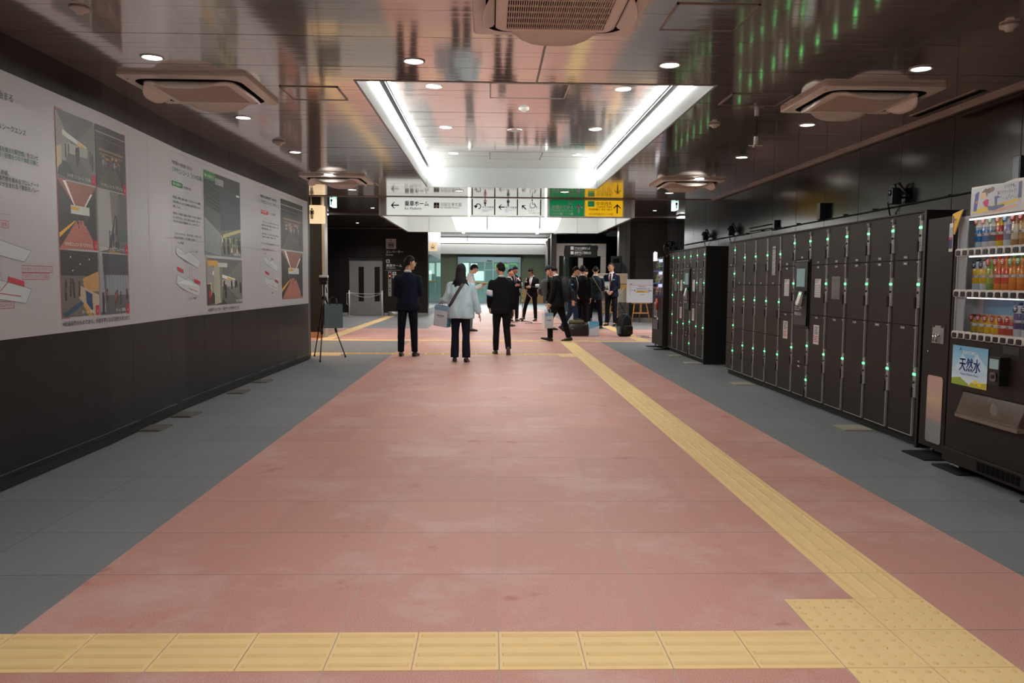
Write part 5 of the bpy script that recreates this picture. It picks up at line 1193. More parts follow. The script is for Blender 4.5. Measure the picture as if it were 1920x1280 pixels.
mb = MB()
put_text(mb, 'JR線のりかえ', 1.11, 2.66, .075, 0, -.0115, .02, .40); put_text(mb, 'Transfer to JR Lines', 1.115, 2.612, .048, 0, -.0115, .01, .385); arrow(mb, 1.605, 2.665, .17, PI / 2, .028, 0, -.0115)
put_text(mb, '京浜東北線', 1.12, 2.553, .034, 0, -.0115, 0, .138); put_text(mb, '山手線', 1.37, 2.553, .034, 0, -.0115, 0, .083)
for a in ((1.425, 1.495, 2.735, 2.741), (1.425, 1.495, 2.805, 2.811), (1.425, 1.431, 2.735, 2.811), (1.489, 1.495, 2.735, 2.811)): mb.quad((a[0], -.0115, a[2]), (a[1], -.0115, a[2]), (a[1], -.0115, a[3]), (a[0], -.0115, a[3]))
put_text(mb, 'JR', 1.46, 2.757, .04, 0, -.0115, .02, None, 'C')
mb.quad((1.265, -.0115, 2.545), (1.305, -.0115, 2.545), (1.305, -.0115, 2.588), (1.265, -.0115, 2.588)); mb.quad((1.46, -.0115, 2.545), (1.5, -.0115, 2.545), (1.5, -.0115, 2.588), (1.46, -.0115, 2.588))
mb.build('white_lettering', 'ink_white', sg)
mb = MB()
put_text(mb, '中央改札', 1.925, 2.725, .08, 0, -.0115, 0, .30); put_text(mb, 'Central Gate', 1.94, 2.685, .05, 0, -.0115, .01, .27); put_text(mb, '中央检票口', 1.79, 2.632, .042, 0, -.0115, .01); put_text(mb, '중앙 개찰구', 2.02, 2.632, .042, 0, -.0115, .01); put_text(mb, '都営浅草線', 1.79, 2.553, .034, 0, -.0115, 0, .158); put_text(mb, '都営大江戸線', 2.005, 2.553, .034, 0, -.0115, 0, .182); arrow(mb, 2.31, 2.665, .17, PI / 2, .024, 0, -.0115)
mb.build('gate_lettering', 'ink_black', sg)
mb = MB(); mb.quad((1.77, -.0115, 2.70), (1.89, -.0115, 2.70), (1.89, -.0115, 2.80), (1.77, -.0115, 2.80)); mb.build('gate_badge', 'sign_green', sg, fix=False)
mb = MB(); put_text(mb, 'JR線方面', 1.78, 2.765, .026, 0, -.012, .02); put_text(mb, '改札', 1.78, 2.73, .026, 0, -.012, .02); mb.build('badge_lettering', 'ink_white', sg)
mb = MB()
for x in (1.975, 2.215):
    for k in range(12):
        a0, a1 = k * PI / 6, (k + 1) * PI / 6; mb.quad(*[(x + r * math.cos(a), -.0115, 2.566 + r * math.sin(a)) for r, a in ((.013, a0), (.021, a0), (.021, a1), (.013, a1))])
mb.build('line_marks', 'ink_red', sg, fix=False)
# back of the sign reads the other way round; its mirror image shows in the glossy end of the drum
mb = MB()
def bk(s, x, z, size, wd): 
    v, f, w_ = text_verts(s, size, .02, wd); mb.add([(x - a, .145, z + b) for a, b in v], f)
bk('乗車ホーム', -1.05, 2.70, .105, .48); bk('for Platform', -1.05, 2.63, .06, .3); arrow(mb, -1.7, 2.71, .17, PI, .024, 0, .145); mb.box(-.86, -.75, .144, .146, 2.65, 2.76)
mb.build('rear_lettering', 'ink_black', sg, fix=False)

# ================================================================== FAR HALL
t = thing('toilet_sign', 'warm glowing box sign with a black man figure beside the end of the left wall', 'sign', (-3.46, 15.9, 2.445))
mb = MB(); mb.box(-.165, .155, 0, .25, 0, .345); mb.build('light_box', 'lightbox_warm', t, .004)
mb = MB(); man(mb, -.06, .075, .21, 0, -.003); mb.build('man_symbol', 'ink_black', t)
mb = MB(); mb.tube([(-.1, .12, .345), (-.1, .12, .895)], .012, 6); mb.tube([(.1, .12, .345), (.1, .12, .895)], .012, 6); mb.build('hanger', 'steel_dark', t)
t = thing('exit_sign', 'small green and white exit sign hanging left of the direction sign', 'sign', (-3.95, 20.0, 3.14))
mb = MB(); mb.box(-.035, .06, 0, .4, 0, .2); mb.build('light_box', 'exit_green', t); mb = MB(); mb.box(-.02, .03, -.003, 0, .12, .18); mb.box(-.01, .01, -.003, 0, .03, .12); mb.build('running_figure', 'exit_ink', t)
t = thing('exit_sign', 'small green and white exit sign on the far ceiling right of the direction sign', 'sign', (4.63, 20.0, 3.14))
mb = MB(); mb.box(-.04, .05, 0, .4, 0, .2); mb.build('light_box', 'exit_green', t); mb = MB(); mb.box(-.025, .03, -.003, 0, .12, .18); mb.box(-.01, .015, -.003, 0, .03, .12); mb.build('running_figure', 'exit_ink', t)
# lift
t = thing('elevator_door', 'stainless steel lift doors with two narrow dark windows', 'elevator', (-4.735, 30.5, 0))
mb = MB(); mb.box(-.665, .665, -.03, 0.16, 2.10, 2.17); mb.box(-.665, -.62, -.03, .16, 0, 2.1); mb.box(.62, .665, -.03, .16, 0, 2.1); mb.build('frame', 'chrome', t)
for x0, x1, wx in ((-.62, -.001, -.19), (.001, .62, .415)):
    mb = MB(); mb.box(x0, x1, .05, .08, .01, 2.1); d_ = mb.build('door_leaf', 'steel', t)
    mb = MB(); mb.box(wx - .1, wx + .1, .044, .05, .525, 1.84); mb.build('window_pane', 'black_plastic', d_)
t = thing('lift_call_panel', 'slim steel lift call panel with a red digit right of the lift doors', 'panel', (-3.835, 30.5, .73))
mb = MB(); mb.box(-.06, .06, -.02, 0, 0, .95); mb.build('plate', 'lock_plate', t); mb = MB(); mb.box(-.03, .03, -.024, -.02, .65, .88); mb.build('display', 'dark_void', t); mb = MB(); mb.box(-.012, .012, -.028, -.024, .73, .80); mb.build('digit', 'red_led', t)
mb = MB()
for z in (.2, .3, .5): mb.lathe([(.0001, .03), (.02, .03), (.02, .02), (.0001, .02)], (0, 0, z), 10, 0, axis='y')
mb.build('button', 'dark_void', t)
t = thing('elevator_sign', 'white pictogram and lettering for the lift on the dark far wall', 'sign', (0, 30.49, 0))
mb = MB(); mb.box(-3.975, -3.59, -.006, 0, 2.52, 2.90); mb.build('pictogram_plate', 'notice', t)
mb = MB(); 
for a in ((-3.885, -3.68, 2.565, 2.58), (-3.885, -3.68, 2.74, 2.755), (-3.885, -3.87, 2.565, 2.755), (-3.695, -3.68, 2.565, 2.755)): mb.box(a[0], a[1], -.009, -.006, a[2], a[3])
for x in (-3.84, -3.783, -3.725): man(mb, x, 2.595, .13, 0, -.009)
arrow(mb, -3.783, 2.82, .10, PI / 2, .014, 0, -.009); mb.build('lift_symbol', 'ink_black', t)
mb = MB(); put_text(mb, 'エレベーター', -3.97, 2.365, .12, 0, -.006, .02, .64); put_text(mb, 'Elevator', -3.97, 2.27, .085, 0, -.006, .01); put_text(mb, '乗車ホーム', -3.97, 1.85, .12, 0, -.006, .02); put_text(mb, 'for Platform', -3.97, 1.775, .075, 0, -.006, .01); mb.box(-4.0, -3.45, -.004, 0, 1.71, 1.718); put_text(mb, '羽田空港', -3.74, 1.42, .09, 0, -.006, .02); mb.build('lettering', 'ink_white', t)
mb = MB(); mb.box(-3.97, -3.835, -.006, 0, 1.99, 2.12); mb.box(-3.735, -3.59, -.006, 0, 1.52, 1.66); mb.build('small_plate', 'notice', t)
mb = MB(); mb.box(-3.93, -3.875, -.009, -.006, 2.02, 2.09); mb.box(-3.7, -3.625, -.009, -.006, 1.58, 1.597); mb.box(-3.67, -3.655, -.009, -.006, 1.545, 1.64); mb.build('symbols', 'ink_black', t)
mb = MB(); mb.tube([(-4.0, 30.36, .001), (-4.0, 30.36, .1)], .001, 4)
t = thing('ashtray_stand', 'low round steel bin at the wall foot right of the lift', 'bin', (-3.62, 30.25, 0))
mb = MB(); mb.lathe([(.0001, 0), (.26, 0), (.27, .02), (.27, .15), (.25, .16), (.0001, .16)], n=24); mb.build('drum', 'steel', t)
posts = thing('chain_barrier', 'white posts joined by a sagging chain across the lift doors', 'barrier', (0, 29.75, 0))
for x in (-5.245, -4.025):
    mb = MB(); mb.tube([(x, 0, .012), (x, 0, .91)], .022, 10); mb.ball((x, 0, .93), .026, 8); mb.build('post', 'white_paint', posts)
    mb = MB(); mb.lathe([(.0001, 0), (.14, 0), (.13, .012), (.03, .02), (.0001, .02)], (x, 0, 0), 20); mb.build('base', 'grey_frame', posts)
for sag, z in ((.05, .87), (.16, .86)):
    mb = MB(); N = 40
    for k in range(N):
        f = k / N; x0 = -5.225 + 1.18 * f; zz = z - sag * 4 * f * (1 - f); 
        mb.tube([(x0, -.008 if k % 2 else 0, zz - (.011 if k % 2 == 0 else 0)), (x0 + .034, .008 if k % 2 else 0, zz + (.011 if k % 2 == 0 else 0))], .008, 5)
    mb.build('chain', 'chain', posts)
mb = MB(); mb.tube([(-5.26, -.02, .85), (-5.33, -.02, .84), (-5.335, -.02, .45), (-5.29, -.02, .42)], .013, 6); mb.build('loose_chain', 'chain', posts)
t = thing('notice_light_box', 'small warm lit box sign on the corner right of the lift wall', 'sign', (-2.2, 30.42, 2.45))
mb = MB(); mb.box(-.16, .17, -.05, .05, 0, .32); mb.build('light_box', 'lightbox_warm', t); mb = MB(); 
for a in ((-.07, .07, .07, .085), (-.07, .07, .18, .195), (-.07, -.055, .07, .195), (.055, .07, .07, .195), (-.04, .04, .11, .15), (-.012, .012, .23, .26)): mb.box(a[0], a[1], -.055, -.05, a[2], a[3])
mb.build('lift_symbol', 'strap_brown', t)
# glass entrance at the very end
t = thing('glass_entrance', 'pale framed glass sliding entrance in the olive far wall', 'door', (-.1, 49.9, 0))
FR = 1.95
mb = MB(); mb.box(-FR, FR, -.12, 0, 2.50, 2.83); mb.box(-FR, -FR + .07, -.12, 0, 0, 2.5); mb.box(FR - .07, FR, -.12, 0, 0, 2.5)
for x in (-1.2, -.28, .25, 1.2): mb.box(x - .045, x + .045, -.08, -.02, 0, 2.5)
mb.box(-FR, FR, -.1, -.02, 0, .12); mb.build('frame', 'teal_frame', t)
for x0, x1 in ((-FR + .07, -1.245), (-1.155, -.325), (-.235, .205), (.295, 1.155), (1.245, FR - .07)):
    mb = MB(); mb.box(x0, x1, -.06, -.05, .12, 2.5); mb.build('glass_pane', 'glass_teal', t)
mb = MB(); mb.box(-FR + .1, -1.27, -.035, -.03, 1.6, 2.45); mb.box(-1.14, -.75, -.035, -.03, 1.75, 2.42); mb.box(-.95, -.33, -.035, -.03, 1.35, 1.95); mb.build('lit_sheet', 'room_glow', t)
mb = MB(); mb.box(.35, 1.15, -.035, -.03, 2.2, 2.4); mb.box(1.7, 1.74, -.035, -.03, .2, 2.4); mb.box(1.3, 1.7, -.035, -.03, 2.38, 2.44); mb.build('green_edge', 'green_edge', t)
mb = MB(); mb.box(-FR + .07, FR - .07, -.012, -.01, .02, 2.5); mb.build('backing', 'backroom_glow', t)  # glowing sheet stands in for the lit room behind the panes
mb = MB(); mb.box(-.16, .16, -.13, -.12, 2.54, 2.62); mb.build('sensor', 'black_plastic', t)
mb = MB(); mb.tube([(-1.3, -.14, 1.32), (-.3, -.14, 1.22), (.6, -.14, 1.24)], .025, 5); mb.build('barrier_tape', 'paint_yellow', t)
mb = MB(); mb.tube([(.4, -.05, 2.86), (1.1, -.05, 2.9), (1.7, -.05, 2.88), (2.05, -.05, 2.84), (2.1, -.05, 2.6)], .02, 5); tag(mb.build('loose_cable', 'black_rubber'), 'black cable looping over the glass entrance at the far end', 'cable').location = (-.1, 49.9, 0)
t = thing('wood_board', 'plain brown board leaning on the olive wall behind the speakers with armbands', 'board', (2.6, 49.9, 0))
mb = MB(); mb.box(-.7, .7, -.06, -.01, 0, .85); mb.build('board', 'ply', t)
t = thing('ceiling_air_conditioner', 'round pale air outlet on the passage ceiling above the light bar', 'air vent', (.55, 40, 4.05))
mb = MB(); mb.lathe([(.0001, -.14), (.35, -.13), (.62, -.05), (.68, 0), (.0001, 0)], n=28); mb.build('diffuser', 'ac_shell', t)
# dark notice over the right-hand doorway
t = thing('covered_sign', 'dark torn paper sign with white lettering over the far right doorway', 'sign', (0, 33.94, 0))
mb = MB(); mb.prism([(3.12, 2.38), (4.50, 2.36), (4.53, 2.45), (4.51, 2.6), (4.56, 2.8), (4.50, 2.88), (4.3, 2.86), (4.2, 2.90), (3.9, 2.87), (3.5, 2.88), (3.14, 2.86), (3.10, 2.6)], -.01, 0); mb.build('paper', 'bag_dark', t)
mb = MB(); put_text(mb, 'うりかけ自動きっぷ', 3.55, 2.70, .12, 0, -.012, .02, .66); put_text(mb, 'Ticket machines', 3.55, 2.645, .05, 0, -.012); put_text(mb, '車椅子をご利用の方', 3.55, 2.51, .12, 0, -.012, .02, .70); put_text(mb, 'For wheelchair', 3.55, 2.455, .05, 0, -.012); mb.quad((3.38, -.012, 2.68), (3.51, -.012, 2.68), (3.51, -.012, 2.82), (3.38, -.012, 2.82)); mb.quad((3.38, -.012, 2.49), (3.51, -.012, 2.49), (3.51, -.012, 2.62), (3.38, -.012, 2.62)); mb.build('lettering', 'ink_white', t)
# easels
def easel(name, label, x, y, bw, bh, z0, img, rz=0.0):
    t = thing(name, label, 'easel', (x, y, 0), rz)
    for nm, a, b in (('leg', (-.30, -.12, 0), (-.14, .10, z0 + .3)), ('leg', (.30, -.12, 0), (.14, .10, z0 + .3)), ('leg', (.02, .30, 0), (.02, .06, z0 + .35))):
        mb = MB(); mb.tube([a, b], .022, 6); mb.build(nm, 'wood', t)
    mb = MB(); mb.box(-.26, .26, -.11, -.075, .30, .345); mb.build('cross_bar', 'wood', t)
    mb = MB(); mb.box(-.02, .02, -.09, -.06, .3, z0 + .3); mb.build('centre_post', 'wood', t)
    mb = MB(); mb.box(-.30, .30, -.12, -.02, z0 - .03, z0); mb.build('shelf', 'wood', t)
    b = thing(name.replace('easel', 'board'), label.replace('easel', 'board').replace('wooden ', 'white ') if 0 else label, 'board'); bpy.data.objects.remove(b)
    return t
def board(label, x, y, bw, bh, z0, img, rz=0.0, tilt=.06):
    o = thing('display_board', label, 'board', (x, y, z0), rz)
    mb = MB(); mb.box(-bw / 2, bw / 2, -.085, -.072, 0, bh); mb.build('panel', 'board', o)
    img.obj('printed_face', -bw / 2 + .01, bw / 2 - .01, .01, bh - .01, -.0865, o)
    return o
im = Img(80, 64, (228, 231, 236)); im.rect(.1, .24, .98, .25, (220, 120, 130)); im.rect(.1, .70, .98, .71, (220, 120, 130)); im.rect(.1, .24, .107, .7, (220, 120, 130)); im.rect(.42, .3, .68, .335, (220, 120, 110)); im.rect(.34, .37, .74, .4, (130, 160, 205)); im.rect(.34, .42, .76, .47, (200, 206, 206)); im.rect(.34, .48, .77, .575, (242, 186, 104)); im.rect(.1, .53, .98, .535, (190, 190, 192)); im.rect(.1, .195, .19, .215, (90, 90, 95)); im.rect(.26, .45, .3, .51, (70, 90, 150)); im.rect(.8, .45, .84, .51, (70, 90, 150)); im.rect(.86, .47, .9, .52, (70, 90, 150)); im.rect(.5, .66, .64, .675, (80, 80, 84)); im.rect(.14, .46, .24, .475, (110, 110, 120))
for k in range(5): im.rect(.38 + .06 * k, .52, .415 + .06 * k, .54, (110, 90, 60)); im.rect(.78, .38 + .05 * k, .815, .4 + .05 * k, (100, 110, 150))
easel('easel', 'light wooden easel holding the white plan board beside the far lockers', 4.93, 26.1, .9, .72, .66, im)
board('white board with a coloured station plan on the right easel', 4.90, 26.06, .92, .76, .663, im)
im = Img(64, 60, (120, 110, 100)); im.rect(0, 0, 1, .35, (196, 180, 150)); im.rect(.55, .38, 1, .55, (206, 164, 92)); im.rect(.55, .55, 1, 1, (200, 196, 182)); im.line(.6, .95, .9, .5, .02, (232, 232, 230)); im.rect(0, .4, .5, 1, (120, 104, 92)); im.rect(.1, .1, .3, .3, (236, 236, 240)); im.blocks(0, .4, .5, .9, [(90, 80, 74), (160, 140, 120), (60, 56, 60)], 6, 4, 3); im.grain(8, 2)
easel('easel', 'light wooden easel with a picture board behind the man with clasped hands', 4.0, 26.6, .9, .9, .66, im)
board('picture board partly hidden behind the man with clasped hands', 4.0, 26.56, 1.1, .95, .663, im)
# loudspeaker on a tripod
t = thing('loudspeaker', 'black loudspeaker on a stand behind the man with clasped hands', 'speaker', (4.22, 27.0, 1.62))
mb = MB(); mb.prism_z([(-.19, -.16), (.19, -.16), (.14, .17), (-.14, .17)], 0, .58); mb.build('cabinet', 'black_plastic', t, .015); mb = MB(); mb.box(-.165, .165, -.168, -.16, .03, .55); mb.build('grille', 'bag_dark', t)
mb = MB(); mb.prism([(-.12, .36), (.12, .36), (.09, .5), (-.09, .5)], -.172, -.168); mb.build('horn', 'dark_void', t)
t = thing('speaker_stand', 'black tripod stand carrying the loudspeaker', 'stand', (4.22, 27.0, 0))
mb = MB(); mb.tube([(0, 0, .25), (0, 0, 1.62)], .018, 8); mb.build('pole', 'black_plastic', t)
for a in (-.35, 1.75, 3.85):
    mb = MB(); mb.tube([(0, 0, .95), (.5 * math.cos(a), .5 * math.sin(a), .02)], .014, 6); mb.tube([(0, 0, .35), (.33 * math.cos(a), .33 * math.sin(a), .5)], .008, 6); mb.build('leg', 'black_plastic', t)
# microphone on boom stand
t = thing('microphone_stand', 'tall chrome microphone boom stand in front of the thinking people', 'microphone stand', (1.02, 25.6, 0))
mb = MB(); mb.tube([(0, 0, .06), (0, 0, .98)], .013, 8); mb.build('pole', 'chrome', t)
mb = MB(); mb.tube([(.30, -.05, .78), (0, 0, 1.14), (-.17, .03, 1.46)], .012, 8); mb.build('boom', 'chrome', t)
mb = MB(); mb.tube([(-.16, .03, 1.44), (-.27, .05, 1.60)], .017, 8); mb.ball((-.285, .053, 1.62), .03, 8); mb.build('microphone', 'black_plastic', t)
mb = MB(); mb.lathe([(.0001, .1), (.04, .1), (.04, .05), (.0001, .05)], n=10); mb.build('hub', 'black_plastic', t)
for a in (-.5, 1.6, 3.5):
    mb = MB(); mb.tube([(0, 0, .07), (.36 * math.cos(a), .36 * math.sin(a), .015)], .014, 6); mb.build('leg', 'steel_dark', t)
mb = MB(); mb.tube([(1.1, 25.2, .006), (1.6, 25.0, .006), (2.4, 25.3, .006), (3.6, 26.2, .006), (4.2, 26.6, .006)], .007, 5); tag(mb.build('floor_cable', 'black_rubber'), 'thin black cable lying on the floor from the microphone stand to the speaker', 'cable')
# camera tripod with a bag hung on it, left
t = thing('tripod', 'tall black camera tripod standing at the end of the left wall', 'tripod', (-2.79, 13.45, -.0))
mb = MB(); mb.tube([(0, 0, .62), (0, 0, 1.29)], .016, 8); mb.tube([(0, 0, .98), (0, 0, 1.06)], .045, 10); mb.build('column', 'black_plastic', t)
for a, b in (((.04, -.55), .0), ((.29, .30), 1), ((-.27, .45), 2)):
    d = V((a[0], a[1], 0)); mb = MB(); mb.tube([d * .08 + V((0, 0, 1.02)), d * .55 + V((0, 0, .47))], .017, 8); mb.tube([d * .52 + V((0, 0, .5)), d + V((0, 0, .02))], .010, 8); mb.tube([d * .53 + V((0, 0, .52)), d * .57 + V((0, 0, .44))], .022, 8); lg = mb.build('leg', 'black_plastic', t)
    mb = MB(); mb.lathe([(.0001, 0), (.016, 0), (.014, .03), (.0001, .03)], (d.x, d.y, 0), 8); mb.build('rubber_foot', 'black_rubber', lg)
mb = MB(); mb.box(-.06, .05, -.05, .05, 1.25, 1.304); mb.tube([(.03, 0, 1.2), (.05, -.05, 1.18), (.08, -.16, 1.12)], .009, 6); mb.build('pan_head', 'black_plastic', t)
t = thing('camera', 'small camera with a silver top mounted on the tripod', 'camera', (-2.79, 13.45, 1.305))
mb = MB(); mb.box(-.075, .065, -.05, .05, 0, .075); mb.tube([(0, .04, .04), (0, .12, .04)], .03, 10); mb.build('body', 'black_plastic', t, .006); mb = MB(); mb.box(-.07, .07, -.055, .045, .06, .10); mb.build('top_plate', 'white_paint', t, .008)
def paper_bag(name, label, loc, rz, w_, h_, d_, mats, lean=0.0, hl=.10, panel=None, group=None):
    t = thing(name, label, 'bag', loc, rz, group); t.rotation_euler = (lean, 0, rz)
    mb = MB(); a, b = w_ / 2, d_ / 2
    mb.add([(-a, -b, 0), (a, -b, 0), (a, b, 0), (-a, b, 0), (-a, -b * .75, h_), (a, -b * .75, h_), (a, b * .75, h_), (-a, b * .75, h_), (a * .97, 0, h_), (a * .93, 0, h_ * .3), (-a * .97, 0, h_), (-a * .93, 0, h_ * .3)],
           [(0, 3, 2, 1)], 0); mb.add([(-a, -b, 0), (a, -b, 0), (a, -b * .8, h_), (-a, -b * .8, h_), (-a, b, 0), (a, b, 0), (a, b * .8, h_), (-a, b * .8, h_)], [(0, 1, 2, 3), (5, 4, 7, 6)], 0)
    mb.add([(a, -b, 0), (a, b, 0), (a, b * .8, h_), (a, -b * .8, h_), (a * .93, 0, h_), (a * .94, 0, h_ * .25)], [(0, 5, 4, 3), (1, 2, 4, 5), (0, 1, 5)], 1); mb.add([(-a, -b, 0), (-a, b, 0), (-a, b * .8, h_), (-a, -b * .8, h_), (-a * .93, 0, h_), (-a * .94, 0, h_ * .25)], [(0, 3, 4, 5), (1, 5, 4, 2), (0, 5, 1)], 1)
    mb.build('body', list(mats[:2]), t)
    for s in (-1, 1):
        mb = MB(); mb.tube([(-a * .4, s * b * .82, h_ - .03), (-a * .38, s * b * .7, h_ + hl * .7), (0, s * b * .5, h_ + hl), (a * .38, s * b * .7, h_ + hl * .7), (a * .4, s * b * .82, h_ - .03)], .005, 6); mb.build('handle', mats[2], t)
    if panel:
        for s in (-1, 1): 
            im_ = panel(); o = im_.obj('printed_face', -a * .96, a * .96, .01, h_ * .98, -b - .003, t); 
            if s > 0: o.rotation_euler = (0, 0, PI)
    return t
t = paper_bag('carrier_bag', 'dark glossy paper bag hanging on the tripod', (-2.62, 13.33, .53), .35, .30, .40, .12, ('bag_grey', 'bag_dark', 'bag_dark'), 0, .12)
# bags on the floor
def white_panel():
    g = Img(24, 30, (222, 228, 234)); g.rect(0, .0, 1, .2, (150, 195, 225)); g.poly([(0, .5), (1, .2), (1, .5), (0, .8)], (232, 236, 240)); g.rect(.2, .45, .8, .5, (120, 150, 180)); g.rect(.3, .53, .7, .56, (150, 170, 190)); return g
def blue_panel():
    g = Img(24, 30, (120, 190, 225)); g.grad((90, 180, 220), (214, 226, 234)); g.poly([(0, .55), (1, .3), (1, 1), (0, 1)], (214, 224, 230)); return g
paper_bag('carrier_bag', 'white paper bag with a light blue top standing beside the black travel bag', (2.53, 19.5, 0), .25, .26, .36, .1, ('bag_blue', 'bag_paper', 'bag_paper'), 0, .1, blue_panel)
def rsolid(name, rings, mats, parent=None, n=20, p=3.0):
    """soft bag: stack of superellipse rings (z, cx, cy, rx, ry)"""
    mb = MB(); R_ = []
    for z, cx, cy, rx, ry in rings:
        ring = []
        for i in range(n):
            a = 2 * PI * i / n; c, s = math.cos(a), math.sin(a)
            ring.append((cx + rx * math.copysign(abs(c) ** (2 / p), c), cy + ry * math.copysign(abs(s) ** (2 / p), s), z))
        R_.append(ring)
    mb.loft(R_); return mb.build(name, mats, parent)
t = thing('travel_bag', 'black travel bag with a patterned cloth on top, on the red floor', 'bag', (2.17, 19.55, 0), .05)
rsolid('body', [(.0, 0, 0, .27, .12), (.02, 0, 0, .29, .14), (.15, 0, 0, .29, .135), (.28, 0, 0, .27, .11), (.33, 0, 0, .22, .07)], 'leather', t)
mb = MB(); mb.box(-.2, -.14, -.145, -.135, .17, .19); mb.build('buckle', 'chrome', t)
for s in (-1, 1):
    mb = MB(); mb.tube([(-.12, s * .1, .3), (-.1, s * .07, .39), (0, s * .06, .42), (.1, s * .07, .39), (.12, s * .1, .3)], .01, 6); mb.build('handle', 'leather', t)
rsolid('cloth', [(.31, -.06, -.02, .19, .08), (.35, -.06, -.02, .2, .09), (.385, -.07, -.02, .17, .07), (.40, -.08, -.02, .1, .03)], 'camo', t)
def backpack(label, loc, rz, s, mat, mat2, standing=True, group=None):
    t = thing('backpack', label, 'bag', loc, rz, group); t.scale = (s, s, s)
    rsolid('body', [(0, 0, 0, .13, .07), (.03, 0, 0, .16, .10), (.2, 0, 0, .165, .115), (.36, 0, .01, .15, .10), (.46, 0, .02, .11, .07), (.50, 0, .03, .05, .03)], mat, t)
    rsolid('front_pocket', [(.04, 0, -.11, .11, .02), (.06, 0, -.12, .125, .035), (.2, 0, -.125, .12, .035), (.25, 0, -.11, .1, .02)], mat2, t)
    for q in (-1, 1):
        mb = MB(); mb.tube([(q * .07, .08, .45), (q * .09, .15, .38), (q * .1, .14, .2), (q * .12, .09, .06)], [(.022, .008)] * 4, 8); mb.build('strap', mat2, t)
    mb = MB(); mb.tube([(-.04, .05, .48), (-.03, .06, .53), (.03, .06, .53), (.04, .05, .48)], .008, 6); mb.build('grab_handle', mat2, t)
    mb = MB(); mb.tube([(-.15, -.07, .3), (-.1, -.1, .42), (0, -.09, .47), (.1, -.1, .42), (.15, -.07, .3)], .004, 5); mb.build('zip', 'ink_grey', t)
    return t
o = backpack('dark backpack standing alone on the floor by the yellow strip', (3.30, 19.5, 0), .5, 1.12, 'pack_navy', 'black_matte')
mb = MB(); mb.box(-.2, -.15, -.06, .02, .06, .22); mb.build('side_pocket', 'bag_grey', o)
t = thing('booklet', 'open white booklet lying on the floor beside the far vending machine', 'booklet', (3.78, 19.1, 0), .2)
mb = MB(); mb.box(-.22, 0, -.14, .14, 0, .035); mb.box(0, .2, -.14, .14, 0, .02); mb.build('pages', 'notice', t); mb = MB(); mb.box(-.2, -.02, -.12, .12, .035, .037); mb.build('printed_page', 'bag_grey', t)
# ================================================================== PEOPLE
def P(r, f, u): return V((-r, -f, u))
def remesh(mb, name, mats, voxel, parent, wrinkle=0.0, seed=0, smooth=2):
    me = mb.mesh('tmp', mats)
    bm = bmesh.new(); bm.from_mesh(me); bmesh.ops.recalc_face_normals(bm, faces=bm.faces); bm.to_mesh(me); bm.free()
    o = bpy.data.objects.new('tmp', me); COL.objects.link(o)
    m = o.modifiers.new('r', 'REMESH'); m.mode = 'VOXEL'; m.voxel_size = voxel; m.use_smooth_shade = True
    if smooth: s = o.modifiers.new('s', 'SMOOTH'); s.iterations = smooth; s.factor = .5
    dg = bpy.context.evaluated_depsgraph_get(); dg.update()
    out = bpy.data.meshes.new_from_object(o.evaluated_get(dg)); out.name = name
    bpy.data.objects.remove(o); bpy.data.meshes.remove(me)
    if wrinkle:
        n = len(out.vertices); co = np.empty(n * 3); no = np.empty(n * 3)
        out.vertices.foreach_get('co', co); out.vertices.foreach_get('normal', no); co = co.reshape(-1, 3); no = no.reshape(-1, 3)
        d = np.array([mnoise.noise(V((x * 9 + seed, y * 9, z * 5))) * .7 + mnoise.noise(V((x * 20, y * 20 + seed, z * 11 + (x + y) * 8))) * .5 for x, y, z in co])
        co += no * (d * wrinkle)[:, None]; out.vertices.foreach_set('co', co.ravel()); out.update()
    out.materials.clear()
    for k in mats: out.materials.append(MT[k])
    o = bpy.data.objects.new(name, out); COL.objects.link(o); o.parent = parent
    out.polygons.foreach_set('use_smooth', [True] * len(out.polygons))
    return o
def head_pt(d, k=1.0):
    """head surface for a unit direction d = (right, forward, up)"""
    x, y, z = d
    px, py, pz = x * .076, y * .094, z * .116
    if z < 0:
        px *= 1 - .34 * (-z) ** 1.6; py += .018 * (-z)
        if y < 0: py *= 1 - .22 * (-z)
    if y > .8 and -.25 < z < .1: py += .004
    return V((px, py, pz)) * k
def sph(n=20, m=14):
    ds = []
    for k in range(m + 1):
        t = PI * k / m
        ds.append([(max(1e-3, math.sin(t)) * math.cos(2 * PI * i / n), max(1e-3, math.sin(t)) * math.sin(2 * PI * i / n), -math.cos(t)) for i in range(n)])
    return ds
def hand(mb, W, d, lat, n, curl):
    d = d.normalized(); lat = (lat - d * lat.dot(d)).normalized(); n = n.normalized()
    mb.tube([W - d * .02, W + d * .015, W + d * .05, W + d * .088], [(.026, .019), (.03, .018), (.039, .016), (.037, .012)], 10, 0, lat)
    for i, L in enumerate((.062, .07, .066, .052)):
        off = (1.5 - i) * .0205
        p = W + d * (.082 - (.004 if i in (0, 3) else 0)) + lat * off; q = (d + lat * off * 2.2).normalized(); pts = [p]
        a = .25 * curl
        for s_ in (.42, .33, .25):
            q2 = q * math.cos(a) + n * math.sin(a); pts.append(pts[-1] + q2 * L * s_); a += curl
        mb.tube(pts, [.0092, .0088, .008, .0062], 7)
    t0 = W + d * .025 + lat * .028; t1 = t0 + (d * .5 + lat * .75 + n * .35).normalized() * .04; t2 = t1 + (d * .85 + lat * .25 + n * .5).normalized() * .032
    mb.tube([W + d * .012 + lat * .012, t0, t1, t2], [.014, .0135, .0105, .0075], 7)
ARM_DOWN = ((.10, -.06, -1), (.05, .14, -1))
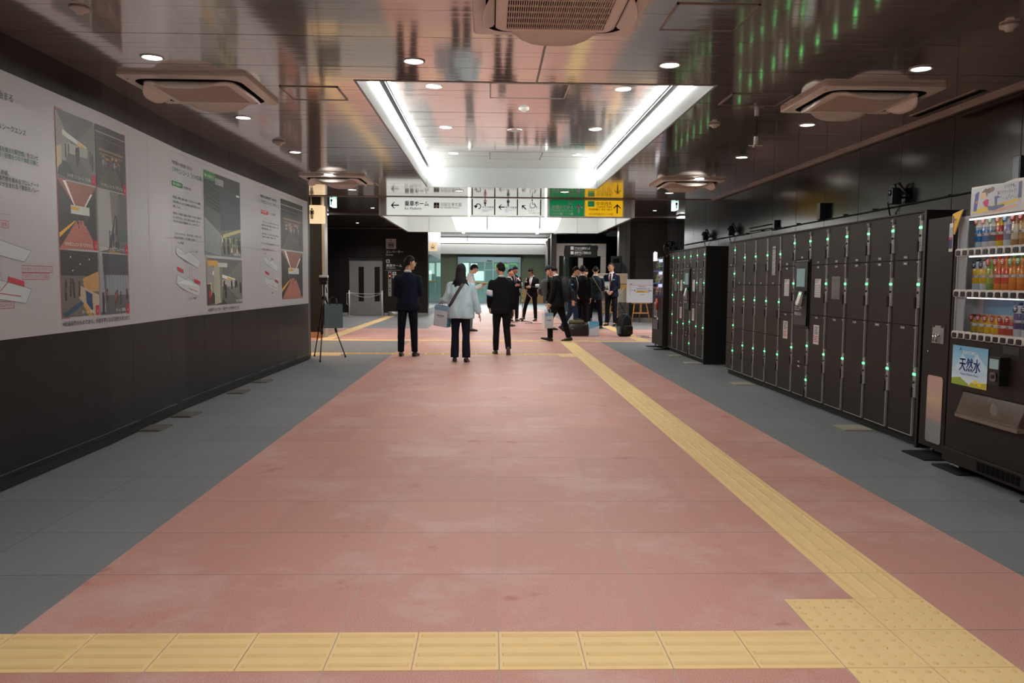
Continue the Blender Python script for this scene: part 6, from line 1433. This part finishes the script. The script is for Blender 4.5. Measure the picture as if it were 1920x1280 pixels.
def person(loc, rz, h, label, lean=0.0, head=(0, 0), legs=None, arms=None, top='suit_black', bottom='suit_black', style='suit', hair='short', hairm='hair', skin='skin', wide=1.0, curl=(.5, .5), glasses=False, tie=None, armband=None, strap=None, voxel=.0075, flare=1.0, feet=None, seed=1, hem=None, badge=False):
    """legs/arms: dict of (upper direction, lower direction) for R and L in (right, forward, up)"""
    t = thing('person', label, 'person', loc, rz, None)
    s = h / 1.70
    arms = arms or {}; legs = legs or {}
    sp = V((0, math.sin(lean), math.cos(lean))); fr = V((0, math.cos(lean), -math.sin(lean)))   # spine and front direction
    hipz = .90
    def W(v): return P(*(V(v) * s))
    hip = V((0, 0, hipz))
    # legs first: set the pelvis so that the lowest foot stands on the floor
    LG = {}
    for k, sg_ in (('R', 1), ('L', -1)):
        u, l = legs.get(k, ((.02 * sg_, .02, -1), (.0, -.03, -1)))
        j0 = V((sg_ * .085, 0, -.02)); u = V(u).normalized(); l = V(l).normalized()
        j1 = j0 + u * .42; j2 = j1 + l * .40
        LG[k] = [j0, j1, j2]
    drop = min(LG['R'][2].z - (.0 if (feet or {}).get('R', (0, 0))[1] == 0 else -.0), LG['L'][2].z)
    low = {k: LG[k][2].z for k in LG}
    hipz = .082 - min(low.values()); hip = V((0, 0, hipz))
    for k in LG: LG[k] = [hip + j for j in LG[k]]
    base = hip
    def sp_pt(tt): return base + sp * tt
    SH = {}; AR = {}
    for k, sg_ in (('R', 1), ('L', -1)):
        j0 = sp_pt(.445) + V((sg_ * .172 * wide, 0, 0))
        u, l = arms.get(k, ARM_DOWN); u = V((u[0] * (sg_ if k not in arms else 1), u[1], u[2])).normalized(); l = V((l[0] * (sg_ if k not in arms else 1), l[1], l[2])).normalized()
        AR[k] = [j0, j0 + u * .285, j0 + u * .285 + l * .245]; SH[k] = (u, l)
    neck = sp_pt(.545); yaw, pit = head
    cyw, syw, cp_, spn = math.cos(yaw), math.sin(yaw), math.cos(pit), math.sin(pit)
    def hrot(v):   # pitch (nod forward) then yaw to the right
        v = V(v); y, z = v.y * cp_ + v.z * spn, -v.y * spn + v.z * cp_
        return V((v.x * cyw + y * syw, -v.x * syw + y * cyw, z))
    hc = neck + V((0, .015, 0)) + hrot((0, .02, .155))
    # ---- body: one continuous skin
    mb = MB()
    mb.loft([[P(*((hc + hrot(head_pt(d))) * s)) for d in ring] for ring in sph()])
    TB = lambda pts, rad, n=10, ref=None: mb.tube([P(*(V(p) * s)) for p in pts], [((a * s, b * s) if isinstance(r, tuple) else r * s) for r in rad for a, b in [r if isinstance(r, tuple) else (r, r)]], n, 0, ref)
    TB([sp_pt(.50), neck, neck + (hc - neck) * .45, hc + hrot((0, -.01, -.02))], [.062, .056, .053, .055])
    TB([hc + hrot((0, .085, .015)), hc + hrot((0, .105, -.02)), hc + hrot((0, .112, -.034)), hc + hrot((0, .09, -.04))], [.008, .011, .014, .008], 8)
    TB([hc + hrot((0, .07, -.085)), hc + hrot((0, .088, -.09))], [.03, .018], 8)
    for sg_ in (-1, 1):
        TB([hc + hrot((sg_ * .072, -.008, .02)), hc + hrot((sg_ * .084, -.018, .012)), hc + hrot((sg_ * .082, -.015, -.02)), hc + hrot((sg_ * .073, -.002, -.036))], [.010, .013, .011, .007], 7)
    TB([sp_pt(-.05), sp_pt(.1), sp_pt(.3), sp_pt(.45), sp_pt(.52)], [(.13, .085), (.12, .08), (.14, .085), (.13, .07), (.06, .05)], 14)
    for k, sg_ in (('R', 1), ('L', -1)):
        a = AR[k]; u, l = SH[k]
        TB([sp_pt(.44), a[0] - V((0, 0, .01))], [.04, .036], 9); TB([a[0] - V((0, 0, .005)), a[1], a[2]], [.04, .036, .026], 9)
        lat = l.cross(V((0, 0, 1))) if abs(l.z) < .8 else V((0, 1, 0))
        lat = V((0, 1, .0)) if l.z < -.6 else (V((0, 0, 1)) - l * l.z)
        n_ = l.cross(lat) * (-1 if k == 'R' else 1)
        hm = MB(); hand(hm, V((0, 0, 0)), l, lat, n_, curl[0 if k == 'R' else 1])
        mb.add([P(*((a[2] + V(v)) * s)) for v in hm.v], hm.f, 0, True)
        g = LG[k]; TB([base + V((sg_ * .05, 0, 0)), g[0], g[1], g[2]], [.07, .07, .045, .035], 9)
        TB([g[2] + V((0, -.01, .01)), g[2] + V((0, .04, -.02)), g[2] + V((0, .1, -.045))], [.034, .034, .024], 8)
    remesh(mb, 'body', [skin], voxel * s, t, smooth=1)
    # ---- hair
    mb = MB(); ring2 = []
    rr = random.Random(seed)
    for ring in sph(26, 18):
        o_ = []
        for d in ring:
            x, y, z = d
            line = .38 + .05 * math.sin(x * 9 + seed) if y > .45 else (-.05 + .43 * max(0, y / .45) if y > 0 else -.05 + .55 * y)
            if hair in ('long', 'bob'): line = .40 if y > .55 else (-.55 if y < .35 else -.55 + .95 * (y - .35) / .2)
            if hair == 'bowl': line = .18 if y > .4 else -.45 + .2 * y
            if hair == 'crop': line = .5 if y > .45 else (.1 + .4 * max(0, y / .45) if y > 0 else .1 + .55 * y)
            kk = 1.12 + (.05 if hair != 'crop' else .0) * mnoise.noise(V((x * 5 + seed, y * 5, z * 5))) + (.05 * max(0, z) if hair != 'crop' else -.05)
            k_ = kk if z > line else .86
            o_.append(P(*((hc + hrot(head_pt(d, k_))) * s)))
        ring2.append(o_)
    mb.loft(ring2)
    if hair == 'long':
        TBh = lambda pts, rad: mb.tube([P(*(p * s)) for p in pts], [(x * s, y * s) for x, y in rad], 20)
        TBh([hc + hrot((0, -.02, .09)), hc + hrot((0, -.035, .03)), hc + hrot((0, -.05, -.04)), neck + V((0, -.055, .0)), neck + V((0, -.075, -.07)), neck + V((0, -.085, -.125)), neck + V((.01, -.085, -.15))], [(.06, .06), (.085, .07), (.092, .062), (.098, .055), (.112, .045), (.115, .03), (.09, .012)])
        for x0, x1, zz in ((.085, .15, -.12), (.06, .115, -.16), (-.085, -.155, -.10), (-.06, -.11, -.15), (.0, .03, -.17)):
            mb.tube([P(*(p * s)) for p in (neck + V((x0, -.07, -.01)), neck + V(((x0 * .6 + x1 * .4), -.08, zz * .65)), neck + V((x1, -.075, zz)))], [(.035 * s, .025 * s), (.026 * s, .018 * s), (.005 * s, .005 * s)], 8)
    if hair == 'bun': mb.ball(P(*((hc + hrot((0, -.11, .07))) * s)), .045 * s, 10)
    if hair == 'long': remesh(mb, 'hair', [hairm], .008, t, .004, seed)
    else:
        o = mb.build('hair', hairm, t)
    # ---- eyes, brows, mouth
    for sg_ in (-1, 1):
        mb = MB(); mb.ball(P(*((hc + hrot((sg_ * .032, .083, .008))) * s)), .0105 * s, 8, 0); c2 = P(*((hc + hrot((sg_ * .032, .0905, .007))) * s)); mb.ball(c2, .0052 * s, 6, 1)
        mb.build('eye', ['ink_white', 'ink_black'], t)
        mb = MB(); mb.tube([P(*((hc + hrot(p)) * s)) for p in ((sg_ * .016, .092, .03), (sg_ * .033, .09, .036), (sg_ * .05, .078, .03))], .0036 * s, 5); mb.build('eyebrow', hairm, t)
    mb = MB(); mb.tube([P(*((hc + hrot(p)) * s)) for p in ((-.024, .09, -.062), (0, .099, -.06), (.024, .09, -.062))], [.003 * s, .0055 * s, .003 * s], 6); mb.build('mouth', 'lips', t)
    if glasses:
        mb = MB()
        for sg_ in (-1, 1):
            c_ = (sg_ * .034, .106, .006); mb.tube([P(*((hc + hrot((c_[0] + .024 * math.cos(a * PI / 8), c_[1], c_[2] + .018 * math.sin(a * PI / 8)))) * s)) for a in range(17)], .0022 * s, 5)
            mb.tube([P(*((hc + hrot(p)) * s)) for p in ((sg_ * .058, .104, .012), (sg_ * .08, .06, .014), (sg_ * .085, -.015, .012))], .0024 * s, 5)
        mb.tube([P(*((hc + hrot(p)) * s)) for p in ((-.011, .108, .01), (.011, .108, .01))], .002 * s, 5); mb.build('glasses', 'chrome', t)
    # ---- trousers
    mb = MB()
    TB = lambda pts, rad, n=12, ref=None, mi=0: mb.tube([P(*(V(p) * s)) for p in pts], [(r[0] * s, r[1] * s) if isinstance(r, tuple) else r * s for r in rad], n, mi, ref)
    TB([sp_pt(.10), sp_pt(.02), base + V((0, 0, -.06)), base + V((0, 0, -.10))], [(.15 * wide, .105), (.165 * wide, .115), (.165 * wide, .115), (.12, .09)], 16)
    for k, sg_ in (('R', 1), ('L', -1)):
        g = LG[k]; mid = g[0] + (g[1] - g[0]) * .5; cal = g[1] + (g[2] - g[1]) * .4; end = g[2] + (g[2] - g[1]).normalized() * .005
        TB([g[0] + V((0, 0, .03)), mid, g[1], cal, end], [.092, (.083, .088), .066, .064 * (1 + (flare - 1) * .4), (.056 * flare, .06 * flare)], 12)
    remesh(mb, 'trousers', [bottom], .0115 * s, t, .006, seed)
    # ---- shoes
    for k, sg_ in (('R', 1), ('L', -1)):
        g = LG[k]; fp, lift = (feet or {}).get(k, (0, 0)); yo = sg_ * .12
        f_ = V((math.sin(yo), math.cos(yo), 0)); up_ = V((0, 0, 1))
        f2 = f_ * math.cos(fp) - up_ * math.sin(fp); u2 = up_ * math.cos(fp) + f_ * math.sin(fp); sd = V((f_.y, -f_.x, 0))
        o0 = g[2] - u2 * .075
        prof = [(-.075, .022, .005, .05), (-.065, .03, 0, .065), (-.02, .036, 0, .085), (.03, .037, 0, .08), (.08, .042, 0, .06), (.13, .046, .0, .048), (.17, .040, .004, .038), (.195, .022, .010, .026)]
        rings = []
        for y, w_, z0, z1 in prof:
            zc = (z0 + z1) / 2; hz = (z1 - z0) / 2
            rings.append([P(*((o0 + f2 * y + sd * (w_ * math.cos(2 * PI * i / 14)) + u2 * (zc + hz * max(-.92, math.sin(2 * PI * i / 14)))) * s)) for i in range(14)])
        mb = MB(); mb.loft(rings); so = mb.build('shoe', 'shoe', t)
        mb = MB(); out = [o0 + f2 * y + sd * w_ * .98 for y, w_, _, _ in prof] + [o0 + f2 * y - sd * w_ * .98 for y, w_, _, _ in prof[::-1]]
        n_ = len(out); vs = [P(*((p + u2 * .012) * s)) for p in out] + [P(*((p - u2 * .004) * s)) for p in out]
        mb.add(vs, [tuple(range(n_)), tuple(range(2 * n_ - 1, n_ - 1, -1))] + [(i, (i + 1) % n_, (i + 1) % n_ + n_, i + n_) for i in range(n_)]); mb.build('sole', 'shoe_sole' if fp > .5 else 'shoe', so)
    # ---- jacket / shirt
    mb = MB(); jb = -.12 if hem is None else hem
    wd = wide * (1.0 if style == 'suit' else 1.04)
    prof = [(jb, .198, .128), (jb + .08, .198, .13), (.08, .178, .12), (.2, .178, .122), (.33, .192, .125), (.42, .182, .114), (.48, .142, .09), (.52, .092, .075), (.548, .07, .067)]
    if style == 'shirt': prof = [(jb, .224, .150), (jb + .08, .226, .15), (.08, .205, .14), (.2, .192, .132), (.33, .188, .125), (.42, .182, .114), (.48, .142, .09), (.52, .092, .075), (.55, .068, .066)]
    rings = []
    for tt, rx, ry in prof:
        c_ = sp_pt(tt); rings.append([P(*((c_ + V((1, 0, 0)) * (rx * wd * math.copysign(abs(math.cos(2 * PI * i / 24)) ** .85, math.cos(2 * PI * i / 24))) + fr * (ry * math.sin(2 * PI * i / 24))) * s)) for i in range(24)])
    mb.loft(rings)
    for k in 'RL':
        a = AR[k]; u, l = SH[k]; b_ = 1.0 if style == 'suit' else 1.12
        TB([a[0] + u * .005, a[0] + (a[1] - a[0]) * .5, a[1], a[1] + (a[2] - a[1]) * .55, a[2] - l * .012], [.064, .062 * b_, .056 * b_, .051 * b_, .042 * b_], 12); mb.ball(P(*((a[0] - V((0, 0, .012))) * s)), .062 * s, 12); TB([sp_pt(.45), a[0] - V((0, 0, .008))], [.062, .052], 12)
    jk = remesh(mb, 'jacket' if style == 'suit' else 'shirt', [top], .0115 * s, t, 0.014 if style == 'suit' else .026, seed + 3)
    # collar, cuffs, tie
    if style == 'suit':
        mb = MB(); TB([sp_pt(.535) + V((0, .002, 0)), sp_pt(.572) + V((0, .008, 0))], [(.068, .066), (.061, .062)], 18); mb.build('collar', 'shirt_white', t)
        for k in 'RL':
            a = AR[k]; l = SH[k][1]; mb = MB(); TB([a[2] - l * .02, a[2] + l * .008], [.034, .033], 10); mb.build('cuff', 'shirt_white', t)
        mb = MB(); rowv = []
        for tt, hw in ((.22, .012), (.30, .03), (.40, .052), (.48, .06), (.545, .05)):
            ry = float(np.interp(tt, [p[0] for p in prof], [p[2] for p in prof])); rx = float(np.interp(tt, [p[0] for p in prof], [p[1] for p in prof])) * wd
            for q in (-1, -.5, 0, .5, 1):
                x = hw * q; y = ry * math.sqrt(max(0, 1 - (x / rx) ** 2)) + .012; rowv.append(P(*((sp_pt(tt) + V((x, 0, 0)) + fr * y) * s)))
        mb.add(rowv, [(5 * r + c, 5 * r + c + 1, 5 * r + c + 6, 5 * r + c + 5) for r in range(4) for c in range(4)], 0, True); so = mb.build('shirt_front', 'shirt_white', t)
        if tie:
            mb = MB(); pts = []
            for tt, hw in ((.2, .028), (.3, .032), (.42, .026), (.5, .017), (.525, .022)):
                ry = float(np.interp(tt, [p[0] for p in prof], [p[2] for p in prof])); pts.append((sp_pt(tt) + fr * (ry + .018), hw))
            vs = [P(*((p + V((sx * hw, 0, 0)) + fr * (.006 if sx == 0 else 0)) * s)) for p, hw in pts for sx in (-1, 0, 1)]
            mb.add(vs, [(3 * r + c, 3 * r + c + 1, 3 * r + c + 4, 3 * r + c + 3) for r in range(4) for c in range(2)], 0, True); mb.build('necktie', tie, t)
        if badge:
            ry = .118; mb = MB(); c_ = sp_pt(.36) + V((-.09, 0, 0)) + fr * (ry + .004); mb.box(-.035 * s, .035 * s, -.004, .004, -.015 * s, .015 * s); o = mb.build('name_badge', 'bag_blue', t); o.location = P(*(c_ * s))
    else:
        mb = MB(); TB([sp_pt(.53), sp_pt(.575) + V((0, .006, 0))], [(.074, .07), (.064, .065)], 18); mb.build('collar', top, t)
    if armband:
        a = AR[armband]; u = SH[armband][0]; m_ = a[0] + (a[1] - a[0]) * .72
        mb = MB(); TB([m_ - u * .05, m_ + u * .05], [.071, .069], 14); mb.build('armband', 'ink_white', t); mb = MB(); TB([m_ + u * .05, m_ + u * .068], [.070, .069], 14); mb.build('armband_edge', 'drblue', t)
    if strap:
        mat_, sg_, w_ = strap   # from shoulder sg_ across the back to the other hip
        mb = MB()
        def surf(tt, x, side, off=.016):
            rx = float(np.interp(tt, [p[0] for p in prof], [p[1] for p in prof])) * wd; ry = float(np.interp(tt, [p[0] for p in prof], [p[2] for p in prof]))
            return sp_pt(tt) + V((x, 0, 0)) + fr * (side * (ry * math.sqrt(max(.02, 1 - (x / (rx * 1.01)) ** 2)) + off))
        pb = [P(*(surf(.53 - .47 * q, sg_ * (.085 - .28 * q), -1) * s)) for q in np.linspace(0, 1, 10)]; pf = [P(*(surf(.53 - .47 * q, sg_ * (.085 - .28 * q), 1) * s)) for q in np.linspace(0, 1, 10)]
        top_ = [P(*((sp_pt(.555) + V((sg_ * .075, 0, 0))) * s))]
        mb.tube(pb[::-1] + top_ + pf, [(w_ * s, .005)] * 21, 8, 0, (.8, 0, .6 * sg_)); mb.build('shoulder_strap', mat_, t)
    t['label'] = label
    return t, dict(AR={k: [P(*(v * s)) for v in AR[k]] for k in AR}, hc=P(*(hc * s)), sp=lambda tt, x=0, f=0: P(*((sp_pt(tt) + V((x, 0, 0)) + fr * f) * s)), s=s)
mk('lips', rgb(170, 95, 88), .5); mk('drblue', rgb(70, 140, 190), .5)
def world_pt(loc, rz, v):
    c, s_ = math.cos(rz), math.sin(rz); return (loc[0] + v.x * c - v.y * s_, loc[1] + v.x * s_ + v.y * c, loc[2] + v.z)
AWAY, RIGHT, LEFT = PI, PI / 2, -PI / 2
# 1 navy suit, seen from behind, head turned to the right, forearms raised in front
person((-1.45, 14.0, 0), AWAY - .1, 1.71, 'person in a dark navy suit, back turned, leftmost of the three nearest people', 0, (.95, .08),
       legs={'R': ((.05, .03, -1), (.04, -.05, -1)), 'L': ((-.06, -.02, -1), (-.02, -.04, -1))}, arms={'R': ((.16, .06, -1), (-.35, .9, .15)), 'L': ((-.16, .06, -1), (.45, .85, .0))}, top='suit_navy', bottom='trousers_navy', glasses=True, wide=1.04, voxel=.007, seed=2)
# 2 woman in a pale blue shirt
loc2 = (-.49, 13.1, 0); rz2 = AWAY - .06
_, w2 = person(loc2, rz2, 1.57, 'person with long black hair in a loose pale blue shirt walking away', .03, (.1, .02),
       legs={'R': ((.03, -.03, -1), (.02, -.10, -1)), 'L': ((-.03, .06, -1), (-.02, -.06, -1))}, arms={'R': ((.27, -.10, -1), (.30, .02, -1)), 'L': ((-.34, -.06, -1), (-.42, .8, -.12))}, top='shirt_blue', bottom='trousers_navy', style='shirt', hair='long', wide=1.05, curl=(.35, 1.3), flare=1.35, strap=('strap_brown', 1, .026), voxel=.0065, seed=4, hem=-.15, feet={'R': (.25, 0)})
p_ = world_pt(loc2, rz2, w2['AR']['L'][1] * .55 + w2['AR']['L'][2] * .45)
paper_bag('carrier_bag', 'white paper bag with a green edge hanging from the arm of the long haired walker', (p_[0] - .02, p_[1], p_[2] - .42), 1.0, .27, .34, .12, ('bag_paper', 'bag_blue', 'bag_paper'), .0, .095, white_panel).rotation_euler = (.06, .12, -.55)
# 3 black suit with armband
person((.2, 14.46, 0), AWAY + .05, 1.625, 'person in a black suit with a white armband walking away from the camera', .02, (-.55, .12),
       legs={'R': ((.03, -.05, -1), (.06, -.50, -1)), 'L': ((-.03, .05, -1), (-.02, -.05, -1))}, arms={'R': ((.12, -.02, -1), (.05, .10, -1)), 'L': ((-.20, -.10, -1), (.05, .55, -.8))}, feet={'R': (.85, 0)}, glasses=True, armband='L', wide=1.06, voxel=.0068, seed=6, hem=-.15)
# 4 white shirt looking at a phone, facing right
loc4 = (-.56, 21.2, 0); rz4 = RIGHT + .15
_, w4 = person(loc4, rz4, 1.74, 'person in a pale shirt and grey trousers facing right and looking at a phone', .04, (0, .35),
       legs={'R': ((.03, .05, -1), (.02, -.04, -1)), 'L': ((-.03, -.05, -1), (-.02, -.12, -1))}, arms={'R': ((.12, .25, -1), (-.25, .88, .42)), 'L': ((-.12, .2, -1), (.3, .9, .25))}, top='shirt_white', bottom='trousers_grey', style='shirt', skin='skin_pale', curl=(1.0, 1.0), seed=8, hem=-.10)
p_ = world_pt(loc4, rz4, w4['AR']['R'][2]); fx, fy = math.sin(rz4), -math.cos(rz4)
t = thing('mobile_phone', 'black mobile phone held up by the person in the pale shirt', 'phone', (p_[0] + fx * .085, p_[1] + fy * .085 - .012, p_[2] + .035), rz4)
mb = MB(); mb.box(-.035, .035, -.075, .075, .0, .009); mb.build('case', 'black_plastic', t, .003); mb = MB(); mb.box(-.031, .031, -.07, .07, .009, .010); mb.build('screen', 'screen', t)
# 5 behind the black suit
person((.55, 23.6, 0), RIGHT - .35, 1.66, 'person with cropped hair mostly hidden behind the black suited walker with armband', 0, (.2, .05), legs={'R': ((.0, .03, -1), (-.02, -.03, -1)), 'L': ((.04, -.02, -1), (.02, -.04, -1))}, top='suit_navy', bottom='suit_black', hair='crop', tie='tie_blue', seed=9, voxel=.009)
# 6, 7 thinking pair
person((.78, 26.6, 0), .35, 1.78, 'person in a dark suit with hand on chin behind the microphone stand, left one', 0, (-.35, .1), arms={'R': ((.1, .12, -1), (-.75, .62, .2)), 'L': ((-.10, .25, -1), (.42, .5, 1.0))}, curl=(.6, 1.2), tie='tie_blue', armband='L', seed=11, voxel=.009)
person((1.40, 26.9, 0), -.55, 1.73, 'person with a bowl haircut, hand at chin, legs apart by the microphone stand', 0, (.35, .2), legs={'R': ((.34, .12, -1), (.24, -.03, -1)), 'L': ((-.06, -.02, -1), (-.03, -.05, -1))}, arms={'R': ((.08, .28, -1), (-.30, .55, 1.0)), 'L': ((-.12, .1, -1), (.8, .55, .1))}, curl=(1.2, .6), hair='bowl', glasses=True, armband='L', seed=12, voxel=.009)
# 8 behind with the grey backpack
loc8 = (1.66, 22.0, 0)
person(loc8, RIGHT + .1, 1.68, 'person in a dark suit wearing a grey backpack, hidden behind the striding person', .02, (.2, .2), top='suit_black', seed=13, voxel=.009)
o = backpack('grey backpack worn by the person behind the striding man', (loc8[0] - .2, loc8[1] - .04, .93), 0, .95, 'pack_grey', 'pack_grey'); o.rotation_euler = (0, 0, -PI / 2 + .1)
mb = MB(); mb.box(.06, .14, -.16, -.11, .06, .2); mb.build('brown_pouch', 'leather_brown', o)
# 9 striding, head bowed, facing left
loc9 = (1.50, 17.75, 0); rz9 = LEFT - .25
_, w9 = person(loc9, rz9, 1.72, 'person in a black suit striding left with head bowed, white bag in hand', .10, (-.1, .62),
       legs={'R': ((.03, -.30, -1), (.02, -.30, -1)), 'L': ((-.02, .40, -1), (-.02, -.02, -1))}, arms={'R': ((.06, .10, -1), (.0, .22, -1)), 'L': ((-.06, .16, -1), (.0, .30, -1))}, feet={'L': (-.25, 0), 'R': (.15, 0)}, curl=(1.2, 1.2), glasses=False, wide=1.05, seed=14)
o = backpack('dark navy backpack worn by the striding person with bowed head', (loc9[0] + .225, loc9[1] + .03, .88), 0, 1.08, 'pack_navy', 'pack_navy'); o.rotation_euler = (-.12, 0, PI / 2 - .25)
mb = MB(); mb.box(.04, .08, -.14, -.1, .33, .36); mb.build('logo_tag', 'bag_blue', o)
p_ = world_pt(loc9, rz9, w9['AR']['L'][2])
paper_bag('carrier_bag', 'white paper bag with a pale blue top held low by the striding person', (p_[0] - .03, p_[1] - .02, p_[2] - .53), .6, .24, .34, .10, ('bag_paper', 'bag_paper', 'bag_paper'), 0, .10, white_panel)
# 10 walking right in jeans
person((2.16, 21.1, 0), RIGHT - .2, 1.70, 'person with black hair and dark jeans walking right, behind the striding person', .06, (.1, .15), legs={'R': ((.02, .28, -1), (.02, -.05, -1)), 'L': ((-.02, -.18, -1), (-.02, -.55, -1))}, feet={'L': (.7, 0)}, top='suit_navy', bottom='denim', seed=15, voxel=.009)
# 11 back turned, 12 face beside
person((2.55, 22.2, 0), AWAY - .2, 1.74, 'person in a black suit with the back turned behind the travel bag', 0, (.1, .05), arms={'R': ((.1, -.02, -1), (.05, .1, -1)), 'L': ((-.2, -.12, -1), (.35, -.45, -.55))}, seed=16, voxel=.009, wide=1.06)
person((2.78, 23.6, 0), .5, 1.68, 'person with a pale face peering out between two suited backs', 0, (.3, .1), hair='bowl', skin='skin_pale', seed=17, voxel=.009)
# 13 teal suit with gold strap
person((2.98, 22.7, 0), AWAY - .15, 1.74, 'person in a dark teal suit with a thin gold strap across the back', 0, (.15, .1), legs={'R': ((.12, .02, -1), (.09, -.04, -1)), 'L': ((-.10, .03, -1), (-.05, -.05, -1))}, arms={'R': ((.16, .1, -1), (-.3, .9, .05)), 'L': ((-.16, .08, -1), (.3, .8, -.2))}, top='suit_teal', bottom='trousers_navy', hair='crop', strap=('strap_gold', -1, .007), seed=18, wide=1.03)
# 14 standing with clasped hands and a booklet
loc14 = (3.66, 24.1, 0); rz14 = -.45
_, w14 = person(loc14, rz14, 1.86, 'person with glasses in a navy suit and red tie, hands clasped in front', 0, (.55, .0), legs={'R': ((.05, .03, -1), (.03, -.04, -1)), 'L': ((-.04, .02, -1), (-.02, -.04, -1))}, arms={'R': ((.10, .10, -1), (-.52, .5, -.55)), 'L': ((-.12, .08, -1), (.55, .5, -.55))}, curl=(.9, .9), top='suit_navy', bottom='trousers_navy', hair='crop', hairm='hair_grey', glasses=True, tie='tie_red', badge=True, seed=19)
p_ = world_pt(loc14, rz14, w14['sp'](.06, .07, .26))
t = thing('booklet', 'pale printed booklet held in front of the person with the red tie', 'booklet', (p_[0], p_[1], p_[2]), rz14)
mb = MB(); mb.box(-.10, .10, -.006, .006, -.02, .27); mb.build('cover', 'notice', t)
im = Img(20, 27, (214, 220, 222)); im.rect(0, 0, 1, .12, (110, 175, 215)); im.poly([(.1, .9), (.3, .45), (.5, .7), (.7, .4), (.9, .9)], (60, 70, 50)); im.circ(.65, .65, .12, (110, 150, 60)); im.circ(.35, .8, .1, (190, 90, 80)); im.obj('printed_cover', -.098, .098, -.018, .268, -.0075, t)
